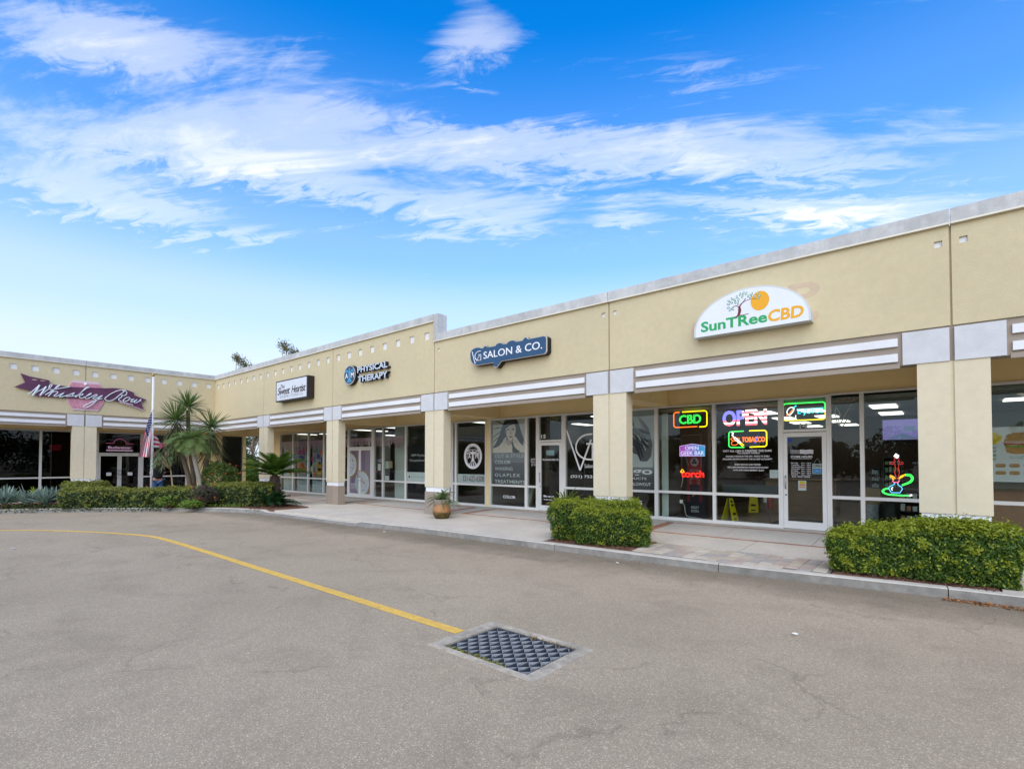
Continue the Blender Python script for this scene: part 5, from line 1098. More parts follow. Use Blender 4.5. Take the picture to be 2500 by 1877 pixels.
for (u0, u1, z0, z1, c, lab) in ((11.09, 11.32, 1.28, 1.575, white_m, 'white sheet in the narrow window right of the lilac doors'), (11.66, 11.90, 1.37, 1.69, flat('pale_teal_paper', (.5, .58, .55)), 'pale teal sheet in the wide window right of the lilac doors'), (11.92, 12.17, 1.40, 1.69, flat('kraft_paper', (.50, .36, .16)), 'tan sheet beside the pale teal one in the cookie shop window'), (11.64, 11.93, .87, 1.06, white_m, 'white sheet at the rail of the cookie shop window')):
    q = thing('notice', lab, 'paper', (u0, YS, z0)); MB().box(u0, u1, YS + .012, YS + .014, z0, z1).build('sheet', c, q)
q = thing('window_sticker', 'blue and pink card sticker in the narrow cookie shop window', 'sticker', (11.2, YS, 1.65)); MB().box(11.05, 11.20, YS + .012, YS + .014, 1.65, 1.78).build('half', flat('card_blue', (.14, .26, .55)), q); MB().box(11.20, 11.36, YS + .012, YS + .014, 1.65, 1.78).build('half', flat('card_pink', (.6, .35, .36)), q)
q = thing('window_sticker', 'small red oval sticker in the narrow cookie shop window', 'sticker', (11.0, YS, 1.19)); MB().prism(arcpts((11.01, 1.22), .09, .04, 0, 340, 12), YS + .012, YS + .014).build('face', flat('sticker_red', (.5, .05, .08)), q)
gl_ = thing('garland', 'dark bead garland looped across the top of the curtained windows', 'garland', (3.5, 3.2, 2.8)); m = MB()
for a, b in ((1.8, 3.3), (3.3, 4.9), (4.9, 6.5)):
    for k in range(13):
        t_ = k / 12; m.ball((a + (b - a) * t_, 3.05, 3.05 - .24 * (1 - (2 * t_ - 1) ** 2)), .035, 4)
m.build('beads', black_m, gl_)
# sandwich poster in the last shop
po = poster('white menu poster with sandwiches on glass right of the last column', base_=(31.8, PD, 1.32)); MB().box(30.6, 32.04, PD, PD + .003, 1.32, 2.365).build('sheet', mat('poster_white', (.66, .68, .72), .5, .02), po)
bun = mat('print_bun', (.50, .27, .10), .7, .15, 12); lett = mat('print_lettuce', (.20, .32, .06), .7, .3, 30); tom = flat('print_tomato', (.5, .06, .04)); ham = mat('print_ham', (.62, .42, .36), .7, .15, 30); dkg = flat('print_green', (.02, .18, .08)); yel = flat('print_yellow', (.72, .52, .02))
def sandwich(u, z, w, h):
    q = lambda pts, c, k: MB().prism([(u + a * w, z + b * h) for a, b in pts], PD - .0015 * k, PD - .0015 * (k - 1) - .0002).build('sandwich_print', c, po)
    q([(-.5, .12), (-.46, .36), (-.3, .48), (.3, .5), (.46, .38), (.5, .12)], bun, 1); q([(-.48, -.14), (.48, -.14), (.45, -.4), (.3, -.48), (-.3, -.48), (-.45, -.4)], bun, 1)
    q([(-.5, .12), (.5, .12), (.52, .02), (-.52, .0)], ham, 2); q([(-.52, .02), (-.2, -.02), (.2, .03), (.52, .0), (.5, -.08), (-.5, -.07)], tom, 2); q([(-.5, -.06), (-.3, -.1), (0, -.05), (.3, -.1), (.5, -.06), (.46, -.17), (.1, -.15), (-.2, -.19), (-.48, -.15)], lett, 2)
sandwich(31.58, 2.05, .62, .42); MB().prism(arcpts((31.10, 2.15), .14, .12, 0, 350, 18), PD - .002, PD - .0002).build('badge_print', yel, po)
for (u, z) in ((31.215, 1.63), (31.405, 1.63), (31.215, 1.49), (31.405, 1.49), (31.02, 1.63), (31.02, 1.49), (31.6, 1.63), (31.6, 1.49)): sandwich(u, z, .145, .075)
for i, (u0, u1, z) in enumerate(((31.33, 31.85, 1.80), (31.33, 31.80, 1.77))): text('lettering', 'Try a different sub every day of the week'[:22 + i * 3], u0, u1, z - .012, z + .012, PD - .0002, dkg, po, ext=.001)
for i in range(4): text('lettering', 'SUB OF THE DAY'[i * 4:i * 4 + 2] or 'S', 31.09, 31.16, 1.95 - i * .075, 2.0 - i * .075, PD - .0002, dkg, po, ext=.001, off=.02)
# bar windows
bs = thing('neon_sign', 'dim maroon crown sign over the bar doors', 'neon sign', (-2.9, -3.6, 2.2)); dm = glow('dim_maroon', (.30, .05, .13), .28); dw = glow('dim_mauve', (.5, .32, .45), .35)
MB('l').box(-4.18, -3.04, YS - .012, YS - .006, 2.22, 2.50).build('board', flat('maroon_board', (.06, .012, .03)), bs)
m = MB('l'); m.tube([(-4.20, YS - .016, 2.62), (-3.88, YS - .016, 2.62)] + [(-3.61 + .26 * math.cos(R(a)), YS - .016, 2.62 + .24 * math.sin(R(a))) for a in range(180, -1, -20)] + [(-3.02, YS - .016, 2.60)], .016, 6); m.build('crown_tube', dm, bs, smooth=True)
text('lettering', 'Budweiser', -4.10, -3.11, 2.335, 2.47, YS - .012, dw, bs, side='l', off=.012); MB('l').box(-4.18, -3.04, YS - .016, YS - .012, 2.22, 2.265).build('bar', dw, bs)
for u, lab in ((-4.06, 'left'), (-3.155, 'right')):
    q = thing('notice', 'small white card on the %s dark bar door' % lab, 'paper', (-2.76, u, .93)); MB('l').box(u - .105, u + .105, YS - .036, YS - .034, .925, 1.09).build('sheet', white_m, q); text('lettering', 'NO GUNS' if lab == 'left' else 'PULL', u - .06, u + .06, .985, 1.03, YS - .036, grey_vinyl, q, side='l', ext=.001)
q = thing('neon_sign', 'blue vertical glow in the bar window behind the flag', 'neon sign', (-2.9, -2.2, 1.9)); m = MB('l'); m.tube([(-2.28, YS + .1, 2.0), (-2.28, YS + .1, 2.55)], .035, 6); m.build('tube', glow('deep_blue', (.02, .02, .8), 2.2), q, smooth=True)
q = thing('neon_sign', 'dim red glow in the bar window left of the column', 'neon sign', (-3.2, -6.2, 2.1)); m = MB('l'); m.box(-6.35, -5.9, YS + .3, YS + .32, 2.2, 2.5); m.build('panel', glow('deep_red', (.35, .01, .03), 1.2), q)
# ------------------------------------------------------------------ things inside the end shop
FZ = .125
dblue = flat('fridge_black', (.02, .02, .035), .35); dred = mat('fridge_red', (.20, .012, .02), .4, .1); silver = flat('print_silver', (.35, .35, .36))
fr = thing('drinks_fridge', 'tall black and red drinks fridge with a round clover badge, behind the neon signs', 'fridge', (25.1, 3.7, FZ))
MB().box(24.83, 25.35, 3.52, 4.1, FZ, 1.95).build('cabinet', dblue, fr); MB().box(24.87, 25.28, 3.512, 3.52, .57, 1.88).build('front_print', dred, fr)
MB().prism(arcpts((25.08, 1.69), .115, .125, 0, 350, 24), 3.505, 3.512).build('badge', silver, fr)
m = MB()
for a in (90, 210, 330): m.prism(arcpts((25.08 + .042 * math.cos(R(a)), 1.69 + .046 * math.sin(R(a))), .035, .038, 0, 340, 12), 3.502, 3.505)
m.build('clover_print', dblue, fr)
m = MB()
for k in range(16):
    a = 2 * math.pi * k / 16; m.prism([(25.08 + .07 * math.cos(a), 1.13 + .075 * math.sin(a)), (25.08 + .15 * math.cos(a - .07), 1.13 + .17 * math.sin(a - .07)), (25.08 + .15 * math.cos(a + .07), 1.13 + .17 * math.sin(a + .07))], 3.506, 3.512)
m.build('ray_print', silver, fr); MB().box(24.95, 25.21, 3.503, 3.51, .55, 1.06).build('can_print', dblue, fr); MB().tube([(25.02, 3.5, .72), (25.14, 3.5, .85)], .02, 5).build('sprig_print', flat('print_gold', (.45, .25, .1)), fr)
text('lettering', 'ICE COLD', 24.94, 25.22, 1.42, 1.48, 3.51, silver, fr); text('lettering', 'ADULT', 24.97, 25.19, .385, .455, 3.519, white_m, fr); text('lettering', 'SODA', 24.97, 25.19, .285, .355, 3.519, white_m, fr)
MB().box(24.30 + .06, 25.14, 4.25, 4.7, FZ, 3.08).build('brick_pier', mat('brown_pier', (.115, .07, .05), .9, .12, 6, stretch=(1, 1, 3)), shop)
bl = thing('vertical_blind', 'pale vertical blind drawn to the left side of the neon window', 'blind', (24.45, 2.95, FZ)); bm_ = mat('blind_vane', (.50, .55, .52), .8, .04)
for x in (24.36, 24.43, 24.50): MB().add([(x, 2.93, FZ), (x + .062, 2.95, FZ), (x + .062, 2.95, 3.05), (x, 2.93, 3.05)], [(0, 1, 2, 3)]).build('vane', bm_, bl)
wf = mat('wet_floor_yellow', (.62, .55, .01), .5, .05)
def wet_sign(x, y, a, s_, lab):
    q = thing('wet_floor_sign', lab, 'floor sign', (x, y, FZ)); c, n_ = math.cos(a), math.sin(a)
    def P(u, v, z): return (x + u * c - v * n_, y + u * n_ + v * c, FZ + z)
    for k in (-1, 1):
        m = MB(); lo = [P(-.14, k * .17, 0), P(.14, k * .17, 0), P(.14, k * .15, 0), P(-.14, k * .15, 0)]; hi = [P(-.09, k * .025, .62 * s_), P(.09, k * .025, .62 * s_), P(.09, k * .01, .62 * s_), P(-.09, k * .01, .62 * s_)]
        m.hexa(lo, hi); o = m.build('panel', wf, q)
        if k < 0:
            m = MB()
            for z0, z1, w in ((.50, .56, .05), (.40, .46, .06), (.16, .22, .07), (.04, .07, .06)):
                f = lambda z: -(.17 - .145 * z / .62) - .004
                m.quad(P(-w, f(z0), z0 * s_), P(w, f(z0), z0 * s_), P(w, f(z1), z1 * s_), P(-w, f(z1), z1 * s_))
            m.build('print', black_m, o, recalc=False)
    return q
wet_sign(25.99, 3.62, R(75), .95, 'yellow wet floor sign standing just inside the glass, nearest the fridge')['group'] = 'yellow wet floor signs'
wet_sign(25.85, 6.4, R(10), 1.15, 'yellow wet floor sign further back by the fire extinguisher')['group'] = 'yellow wet floor signs'
ex = thing('fire_extinguisher', 'red fire extinguisher against the tan counter behind the wet floor signs', 'fire extinguisher', (26.28, 6.6, FZ)); redm = flat('extinguisher_red', (.42, .02, .02), .35)
MB().lathe([(.07, FZ + .12), (.08, FZ + .14), (.08, FZ + .5), (.045, FZ + .56), (.02, FZ + .58)], (26.28, 6.6), 14).build('cylinder', redm, ex, smooth=True); MB().box(26.25, 26.31, 6.55, 6.65, FZ + .58, FZ + .63).build('valve', metal_d, ex); MB().box(26.10, 26.19, 6.53, 6.55, FZ + .3, FZ + .52).build('tag', white_m, ex)
tanw = mat('counter_wood', (.22, .145, .07), .6, .12, 3, stretch=(1, 1, 6))
ct = thing('counter', 'tan wooden shop counter seen through the second window', 'counter', (27.1, 7, FZ)); MB().box(26.1, 28.0, 6.8, 7.4, FZ, 1.12).build('body', tanw, ct); MB().box(26.05, 28.05, 6.75, 7.45, 1.12, 1.16).build('top', tanw, ct)
mt = thing('menu_screen', 'long dark blue-grey screen back standing behind the second window rail', 'screen', (26.5, 3.5, .8)); MB().box(25.85, 27.22, 3.45, 3.52, .83, 1.09).build('panel', mat('screen_back', (.035, .05, .06), .4, .1), mt); MB().box(26.0, 26.015, 3.46, 3.475, FZ, .83).build('leg', metal_d, mt); MB().box(27.0, 27.015, 3.46, 3.475, FZ, .83).build('leg', metal_d, mt)
tv = thing('television', 'wall screen glowing lavender high behind the hookah neon', 'television', (29.7, 8.5, 2.4)); scr = mat('screen_lavender', (.1, .1, .2), .4, 0, 3, emit=.42, ecol=(.25, .22, .55)); MB().box(28.95, 30.3, 8.5, 8.56, 2.32, 3.0).build('frame', metal_d, tv); MB().box(28.99, 30.26, 8.495, 8.5, 2.36, 2.96).build('screen', scr, tv)
m = MB()
m.prism([(29.1, 2.38), (29.45, 2.55), (29.75, 2.42), (30.0, 2.56), (30.2, 2.38)], 8.49, 8.494); m.prism([(29.5, 2.6), (29.75, 2.6), (29.78, 2.75), (29.5, 2.76)], 8.488, 8.492); m.build('picture', mat('screen_picture', (.1, .1, .2), .4, 0, emit=.3, ecol=(.2, .28, .5)), tv)
bw_ = thing('partition', 'dark brown wall behind the television', 'wall', (29.5, 8.7, FZ)); MB().box(28.6, 30.4, 8.57, 8.7, FZ, 3.07).build('panel', wall_br, bw_)
shf = mat('shelf_dark', (.03, .03, .035), .5, .1)
def shelf(lab, x0, x1, y0, y1, z0, z1, rows, cols, rs, m_=shf, pal=None):
    q = thing('display_case', lab, 'shelf', ((x0 + x1) / 2, (y0 + y1) / 2, z0)); m = MB(); m.box(x0, x1, y1 - .02, y1, z0, z1); m.box(x0, x0 + .02, y0, y1 - .02, z0, z1); m.box(x1 - .02, x1, y0, y1 - .02, z0, z1); m.build('case', m_, q)
    h = (z1 - z0) / rows
    for r_ in range(rows + 1): MB().box(x0 + .02, x1 - .02, y0, y1 - .02, z0 + r_ * h - .01, z0 + r_ * h + .01).build('shelf', m_, q)
    pal = pal or [(.5, .5, .52), (.1, .25, .35), (.4, .3, .2), (.3, .3, .32), (.15, .3, .12), (.45, .2, .15)]
    pm = [flat('pack_%d_%s' % (i, lab[:4].strip()), c) for i, c in enumerate(pal)]
    w = (x1 - x0 - .06) / cols
    for r_ in range(rows):
        for c_ in range(cols):
            hh = h * rs.uniform(.45, .75); a = x0 + .03 + c_ * w
            MB().box(a + w * .12, a + w * .85, y0 + .02, y0 + .14, z0 + r_ * h + .011, z0 + r_ * h + hh).build('pack', rs.choice(pm), q)
rs = random.Random(11)
shelf('black product case with small packs, left of the hookah neon', 29.30, 29.66, 4.1, 4.5, 1.10, 1.80, 4, 4, rs)
shelf('narrow white-packed rack beside the black product case', 29.04, 29.24, 4.2, 4.5, 1.08, 1.55, 3, 3, rs, pal=[(.5, .52, .55), (.42, .45, .48), (.3, .35, .4)])
shelf('glass-fronted case of jars under the hookah neon', 29.60, 30.3, 3.6, 4.2, FZ, 1.08, 4, 6, rs)
tb = thing('counter', 'tan box counter at the lower left of the hookah window', 'counter', (29.0, 4.2, FZ)); MB().box(28.86, 29.26, 3.9, 4.5, FZ, 1.07).build('body', tanw, tb)
gb = thing('carton', 'grey and green packed carton on the floor in front of the tan box', 'carton', (29.0, 3.6, FZ)); MB().box(29.03, 29.25, 3.5, 3.7, .42, .72).build('carton', mat('carton_grey', (.25, .27, .30), .8, .35, 14), gb); MB().box(29.0, 29.28, 3.48, 3.74, FZ, .42).build('carton', mat('carton_green', (.12, .22, .09), .8, .35, 14), gb)
bag = thing('bin', 'dark rounded bin at the foot of the hookah window', 'bin', (29.45, 3.5, FZ)); MB().lathe([(.16, FZ), (.19, FZ + .4), (.18, FZ + .62), (.1, FZ + .72)], (29.45, 3.45), 14).build('body', black_m, bag, smooth=True)
mat_ = thing('floor_mat', 'dark rubber mat just inside the shop door', 'mat', (27.9, 3.9, FZ)); MB().slab([(27.0, 3.2), (28.9, 3.2), (28.9, 5.0), (27.0, 5.0)], FZ, FZ + .008).build('mat', mat('rubber', (.03, .03, .03), .9, .1), mat_)
ct = thing('counter', 'tan and terracotta counter behind the glass of the sandwich poster shop', 'counter', (32.2, 3.9, .13)); MB().box(30.9, 33.6, 3.7, 4.2, .13, 1.1).build('body', mat('counter_terracotta', (.42, .22, .12), .8, .1, 4), ct); MB().box(30.62, 30.9, 3.7, 4.0, .13, 1.2).build('end_panel', mat('counter_olive', (.38, .36, .16), .8, .08), ct); MB().box(30.9, 33.6, 3.66, 4.24, 1.1, 1.14).build('top', tanw, ct)
# salon interior
sf = thing('salon_chair', 'dark reclining chair in the salon window with the big monogram', 'chair', (21.9, 3.9, .08)); MB().box(21.6, 22.2, 3.7, 4.2, .5, .64).build('seat', black_m, sf); MB().hexa([(21.6, 4.15, .6), (22.2, 4.15, .6), (22.2, 4.28, .6), (21.6, 4.28, .6)], [(21.6, 4.4, 1.2), (22.2, 4.4, 1.2), (22.2, 4.5, 1.2), (21.6, 4.5, 1.2)]).build('backrest', black_m, sf); MB().lathe([(.28, .08), (.28, .11), (.05, .13), (.05, .5)], (21.9, 3.95), 14).build('pedestal', chrome, sf)
ss = thing('standing_mirror', 'wooden-framed slanted mirror leaning inside the salon window', 'mirror', (19.4, 3.5, .1)); MB().hexa([(19.30, 3.2, .2), (19.52, 3.2, .2), (19.52, 3.26, .2), (19.30, 3.26, .2)], [(19.2, 3.5, .8), (19.46, 3.5, .8), (19.46, 3.56, .8), (19.2, 3.56, .8)]).build('frame', tanw, ss); MB().hexa([(19.36, 3.19, .25), (19.48, 3.19, .25), (19.48, 3.2, .25), (19.36, 3.2, .25)], [(19.28, 3.48, .78), (19.42, 3.48, .78), (19.42, 3.49, .78), (19.28, 3.49, .78)]).build('glass', flat('mirror_glass', (.4, .45, .45), .1), ss); MB().tube([(19.5, 3.45, .8), (19.3, 3.7, .1)], .012, 5).build('leg', metal_d, ss)
es = thing('exit_sign', 'cream twin-lamp exit sign above the salon door', 'sign', (20.3, 3.6, 3.1)); MB().box(20.05, 20.35, 3.6, 3.66, 3.07, 3.27).build('box', flat('cream', (.5, .46, .22)), es); text('lettering', 'EXIT', 20.09, 20.31, 3.12, 3.22, 3.6, flat('exit_red', (.4, .05, .03)), es)
for dx_ in (-.05, .42): MB().ball((20.0 + dx_, 3.62, 3.17), .05, 5).build('lamp', flat('cream_lamp', (.5, .46, .25)), es)
wp = thing('partition', 'pale partition end just inside the cookie shop glass', 'wall', (12.3, 3.2, .03)); MB().box(11.95, 13.08, 3.1, 3.22, .03, 3.29).build('panel', wall_wh, wp)
rk = thing('display_case', 'dark wire rack with pale shelves inside the cookie shop', 'shelf', (11.85, 3.6, .03)); m = MB()
for z in (.35, .6, .85, 1.1, 1.35): MB().box(11.45, 11.93, 3.5, 3.9, z, z + .03).build('shelf', flat('rack_grey', (.25, .25, .26)), rk)
for x in (11.45, 11.91): m.box(x, x + .02, 3.5, 3.52, .03, 1.6)
m.build('post', metal_d, rk)

# ------------------------------------------------------------------ drain
dr = thing('drain_grate', 'grey steel drain grate of diamond mesh in a worn concrete frame', 'drain', (27.1, -6.77, ZROAD))
frm = mat('drain_concrete', (.47, .41, .32), .95, .2, 3, .7, 40, fine=.25, fscale=14); steel_l = mat('worn_steel', (.34, .36, .38), .5, .15, 8, metal=.2, spec=.5); steel = mat('galvanised_steel', (.075, .085, .105), .5, .15, 8, metal=.3, spec=.5)
ix0, ix1, iy0, iy1 = 26.56, 27.62, -7.16, -6.37
for a in ((GX0, GX1, iy1, GY1), (GX0, GX1, GY0, iy0), (GX0, ix0, iy0, iy1), (ix1, GX1, iy0, iy1)):
    m = MB(); m.box(a[0] + .002, a[1] - .002, a[2] + .001, a[3] - .001, ZROAD - .5, ZROAD + .006); m.build('frame_stone', frm, dr)
MB().box(GX0, GX1, GY0, GY1, ZROAD - .62, ZROAD - .55).build('sump', flat('sump_dark', (.01, .012, .014)), dr)
nb_ = 12
ys = [iy0 + .02 + (iy1 - iy0 - .04) * i / nb_ for i in range(nb_ + 1)]
me = None
xs_ = [ix0 + .02 + (ix1 - ix0 - .04) * i / 13 for i in range(14)]
for i, x in enumerate(xs_[::1]): MB().box(x - .0035, x + .0035, iy0 + .01, iy1 - .01, ZROAD - .045, ZROAD - .004).build('bearing_bar', steel, dr)
for y in (iy0 + .012, iy1 - .012): MB().box(ix0 + .01, ix1 - .01, y - .006, y + .006, ZROAD - .045, ZROAD - .004).build('edge_bar', steel, dr)
for i in range(13):
    a, b = xs_[i] + .004, xs_[i + 1] - .004; n = 10; m = MB()
    P = [((a if k % 2 == (i % 2) else b), iy0 + .02 + (iy1 - iy0 - .04) * k / n) for k in range(n + 1)]
    for p, q in zip(P[:-1], P[1:]): m.hexa([(p[0] - .003, p[1], ZROAD - .016), (p[0] + .003, p[1], ZROAD - .035), (q[0] + .003, q[1], ZROAD - .016), (q[0] - .003, q[1], ZROAD - .016)], [(p[0] - .003, p[1], ZROAD - .006), (p[0] + .003, p[1], ZROAD - .006), (q[0] + .003, q[1], ZROAD - .006), (q[0] - .003, q[1], ZROAD - .006)])
    m.build('crimped_bar', steel_l, dr)
def moss(n, x0, x1, y0, y1, nm, col):
    P = np.stack([rng.uniform(x0, x1, n), rng.uniform(y0, y1, n), rng.uniform(ZROAD - .02, ZROAD + .012, n)], 1)
    V, F_ = leaf_geo(P, np.tile([0, 0, 1.0], (n, 1)), .02, .6, .7); tag(np_mesh(nm, V, F_, col, base=((x0 + x1) / 2, (y0 + y1) / 2, ZROAD)), kind='stuff')
mossm = mat('moss', (.20, .20, .02), .95, .35, 30); moss(420, 26.60, 27.35, iy0 - .01, iy0 + .05, 'moss', mossm); moss(160, 27.0, 27.6, iy1 - .035, iy1 + .01, 'moss', mat('moss_brown', (.26, .17, .05), .95, .35, 30))

# ------------------------------------------------------------------ vegetation
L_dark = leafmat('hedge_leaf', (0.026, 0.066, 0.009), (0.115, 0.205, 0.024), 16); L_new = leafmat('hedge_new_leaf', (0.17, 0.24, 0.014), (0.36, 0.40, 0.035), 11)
L_far = leafmat('boxy_hedge_leaf', (0.022, 0.05, 0.014), (0.085, 0.13, 0.04), 8); L_farn = leafmat('boxy_hedge_new_leaf', (0.17, 0.20, 0.03), (0.30, 0.31, 0.065), 8)
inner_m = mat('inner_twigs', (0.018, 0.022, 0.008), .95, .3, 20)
bark = mat('bark', (0.19, 0.15, 0.11), .95, .25, 9, .9, 40, stretch=(1, 1, 4)); bark_d = mat('dark_bark', (0.09, 0.065, 0.05), .95, .3, 12, 1.0, 30); bark_g = mat('grey_bark', (0.30, 0.27, 0.22), .95, .2, 7, .9, 40, stretch=(1, 1, 8))
def hedge_shape(path, hw, hf, n, zb=.03, lump=.05, fz=2.6):
    """points and normals on a clipped hedge: a rounded box section swept along a path; half width hw, height hf(s)"""
    P = np.array(path, float); seg = np.linalg.norm(np.diff(P, axis=0), axis=1); cum = np.r_[0, np.cumsum(seg)]; L_ = cum[-1]
    hm = hf(.5); ex = hw * .9; tot = np.array([2 * hm * (L_ + 2 * ex), 2 * hw * (L_ + 2 * ex), 4 * hm * hw]); kind = rng.choice(3, n, p=tot / tot.sum())
    s = rng.uniform(-ex, L_ + ex, n); a = rng.uniform(-1, 1, n); b = rng.uniform(0, 1, n); sg_ = np.where(rng.uniform(0, 1, n) < .5, -1.0, 1.0)
    a = np.where(kind == 0, sg_, a); b = np.where(kind == 1, 1.0, b); s = np.where(kind == 2, np.where(sg_ > 0, L_ + ex, -ex), s)
    sc = np.clip(s, 0, L_); over = s - sc; o = over / ex
    q = (np.abs(a) ** 7 + b ** 7 + np.abs(o) ** 7) ** (1 / 7.0); q = np.maximum(q, 1e-3); a, b, o = a / q, b / q, o / q; over = o * ex
    idx = np.clip(np.searchsorted(cum, sc) - 1, 0, len(seg) - 1); f = (sc - cum[idx]) / seg[idx]; C_ = P[idx] + (P[idx + 1] - P[idx]) * f[:, None]; Tv = unit(np.gradient(P, axis=0)); T = unit(Tv[idx] * (1 - f[:, None]) + Tv[idx + 1] * f[:, None])
    Nn = np.stack([-T[:, 1], T[:, 0]], 1); h = np.array([hf(v / L_) for v in sc]); tp = .80 + .20 * np.clip(b / .6, 0, 1)
    x = C_[:, 0] + (T[:, 0] * over + Nn[:, 0] * a * hw) * tp; y = C_[:, 1] + (T[:, 1] * over + Nn[:, 1] * a * hw) * tp; z = zb + (h - zb) * b
    Nrm = np.stack([Nn[:, 0] * a ** 5 + T[:, 0] * o ** 5, Nn[:, 1] * a ** 5 + T[:, 1] * o ** 5, b ** 5 + .12], 1); Q = np.stack([x, y, z], 1)
    lum = np.array([noise.noise(Vector(v) * fz) * lump * 1.6 + noise.noise(Vector(v) * fz * 3.3) * lump * .9 for v in Q])
    return Q + unit(Nrm) * lum[:, None], unit(Nrm), z / h
def hedge_inner(parent, path, hw, hf, zb=.02):
    m = MB(); n = len(path); L_ = [0]
    for a, b in zip(path[:-1], path[1:]): L_.append(L_[-1] + math.dist(a, b))
    rings = []
    pp = []
    a, b = Vector(path[0]), Vector(path[1]); pp.append((a - (b - a).normalized() * hw * .55, 0, .72))
    for i in range(n): pp.append((Vector(path[i]), L_[i] / L_[-1], 1))
    a, b = Vector(path[-1]), Vector(path[-2]); pp.append((a - (b - a).normalized() * hw * .55, 1, .72))
    for i, (p, f, q) in enumerate(pp):
        a = pp[max(i - 1, 0)][0]; b = pp[min(i + 1, len(pp) - 1)][0]; t_ = (b - a).normalized(); nr = Vector((-t_.y, t_.x)); w = (hw - .11) * q; h = hf(f) - .10
        rings.append([(p.x + nr.x * w * u, p.y + nr.y * w * u, zb + (h - zb) * v) for u, v in ((-.58, 0), (-.86, .45), (-.93, .8), (-.75, 1), (.75, 1), (.93, .8), (.86, .45), (.58, 0))])
    k = 8; vs = [v for r_ in rings for v in r_]; fs = [(i * k + j, i * k + (j + 1) % k, (i + 1) * k + (j + 1) % k, (i + 1) * k + j) for i in range(len(rings) - 1) for j in range(k)]
    fs += [tuple(range(k)), tuple((len(rings) - 1) * k + j for j in range(k))]
    m.add(vs, fs); return m.build('twigs', inner_m, parent)
def hedge(label, lobes, n, size, ld, ln, group=None, new_at=.90, aspect=.6, lump=.05):
    p0 = lobes[0][0][0]; h = thing('hedge', label, 'hedge', (p0[0], p0[1], 0), group)
    tot = sum(math.dist(l[0][0], l[0][-1]) + 2 * l[1] for l in lobes); GD = []; GN = []
    for path, hw, hf in lobes:
        k = int(n * (math.dist(path[0], path[-1]) + 2 * hw) / tot); Q, Nn, rel = hedge_shape(path, hw, hf, k, lump=lump)
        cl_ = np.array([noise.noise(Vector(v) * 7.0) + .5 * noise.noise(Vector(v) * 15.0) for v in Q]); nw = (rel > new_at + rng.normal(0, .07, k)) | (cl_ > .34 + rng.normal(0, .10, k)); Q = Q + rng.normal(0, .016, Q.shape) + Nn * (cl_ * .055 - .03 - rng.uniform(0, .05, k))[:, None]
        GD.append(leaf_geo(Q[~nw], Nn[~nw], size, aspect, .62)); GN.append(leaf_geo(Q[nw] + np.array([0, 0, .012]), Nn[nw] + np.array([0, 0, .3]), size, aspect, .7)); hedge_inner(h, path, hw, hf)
        # stray shoots
        sh, Ns, r2 = hedge_shape(path, hw, hf, k // 40, lump=lump); GN.append(leaf_geo(sh + Ns * rng.uniform(.01, .06, len(sh))[:, None] + np.array([0, 0, .01]), Ns, size * 1.1, .45, .9))
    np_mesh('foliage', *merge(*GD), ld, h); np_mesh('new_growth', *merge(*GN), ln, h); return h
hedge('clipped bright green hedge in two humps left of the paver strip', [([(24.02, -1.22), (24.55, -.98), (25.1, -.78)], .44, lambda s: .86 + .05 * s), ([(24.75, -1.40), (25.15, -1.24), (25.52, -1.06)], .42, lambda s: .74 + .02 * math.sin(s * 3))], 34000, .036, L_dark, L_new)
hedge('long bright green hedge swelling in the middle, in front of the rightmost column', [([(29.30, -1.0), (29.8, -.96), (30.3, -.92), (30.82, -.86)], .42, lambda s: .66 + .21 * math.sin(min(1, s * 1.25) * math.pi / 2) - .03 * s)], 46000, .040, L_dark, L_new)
hedge('low dark green hedge along the curved kerb before the bar', [([(6.35, -6.75), (6.7, -6.25), (7.1, -5.75), (7.9, -5.0), (8.8, -4.3), (9.35, -3.9)], .50, lambda s: .70 + .03 * math.sin(s * 9))], 34000, .060, L_far, L_farn, 'dark clipped hedges on the curved bed', .88)
hedge('broad dark green hedge with a flat olive top beside the sago palm', [([(9.3, -2.75), (9.75, -2.5), (10.2, -2.2), (10.45, -1.95)], .62, lambda s: .84 + .03 * s)], 26000, .055, L_far, L_farn, 'dark clipped hedges on the curved bed', .88)
hedge('small olive-topped hedge behind the spiky plants, below the bar column', [([(4.75, -6.55), (5.2, -6.1)], .45, lambda s: .90)], 9000, .065, L_far, L_farn, 'dark clipped hedges on the curved bed', .8)
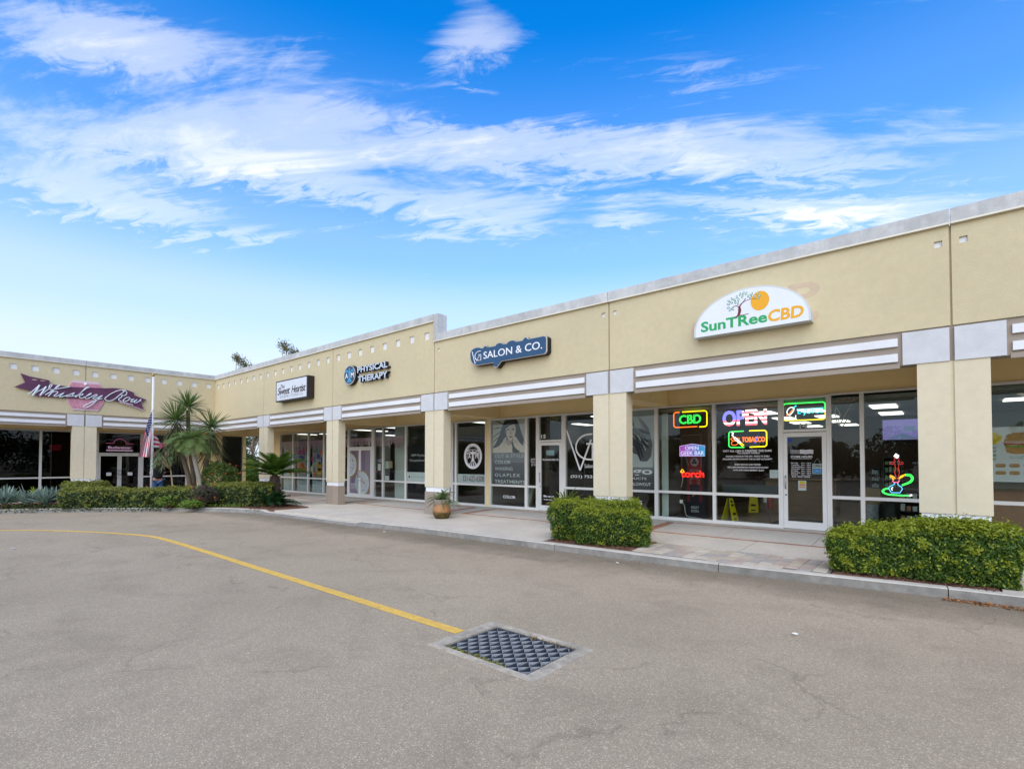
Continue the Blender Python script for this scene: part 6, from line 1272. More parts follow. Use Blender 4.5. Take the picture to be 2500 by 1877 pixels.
# fronds ---------------------------------------------------------------------
def frond(parent, name, base_, az, elv, L_, bend, ll, lw, npair, lm, rr=.009, vee=.5, twist=0.0, fwd=.35, ldroop=.15):
    base_ = np.array(base_, float); n = 14; d0 = np.array([math.cos(az) * math.cos(elv), math.sin(az) * math.cos(elv), math.sin(elv)])
    h = np.array([math.cos(az), math.sin(az), 0]); side = np.array([-math.sin(az), math.cos(az), 0.0])
    P = []; p = base_.copy(); a = elv
    for i in range(n + 1):
        P.append(p.copy()); a -= bend / n * (.5 + i / n); p = p + (h * math.cos(a) + np.array([0, 0, 1]) * math.sin(a)) * L_ / n
    P = np.array(P); T = unit(np.gradient(P, axis=0)); f = np.linspace(.12, .985, npair)
    ix = f * n; i0 = np.clip(ix.astype(int), 0, n - 1); w = (ix - i0)[:, None]; B_ = P[i0] * (1 - w) + P[i0 + 1] * w; t_ = unit(T[i0] * (1 - w) + T[i0 + 1] * w); up_ = unit(np.cross(t_, side[None]) * -1.0); up_ = np.where(up_[:, 2:3] < 0, -up_, up_)
    lens = ll * np.sin(np.pi * (.12 + .86 * f)) ** .6
    gs = []
    for sg_ in (-1, 1):
        D = side[None] * sg_ + up_ * vee * rng.uniform(.6, 1.3, (npair, 1)) + t_ * fwd + rng.normal(0, .07, (npair, 3))
        gs.append(blade_geo(B_, D, lens * rng.uniform(.9, 1.1, npair), lw, ldroop, side=t_ + rng.normal(0, .15, (npair, 3)), seg=(0, .35, .75, 1), prof=(.8, 1, .7, .08)))
    m = MB(); m.tube([tuple(q) for q in P], [rr * (1 - .75 * i / n) for i in range(n + 1)], 4)
    V, F_ = merge(*gs); tv_ = np.array(m.v); tf = np.array([q for q in m.f if len(q) == 4]); V2, F2 = merge((V, F_), (tv_, tf))
    return np_mesh(name, V2, F2, lm, parent)
sago_l = leafmat('sago_leaf', (0.035, 0.085, 0.012), (0.11, 0.20, 0.022), 5); sago_d = leafmat('cycad_dark_leaf', (0.010, 0.045, 0.016), (0.035, 0.105, 0.03), 6)
SX, SY = 10.72, -1.60
sp_ = thing('sago_palm', 'sago palm with a shaggy dark trunk and arching feathery crown beside the curved bed', 'palm', (SX, SY, 0))
tr = MB(); prof = [(.17, -.02), (.19, .2), (.18, .45), (.19, .65), (.17, .85), (.165, 1.0), (.13, 1.12), (.05, 1.18)]; tr.lathe(prof, (SX, SY), 16)
for k in range(190):
    a = k * 2.4; z = .1 + 1.02 * k / 190; r_ = .18 - .03 * z; tr.tube([(SX + r_ * math.cos(a), SY + r_ * math.sin(a), z), (SX + (r_ + .05) * math.cos(a), SY + (r_ + .05) * math.sin(a), z + .03)], [.024, .008], 4)
tr.build('trunk', bark_d, sp_)
for k in range(78):
    ring = k % 3; frond(sp_, 'frond', (SX, SY, 1.14), k * 2.399 + rng.uniform(-.1, .1), (R(70), R(45), R(20))[ring] + rng.uniform(-.12, .12), (1.12, 1.3, 1.28)[ring] * rng.uniform(.9, 1.08), (.85, .85, .62)[ring], .20, .022, 46, sago_l, .011, .45)
for lab, x, y in (('low dark cycad spreading at the foot of the sago palm', 11.12, -1.80), ):
    cy_ = thing('cycad', lab, 'plant', (x, y, 0)); MB().ball((x, y, .05), (.12, .12, .1), 6).build('base', bark_d, cy_)
    for k in range(56): frond(cy_, 'frond', (x + rng.uniform(-.3, .3), y + rng.uniform(-.3, .3), .08), k * 2.399, R(rng.uniform(15, 72)), rng.uniform(.5, .85), .8, .15, .026, 22, sago_d, .007, .5)
# pygmy date palm
pg_l = leafmat('date_palm_leaf', (0.10, 0.18, 0.045), (0.26, 0.35, 0.11), 5)
PX, PY = 7.75, -3.5
pg = thing('date_palm', 'slender pale-trunked date palm leaning left with a fluffy light green crown', 'palm', (7.95, -3.2, 0))
tk = smooth_path([(7.98, -3.12, 0), (7.93, -3.22, .6), (7.86, -3.36, 1.3), (7.79, -3.48, 2.0), (7.77, -3.52, 2.4)], 4); m = MB(); m.tube(tk, [.095 - .02 * i / len(tk) for i in range(len(tk))], 10); m.build('trunk', bark_g, pg, smooth=True)
m = MB(); m.ball((7.77, -3.52, 2.36), (.15, .15, .22), 7)
for k in range(90):
    a = k * 2.4; z = 2.2 + .34 * k / 90; m.tube([(7.77 + .12 * math.cos(a), -3.52 + .12 * math.sin(a), z), (7.77 + .19 * math.cos(a), -3.52 + .19 * math.sin(a), z + .09)], [.02, .008], 4)
m.build('boot', mat('palm_boot', (.20, .13, .10), .95, .2, 10), pg)
for k in range(46): frond(pg, 'frond', (7.77, -3.52, 2.52), k * 2.399, R(rng.uniform(-12, 72)), rng.uniform(.85, 1.12), rng.uniform(1.2, 1.9), .26, .015, 36, pg_l, .009, .3, ldroop=.35)
# yuccas: sword-leaved heads on bent stems, dead skirts below
yl = leafmat('yucca_leaf', (0.045, 0.10, 0.022), (0.17, 0.26, 0.065), 4); ys_ = leafmat('yucca_skirt', (0.045, 0.06, 0.022), (0.15, 0.145, 0.065), 4)
def yucca(label, bx, by, stem, heads):
    q = thing('yucca_tree', label, 'yucca', (bx, by, 0), 'spiky yuccas by the flagpole'); m = MB(); P = smooth_path(stem, 4); m.tube(P, [.11 - .04 * i / len(P) for i in range(len(P))], 8); m.build('trunk', bark, q, smooth=True)
    for (x, y, z, r_, sk) in heads:
        n = 150; u = rng.uniform(-.35, 1, n); a = rng.uniform(0, 2 * math.pi, n); c = np.sqrt(1 - np.clip(u, -1, 1) ** 2); D = np.stack([c * np.cos(a), c * np.sin(a), u], 1)
        V, F_ = blade_geo(np.tile([x, y, z], (n, 1)) + D * .06, D, r_ * rng.uniform(.8, 1.1, n), .042, .12); np_mesh('leaf_head', V, F_, yl, q)
        if sk:
            n = 190; a = rng.uniform(0, 2 * math.pi, n); zz = rng.uniform(-sk * .75, -.05, n); D = np.stack([np.cos(a), np.sin(a), rng.uniform(-1.3, -.2, n)], 1)
            B_ = np.stack([np.full(n, x), np.full(n, y), z + zz], 1); V, F_ = blade_geo(B_, D, r_ * rng.uniform(.75, 1.05, n), .034, .45); np_mesh('dead_skirt', V, F_, ys_, q)
yucca('tallest yucca, its spiky head rising above the white stripes', 6.1, -2.95, [(6.15, -2.9, 0), (6.1, -2.95, 1.2), (6.0, -3.1, 2.6), (6.0, -3.15, 3.85)], [(6.0, -3.15, 4.0, .86, 0)])
yucca('yucca with a hanging dark skirt, next to the flag', 6.4, -3.2, [(6.45, -3.05, 0), (6.4, -3.25, 1.2), (6.25, -3.55, 2.5), (6.2, -3.64, 3.2)], [(6.2, -3.64, 3.4, .95, 1.35)])
yucca('yucca with a hanging dark skirt, nearest the building corner', 6.3, -2.5, [(6.2, -2.75, 0), (6.32, -2.6, 1.2), (6.4, -2.42, 2.4), (6.4, -2.38, 2.95)], [(6.4, -2.38, 3.15, .92, 1.3)])
# oleander: round head of narrow leaves with pink flowers on a bare stem
ol = leafmat('oleander_leaf', (0.09, 0.15, 0.06), (0.26, 0.34, 0.17), 8, .2); olm = thing('oleander', 'small oleander with a bare tan stem and pink flowers, in front of the flagpole', 'shrub', (7.35, -4.1, 0))
m = MB(); stem_m = mat('tan_stem', (.36, .27, .15), .9, .1, 8); m.tube([(7.40, -4.02, 0), (7.38, -4.06, .7), (7.33, -4.12, 1.38)], [.035, .03, .024], 6)
heads = []
for k in range(26):
    a = k * 2.4; e_ = R(20 + 65 * ((k * .618) % 1)); p = Vector((7.32 + math.cos(a) * math.cos(e_) * .48, -4.25 + math.sin(a) * math.cos(e_) * .50, 1.56 + math.sin(e_) * .62 - .15 * (k % 3))); heads.append(p)
    m.tube([(7.33, -4.12, 1.36), tuple((Vector((7.33, -4.14, 1.5)) + p) / 2), tuple(p)], [.014, .01, .005], 4)
m.build('stem', stem_m, olm)
B_ = []; D = []
for p in heads:
    for j in range(26): B_.append((p.x, p.y, p.z - .03 * (j % 5))); v = rng.normal(0, 1, 3); v[2] = v[2] * .8 + .25; D.append(v)
np_mesh('foliage', *blade_geo(np.array(B_), np.array(D), rng.uniform(.14, .24, len(B_)), .026, .2, seg=(0, .4, 1), prof=(.5, 1, .1)), ol, olm)
pink_f = leafmat('oleander_flower', (.50, .10, .19), (.68, .22, .32), 30, .3)
for (y, z, r_, n) in ((-4.43, 2.30, .11, 60), (-4.33, 2.36, .08, 40), (-4.48, 2.24, .07, 30), (-3.87, 2.10, .055, 24), (-4.28, 2.05, .04, 12), (-4.30, 1.95, .035, 10), (-4.68, 2.0, .04, 12)):
    P = np.array([7.38, y, z]) + unit(rng.normal(0, 1, (n, 3))) * r_ * rng.uniform(.3, 1, (n, 1)); V, F_ = leaf_geo(P, P - np.array([7.38, y, z]), .05, .9, .5); np_mesh('flower_head', V, F_, pink_f, olm)
# rounded shrub with red flowers, orange-flowered shrub at the hedge break
def bush(label, nm, c, r_, n, size, lm, aspect=.5, flowers=(), fm=None, cat='shrub', gap=.25, base_z=.1):
    q = thing(nm, label, cat, (c[0], c[1], 0)); D = unit(rng.normal(0, 1, (n, 3))); D[:, 2] = np.where(D[:, 2] < -.5, -D[:, 2], D[:, 2])
    lum = np.array([1 + .28 * noise.noise(Vector(d) * 2.6 + Vector(c)) + .15 * noise.noise(Vector(d) * 6 + Vector(c)) for d in D]); P = np.array(c) + D * np.array(r_) * (lum * rng.uniform(.62, 1.0, n) ** .5)[:, None]; P[:, 2] = np.maximum(P[:, 2], .03)
    np_mesh('foliage', *leaf_geo(P, D, size, aspect, .75), lm, q)
    m = MB()
    for k in range(9):
        a = k * 2.4; m.tube([(c[0] + .05 * math.cos(a), c[1] + .05 * math.sin(a), 0), (c[0] + r_[0] * .5 * math.cos(a), c[1] + r_[1] * .5 * math.sin(a), c[2] + r_[2] * .3)], [.02, .006], 4)
    m.build('stem', bark_d, q)
    for f in flowers:
        P = np.array(f[:3]) + rng.normal(0, f[3] * .5, (f[4], 3)); np_mesh('flower_head', *leaf_geo(P, np.tile([.5, -.4, .8], (f[4], 1)), .03, .9, .7), fm, q)
    return q
ix_l = leafmat('ixora_leaf', (0.045, 0.085, 0.015), (0.17, 0.24, 0.05), 7); red_f = leafmat('red_flower', (.45, .05, .02), (.62, .16, .05), 30, .2); org_f = leafmat('orange_flower', (.70, .10, .02), (.80, .20, .05), 30, .2)
bush('rounded green shrub tipped with small red flowers, right of the pale palm trunk', 'ixora_shrub', (7.9, -2.55, .85), (.62, .72, .78), 5200, .075, ix_l, .5, [(8.2, -2.3, 1.58, .05, 16), (8.35, -2.1, 1.5, .05, 14), (8.3, -2.85, 1.45, .05, 12), (8.35, -3.05, 1.2, .06, 12), (8.4, -2.5, 1.2, .05, 10), (8.45, -2.0, 1.2, .05, 12), (8.2, -3.2, 1.05, .05, 10)], red_f)
cr_l = leafmat('bronze_twigs', (0.055, 0.05, 0.04), (0.15, 0.12, 0.11), 12); 
bush('sparse purplish-brown shrub with orange flowers in the gap between the dark hedges', 'bronze_shrub', (9.75, -3.75, .42), (.38, .48, .40), 3400, .045, cr_l, .35, [(9.75, -4.15, .78, .05, 22), (9.95, -3.95, .34, .06, 36), (10.05, -4.2, .22, .035, 12), (9.95, -3.45, .85, .03, 10), (10.1, -3.5, .36, .035, 12)], org_f)
gr_l = leafmat('bright_leaf', (0.08, 0.16, 0.02), (0.22, 0.33, 0.04), 9)
bush('low bright green leafy plant at the kerb below the orange flowers', 'groundcover_plant', (9.95, -4.2, .14), (.25, .42, .18), 700, .07, gr_l, .55)
bush('small bright green sprig left of the orange flowers', 'groundcover_plant', (9.15, -4.75, .22), (.2, .3, .22), 420, .07, gr_l, .55)
# blue-green spiky plants and ferns at the left
ag = leafmat('agave_leaf', (0.10, 0.16, 0.12), (0.26, 0.34, 0.28), 5, .1); fe = leafmat('fern_leaf', (0.04, 0.09, 0.015), (0.14, 0.22, 0.04), 6); li = leafmat('lime_leaf', (0.16, 0.24, 0.015), (0.34, 0.42, 0.03), 6)
def rosette(label, nm, x, y, z, L_, w, n, lm, group, el0=10, el1=75, dr=.15):
    q = thing(nm, label, 'plant', (x, y, 0), group); a = rng.uniform(0, 2 * math.pi, n); e_ = R(1) * rng.uniform(el0, el1, n); D = np.stack([np.cos(a) * np.cos(e_), np.sin(a) * np.cos(e_), np.sin(e_)], 1)
    np_mesh('foliage', *blade_geo(np.tile([x, y, z], (n, 1)) + rng.normal(0, .03, (n, 3)), D, L_ * rng.uniform(.7, 1.1, n), w, dr), lm, q); return q
for i, (x, y, lb) in enumerate(((5.75, -7.55, 'blue-green sword-leaved plant touching the left end of the dark hedge'), (5.35, -8.0, 'blue-green sword-leaved plant second from the dark hedge, near the kerb'), (4.95, -8.5, 'blue-green sword-leaved plant third from the dark hedge along the kerb'), (4.6, -9.0, 'leftmost blue-green sword-leaved plant, at the very edge of the photo'), (5.35, -7.3, 'blue-green sword-leaved plant in the back row, beside the olive-topped hedge'), (4.3, -8.5, 'blue-green sword-leaved plant in the back row before the ferns'))): rosette(lb, 'agave', x, y, .2, .68, .06, 80, ag, 'blue-green spiky plants at the left edge', 8, 80, .1)
for i, (x, y, lb) in enumerate(((3.6, -8.2, 'dark green fern clump second from the olive-topped hedge'), (4.0, -7.8, 'dark green fern clump nearest the olive-topped hedge'), (3.3, -8.9, 'dark green fern clump beside the lime-yellow leaves'), (3.0, -9.5, 'dark green fern clump farthest left, behind the lime-yellow leaves'))): rosette(lb, 'fern', x, y, .15, .75, .06, 70, fe, 'fern clumps at the left edge', 20, 80, .5)
rosette('lime-yellow leafy clump at the far left edge', 'lime_plant', 3.5, -9.6, .25, .7, .10, 40, li, None, 30, 80, .3); rosette('small yellow-green tuft among the ferns by the bar window', 'lime_plant', 3.9, -7.55, .3, .55, .05, 26, li, None, 50, 85, .2)
# creeping cover spilling over the kerb
kk = [p for p in kp if p[0] < 8.9]; P = []
for p, q in zip(kk[:-1], kk[1:]):
    for j in range(170):
        f = random.random(); x = p[0] + (q[0] - p[0]) * f; y = p[1] + (q[1] - p[1]) * f; d = Vector((q[0] - p[0], q[1] - p[1])).normalized(); s_ = random.gauss(.25, .28); s_ = max(-.22 + .14 * noise.noise(Vector((x * 1.3, y * 1.3, 0))), s_)
        P.append((x - d.y * s_, y + d.x * s_, (.03 + random.random() * .12 if s_ > 0 else ZROAD + .03 + random.random() * .14)))
P = np.array(P); tag(np_mesh('ground_cover', *leaf_geo(P, np.tile([.6, -.5, .7], (len(P), 1)), .07, .55, .7), leafmat('creeper_leaf', (0.025, 0.05, 0.012), (0.09, 0.13, 0.03), 6), base=(6, -7, 0)), kind='stuff')
P = np.array([(x, y, .01 + random.random() * .05) for x, y in ((random.uniform(8.6, 10.9), random.uniform(-4.6, -2.6)) for _ in range(900)) if y > kerb_y(max(x, 8.3)) + .12 and y < kerb_y(max(x, 8.3)) + .6])
tag(np_mesh('ground_cover', *blade_geo(P, rng.normal(0, .5, P.shape) + np.array([0, 0, 1.0]), .14, .02, .3), gr_l, base=(9.5, -3.6, 0)), kind='stuff')
# potted plants
terra = mat('terracotta', (0.40, 0.20, 0.085), .8, .22, 3.5, .4, 40, fine=.15, fscale=12); alg = mat('mossy_pot_base', (0.10, 0.07, 0.02), .9, .4, 9); limed = mat('limed_rim', (.28, .24, .2), .9, .3, 9)
pl_l = leafmat('spider_leaf', (0.045, 0.10, 0.02), (0.17, 0.26, 0.08), 8)
def pot(label, x, y, s_, z0):
    q = thing('terracotta_pot', label, 'pot', (x, y, z0)); P = lambda r_, z: (r_ * s_, z0 + z * s_)
    MB().lathe([P(.17, 0), P(.21, .03), P(.26, .13), P(.272, .19)], (x, y), 24).build('mossy_base', alg, q, smooth=True)
    MB().lathe([P(.271, .188), P(.275, .25), P(.245, .36), P(.215, .44), P(.213, .46)], (x, y), 24).build('belly', terra, q, smooth=True); MB().lathe([P(.212, .455), P(.235, .48), P(.225, .52), P(.25, .545), P(.25, .575), P(.21, .575), P(.20, .53)], (x, y), 24).build('rim', limed, q, smooth=True)
    MB().tube([(x + .23 * s_ * math.cos(a), y + .23 * s_ * math.sin(a), z0 + s_ * (.45 - .05 * abs(math.sin(a * 2)))) for a in [R(-150 + 12 * k) for k in range(12)]], .01, 5).build('scroll', limed, q)
    MB().lathe([P(.19, .54), P(.17, .56)], (x, y), 16).build('soil', soil_m, q); return q
pot('round-bellied terracotta pot with a mossy foot beside the third column', 18.98, -.42, .98, 0.0)
rosette('strap-leaved green plant growing in the terracotta pot', 'potted_plant', 18.98, -.42, .53, .68, .04, 90, pl_l, None, 5, 80, .55)
pot('second terracotta pot hidden behind the two-humped hedge', 23.05, .15, 1.05, 0.0); br_l = leafmat('bromeliad_leaf', (0.06, 0.11, 0.02), (0.20, 0.26, 0.05), 5)
rosette('green and straw-coloured sword plant rising behind the two-humped hedge', 'potted_plant', 23.05, .15, .6, .66, .06, 46, br_l, None, 8, 78, .25); q = rosette('dry straw-brown leaves at the left of the sword plant', 'dry_plant', 22.95, .08, .58, .45, .05, 14, leafmat('dry_blade', (.22, .13, .05), (.36, .24, .1), 6), None, 0, 40, .5)
# trees beyond the roof and through the passage
def tree(label, nm, x, y, h, cr, lm, n, size, dens=1.0, lean=(0, 0), zlow=.55, seed=1, group=None, trunk_r=.16):
    q = thing(nm, label, 'tree', (x, y, -.03), group); rs = random.Random(seed); m = MB(); top = Vector((x + lean[0], y + lean[1], h * .8)); m.tube([(x, y, -.1), (x + lean[0] * .3, y + lean[1] * .3, h * .35), tuple(top)], [trunk_r, trunk_r * .75, trunk_r * .25], 8)
    C_ = []
    for k in range(int(26 * dens)):
        a = k * 2.4; z = h * (zlow + (1 - zlow) * ((k * .618) % 1)); f = math.sin(math.pi * min(1, max(.1, (z / h - zlow + .12) / (1.1 - zlow)))) ** .7; p = Vector((x + lean[0] * z / h + cr * f * rs.uniform(.35, 1) * math.cos(a), y + lean[1] * z / h + cr * f * rs.uniform(.35, 1) * math.sin(a), z)); C_.append(p)
        s0 = Vector((x + lean[0] * .5, y + lean[1] * .5, h * rs.uniform(.35, .6))); m.tube([tuple(s0), tuple((s0 + p) / 2 + Vector((0, 0, .15))), tuple(p)], [.05, .03, .008], 5)
    m.build('trunk', bark, q)
    V = []
    for p in C_:
        k = int(n / len(C_)); r_ = cr * (rs.uniform(.08, .22) if dens > 1.1 else rs.uniform(.2, .36)); d = rng.normal(0, 1, (k, 3)); d = unit(d) * (rng.uniform(0, 1, (k, 1)) ** .45) * r_; d[:, 2] *= 1.15; V.append(np.array(p) + d)
    V = np.concatenate(V); np_mesh('crown', *leaf_geo(V, rng.normal(0, 1, V.shape) + np.array([0, 0, .6]), size, .5, .7), lm, q); return q
ol_t = leafmat('autumn_leaf', (0.07, 0.075, 0.012), (0.24, 0.20, 0.045), 2.0); ol_g = leafmat('tree_leaf', (0.02, 0.045, 0.01), (0.08, 0.13, 0.03), 2.0)
tree('sparse olive-brown tree top above the roof, nearer the building corner', 'tree', -19.9, 8.5, 11.4, 3.1, ol_t, 4200, .14, 2.2, (.2, .1), .62, 4, 'sparse trees behind the roof')
tree('sparse yellow-green tree top above the roof, nearer the cookie shop sign', 'tree', -9.6, 8.2, 11.0, 3.0, ol_t, 4800, .12, 2.4, (0, 0), .64, 9, 'sparse trees behind the roof')
tree('dark green tree seen through the passage at the building corner', 'tree', -13.5, 7.6, 5.0, 1.7, ol_g, 5200, .14, 1.0, (0, 0), .30, 5)
for (x, y, r_, h, lab, lm) in ((-9.3, 5.6, .8, .95, 'bright yellow-green bush in the garden beyond the passage', li), (-7.3, 5.2, .7, .6, 'low green bush beyond the passage, right behind the sago palm', gr_l), (-12.6, 6.2, .9, 1.5, 'mid green bush at the back of the passage garden', ix_l)): bush(lab, 'garden_bush', (x, y, h * .8), (r_, r_, h), 2600, .11, lm, .5)
# woodland belt across the road, seen mirrored in the glass
V = []
for k in range(150):
    a = k * 2.4; x = -8 + 84 * ((k * .618) % 1); y = -40 + rng.uniform(-3, 3); z = rng.uniform(.8, 3.6); r_ = rng.uniform(.9, 1.8); d = unit(rng.normal(0, 1, (260, 3))) * (rng.uniform(0, 1, (260, 1)) ** .4) * r_; V.append(np.array([x, y, z]) + d)
for k in range(110):
    x = 78 + rng.uniform(-3, 3); y = -42 + 50 * ((k * .618) % 1); z = rng.uniform(1, 6.5); r_ = rng.uniform(1.3, 2.4); d = unit(rng.normal(0, 1, (240, 3))) * (rng.uniform(0, 1, (240, 1)) ** .4) * r_; V.append(np.array([x, y, z]) + d)
V = np.concatenate(V); V[:, 2] = np.maximum(V[:, 2], ZROAD + .05); tag(np_mesh('woodland', *leaf_geo(V, rng.normal(0, 1, V.shape), .42, .6, .6), ol_g, base=(32, -40, 0)), kind='stuff')

# ------------------------------------------------------------------ flag, pole, person
pole = thing('flagpole', 'white flagpole with a gold ball finial before the bar', 'flagpole', (5.45, -4.3, 0)); PXY = (5.45, -4.27)
m = MB(); m.tube([(*PXY, -.02), (*PXY, 5.2)], [.05, .032], 10); m.build('pole', mat('pole_white', (.66, .67, .70), .4, .03), pole, smooth=True); MB().ball((*PXY, 5.26), .065, 8).build('finial', mat('gold', (.45, .30, .08), .35, .1, metal=.6), pole, smooth=True); MB().tube([(PXY[0] + .05, PXY[1], 3.78), (PXY[0] + .09, PXY[1], 3.78)], .03, 8).build('pulley', chrome, pole); m = MB(); m.tube([(PXY[0] + .07, PXY[1] + .02, 5.18), (PXY[0] + .08, PXY[1] + .02, 1.1)], .006, 4); m.build('halyard', white_m, pole)
fg = thing('flag', 'stars and stripes flag hanging limp from the white pole', 'flag', (PXY[0], PXY[1], 2.0)); fred = flat('flag_red', (.50, .03, .06), .8); fwh = flat('flag_white', (.68, .68, .72), .8); fbl = flat('flag_blue', (.03, .035, .20), .8)
# cloth in folds: s runs down the hoist side, t across the fly that droops along the pole
def cloth(s_, t_):
    z = 3.74 - .95 * s_ - t_ * (1.88 - .95 * s_); y = PXY[1] - .03 - .44 * t_ ** .8 * (1 - s_) - .03 * t_; x = PXY[0] + .03 + .07 * math.sin(s_ * 9 + t_ * 2) * t_ + .05 * t_
    return (x, y, z)
ns, ntt = 13, 26
for i in range(ns):
    mm = {0: MB(), 1: MB()}
    for j in range(ntt):
        s0, s1, t0, t1 = i / ns, (i + 1) / ns, j / ntt, (j + 1) / ntt; canton = i < 7 and t0 < .40
        if not canton: mm[0].quad(cloth(s0, t0), cloth(s1, t0), cloth(s1, t1), cloth(s0, t1))
        else: mm[1].quad(cloth(s0, t0), cloth(s1, t0), cloth(s1, t1), cloth(s0, t1))
    mm[0].build('stripe', fred if i % 2 == 0 else fwh, fg, recalc=False)
    if mm[1].v: mm[1].build('canton', fbl, fg, recalc=False)
m = MB()
for i in range(9):
    for j in range(6 if i % 2 == 0 else 5):
        s_, t_ = (i + .5) / 9 * 7 / 13, (j + (.5 if i % 2 == 0 else 1)) / 6.3 * .40; c = Vector(cloth(s_, t_)) + Vector((.008, 0, 0)); m.prism and m.add([(c.x + .004, c.y + .017 * math.cos(a) * (1 if k % 2 == 0 else .45), c.z + .017 * math.sin(a) * (1 if k % 2 == 0 else .45)) for k, a in enumerate([R(90 + 36 * k) for k in range(10)])], [tuple(range(10))])
m.build('stars', fwh, fg, recalc=False)
# the fly end that blows out on the far side of the pole
m = {0: MB(), 1: MB()}
for i in range(6):
    for j in range(4):
        q = lambda s_, t_: (PXY[0] - .03 - .05 * t_, PXY[1] + .02 + t_ * (.16 + .20 * s_) , 2.88 - s_ * .62 - .14 * t_ * (1 - s_))
        m[i % 2].quad(q(i / 6, j / 4), q((i + 1) / 6, j / 4), q((i + 1) / 6, (j + 1) / 4), q(i / 6, (j + 1) / 4))
m[0].build('stripe', fred, fg, recalc=False); m[1].build('stripe', fwh, fg, recalc=False)
# person standing at the pole, seen from behind, head behind the oleander
person = thing('person', 'person in a black shirt and blue jeans seen from behind, holding the flagpole rope', 'person', (5.15, -4.0, 0))
def skin_body(name, joints, bones, m_, parent, root=0, lv=2):
    me = bpy.data.meshes.new(name); off = WL[parent.name]; me.from_pydata([tuple(Vector(j[0]) - off) for j in joints], bones, []); me.materials.append(m_); o = link_mesh(me, name, parent)
    md = o.modifiers.new('skin', 'SKIN'); md.use_smooth_shade = True; sv = me.skin_vertices[0].data
    for i, j in enumerate(joints):
        r_ = j[1]; sv[i].radius = (r_ if isinstance(r_, tuple) else (r_, r_)); sv[i].use_root = (i == root)
    sb = o.modifiers.new('subdivision', 'SUBSURF'); sb.levels = sb.render_levels = lv; return o
skin_m = mat('skin', (.45, .24, .16), .6, .08, 8); X0, Y0 = 5.12, -3.97
P = lambda f, l, z: (X0 - f, Y0 + l, z)           # f forward (towards the bar), l to the right hand side in the photo
body = [(P(0, 0, .98), (.11, .13)), (P(.0, 0, 1.18), (.10, .12)), (P(.01, 0, 1.38), (.11, .15)), (P(.02, 0, 1.50), (.08, .09)), (P(.05, 0, 1.58), (.058, .06)), (P(.08, 0, 1.66), (.085, .075)), (P(.09, 0, 1.76), (.095, .082)), (P(.08, 0, 1.84), (.06, .055)),
        (P(0, -.19, 1.44), .062), (P(-.04, -.26, 1.22), .05), (P(.08, -.235, 1.12), .036), (P(.16, -.215, 1.14), .03), (P(0, .19, 1.44), .062), (P(.02, .26, 1.20), .05), (P(.16, .20, 1.12), .036), (P(.22, .16, 1.14), .03),
        (P(0, -.10, .90), .10), (P(.01, -.11, .50), .068), (P(-.02, -.11, .10), .045), (P(.10, -.12, .035), .04), (P(0, .10, .90), .10), (P(.01, .11, .50), .068), (P(-.02, .11, .10), .045), (P(.10, .12, .035), .04)]
bones = [(0, 1), (1, 2), (2, 3), (3, 4), (4, 5), (5, 6), (6, 7), (2, 8), (8, 9), (9, 10), (10, 11), (2, 12), (12, 13), (13, 14), (14, 15), (0, 16), (16, 17), (17, 18), (18, 19), (0, 20), (20, 21), (21, 22), (22, 23)]
skin_body('body', body, bones, skin_m, person)
shirt = [(P(0, 0, .90), (.205, .215)), (P(0, 0, 1.18), (.165, .19)), (P(.01, 0, 1.38), (.175, .215)), (P(.02, 0, 1.52), (.09, .10)), (P(0, -.20, 1.45), .078), (P(-.04, -.265, 1.23), .068), (P(0, .20, 1.45), .078), (P(.02, .27, 1.22), .068)]
skin_body('shirt', shirt, [(0, 1), (1, 2), (2, 3), (2, 4), (4, 5), (2, 6), (6, 7)], mat('black_cotton', (.014, .014, .017), .9, .2, 14), person)
jeans = [(P(0, 0, 1.0), (.165, .19)), (P(0, -.10, .86), .125), (P(.01, -.11, .5), .088), (P(-.02, -.11, .09), .07), (P(0, .10, .86), .125), (P(.01, .11, .5), .088), (P(-.02, .11, .09), .07)]
skin_body('jeans', jeans, [(0, 1), (1, 2), (2, 3), (0, 4), (4, 5), (5, 6)], mat('blue_denim', (.045, .13, .30), .85, .18, 12), person)
hair_o = [(P(.04, 0, 1.66), (.075, .08)), (P(.04, 0, 1.77), (.105, .092)), (P(.07, 0, 1.85), (.075, .068))]; skin_body('hair', hair_o, [(0, 1), (1, 2)], flat('dark_hair', (.02, .014, .01), .7), person)
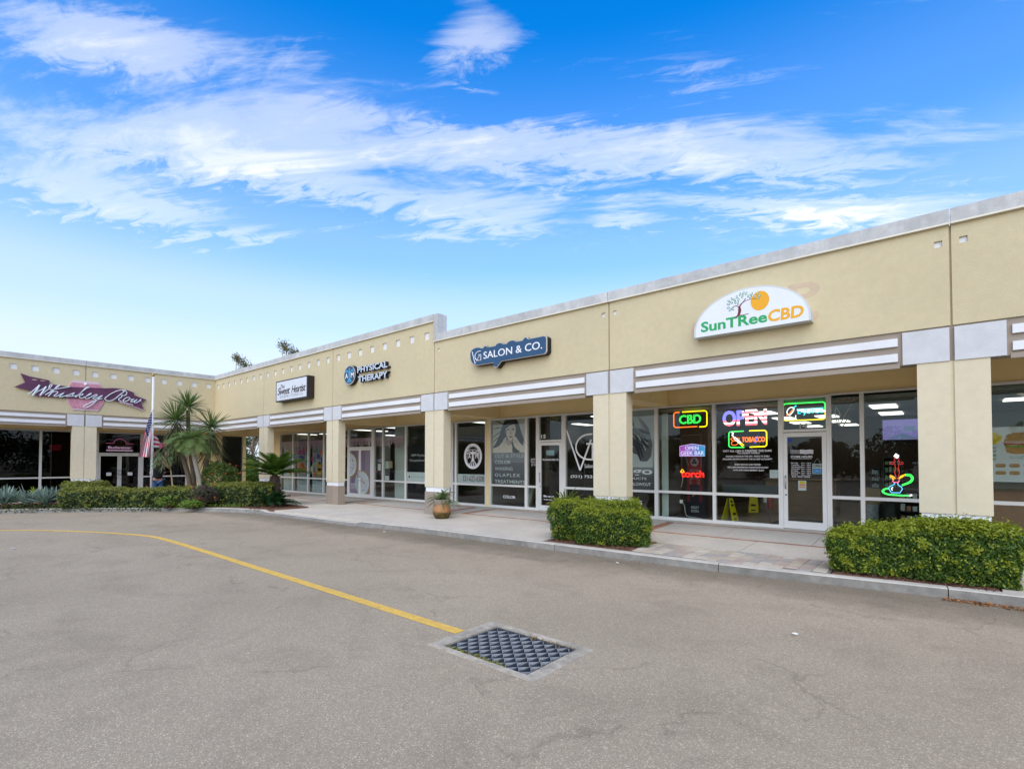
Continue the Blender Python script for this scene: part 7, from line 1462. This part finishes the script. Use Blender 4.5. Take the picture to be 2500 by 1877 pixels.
for sd_, wx in ((-1, P(.16, -.215, 1.14)), (1, P(.22, .16, 1.14))):
    w = Vector(wx); tgt = Vector((PXY[0] - .0, PXY[1] + .06, 1.16)) if sd_ < 0 else w + Vector((-.1, -.08, .03)); d = (tgt - w); d = d.normalized() if d.length > .01 else Vector((-1, 0, 0)); si = d.cross(Vector((0, 0, 1))).normalized()
    J_ = [(tuple(w), .03), (tuple(w + d * .05), .032)]; Bn = [(0, 1)]
    for k, (o_, l) in enumerate(((-.03, .07), (-.01, .08), (.01, .075), (.03, .06))):
        b_ = len(J_); J_ += [(tuple(w + d * .09 + Vector((0, 0, -o_)) ), .010), (tuple(w + d * (.09 + l * .5) + Vector((0, 0, -o_)) + si * .02), .009), (tuple(w + d * (.09 + l * .6) + Vector((0, 0, -o_)) + si * .045), .008)]; Bn += [(1, b_), (b_, b_ + 1), (b_ + 1, b_ + 2)]
    b_ = len(J_); J_ += [(tuple(w + d * .06 + Vector((0, 0, .035)) + si * .015), .011), (tuple(w + d * .09 + Vector((0, 0, .045)) + si * .04), .009)]; Bn += [(1, b_), (b_, b_ + 1)]
    skin_body('hand', J_, Bn, skin_m, person, 0, 1)
MB().box(X0 - .02, X0 + .205, Y0 - .19, Y0 + .19, 1.005, 1.045) and None

# ------------------------------------------------------------------ small litter
lit_w = flat('litter_white', (.66, .66, .64))
for i, (x, y, s_, lab) in enumerate(((15.6, -9.25, .16, 'white scrap lying on the open asphalt at the left'), (29.15, -4.55, .10, 'white scrap lying on the asphalt before the right hedge'), (25.9, -2.42, .12, 'crumpled clear wrapper in the gutter below the two-humped hedge'), (19.4, -2.75, .10, 'pale wrapper in the gutter before the terracotta pot'), (5.6, -8.75, .22, 'white scrap against the leafy kerb at the far left'), (7.1, -6.75, .2, 'white paper scrap below the dark hedge kerb'))):
    m = MB(); rs = random.Random(i); n = 7; ang = rs.uniform(0, 3); pts = []
    for k in range(n):
        a = 2 * math.pi * k / n; r_ = s_ * .5 * rs.uniform(.6, 1); u, v = r_ * math.cos(a), r_ * .4 * math.sin(a); pts.append((x + u * math.cos(ang) - v * math.sin(ang), y + u * math.sin(ang) + v * math.cos(ang), ZROAD + .006 + rs.uniform(0, .025)))
    m.add(pts + [(x, y, ZROAD + .035)], [(k, (k + 1) % n, n) for k in range(n)]); tag(m.build('litter', lit_w), lab, 'litter')
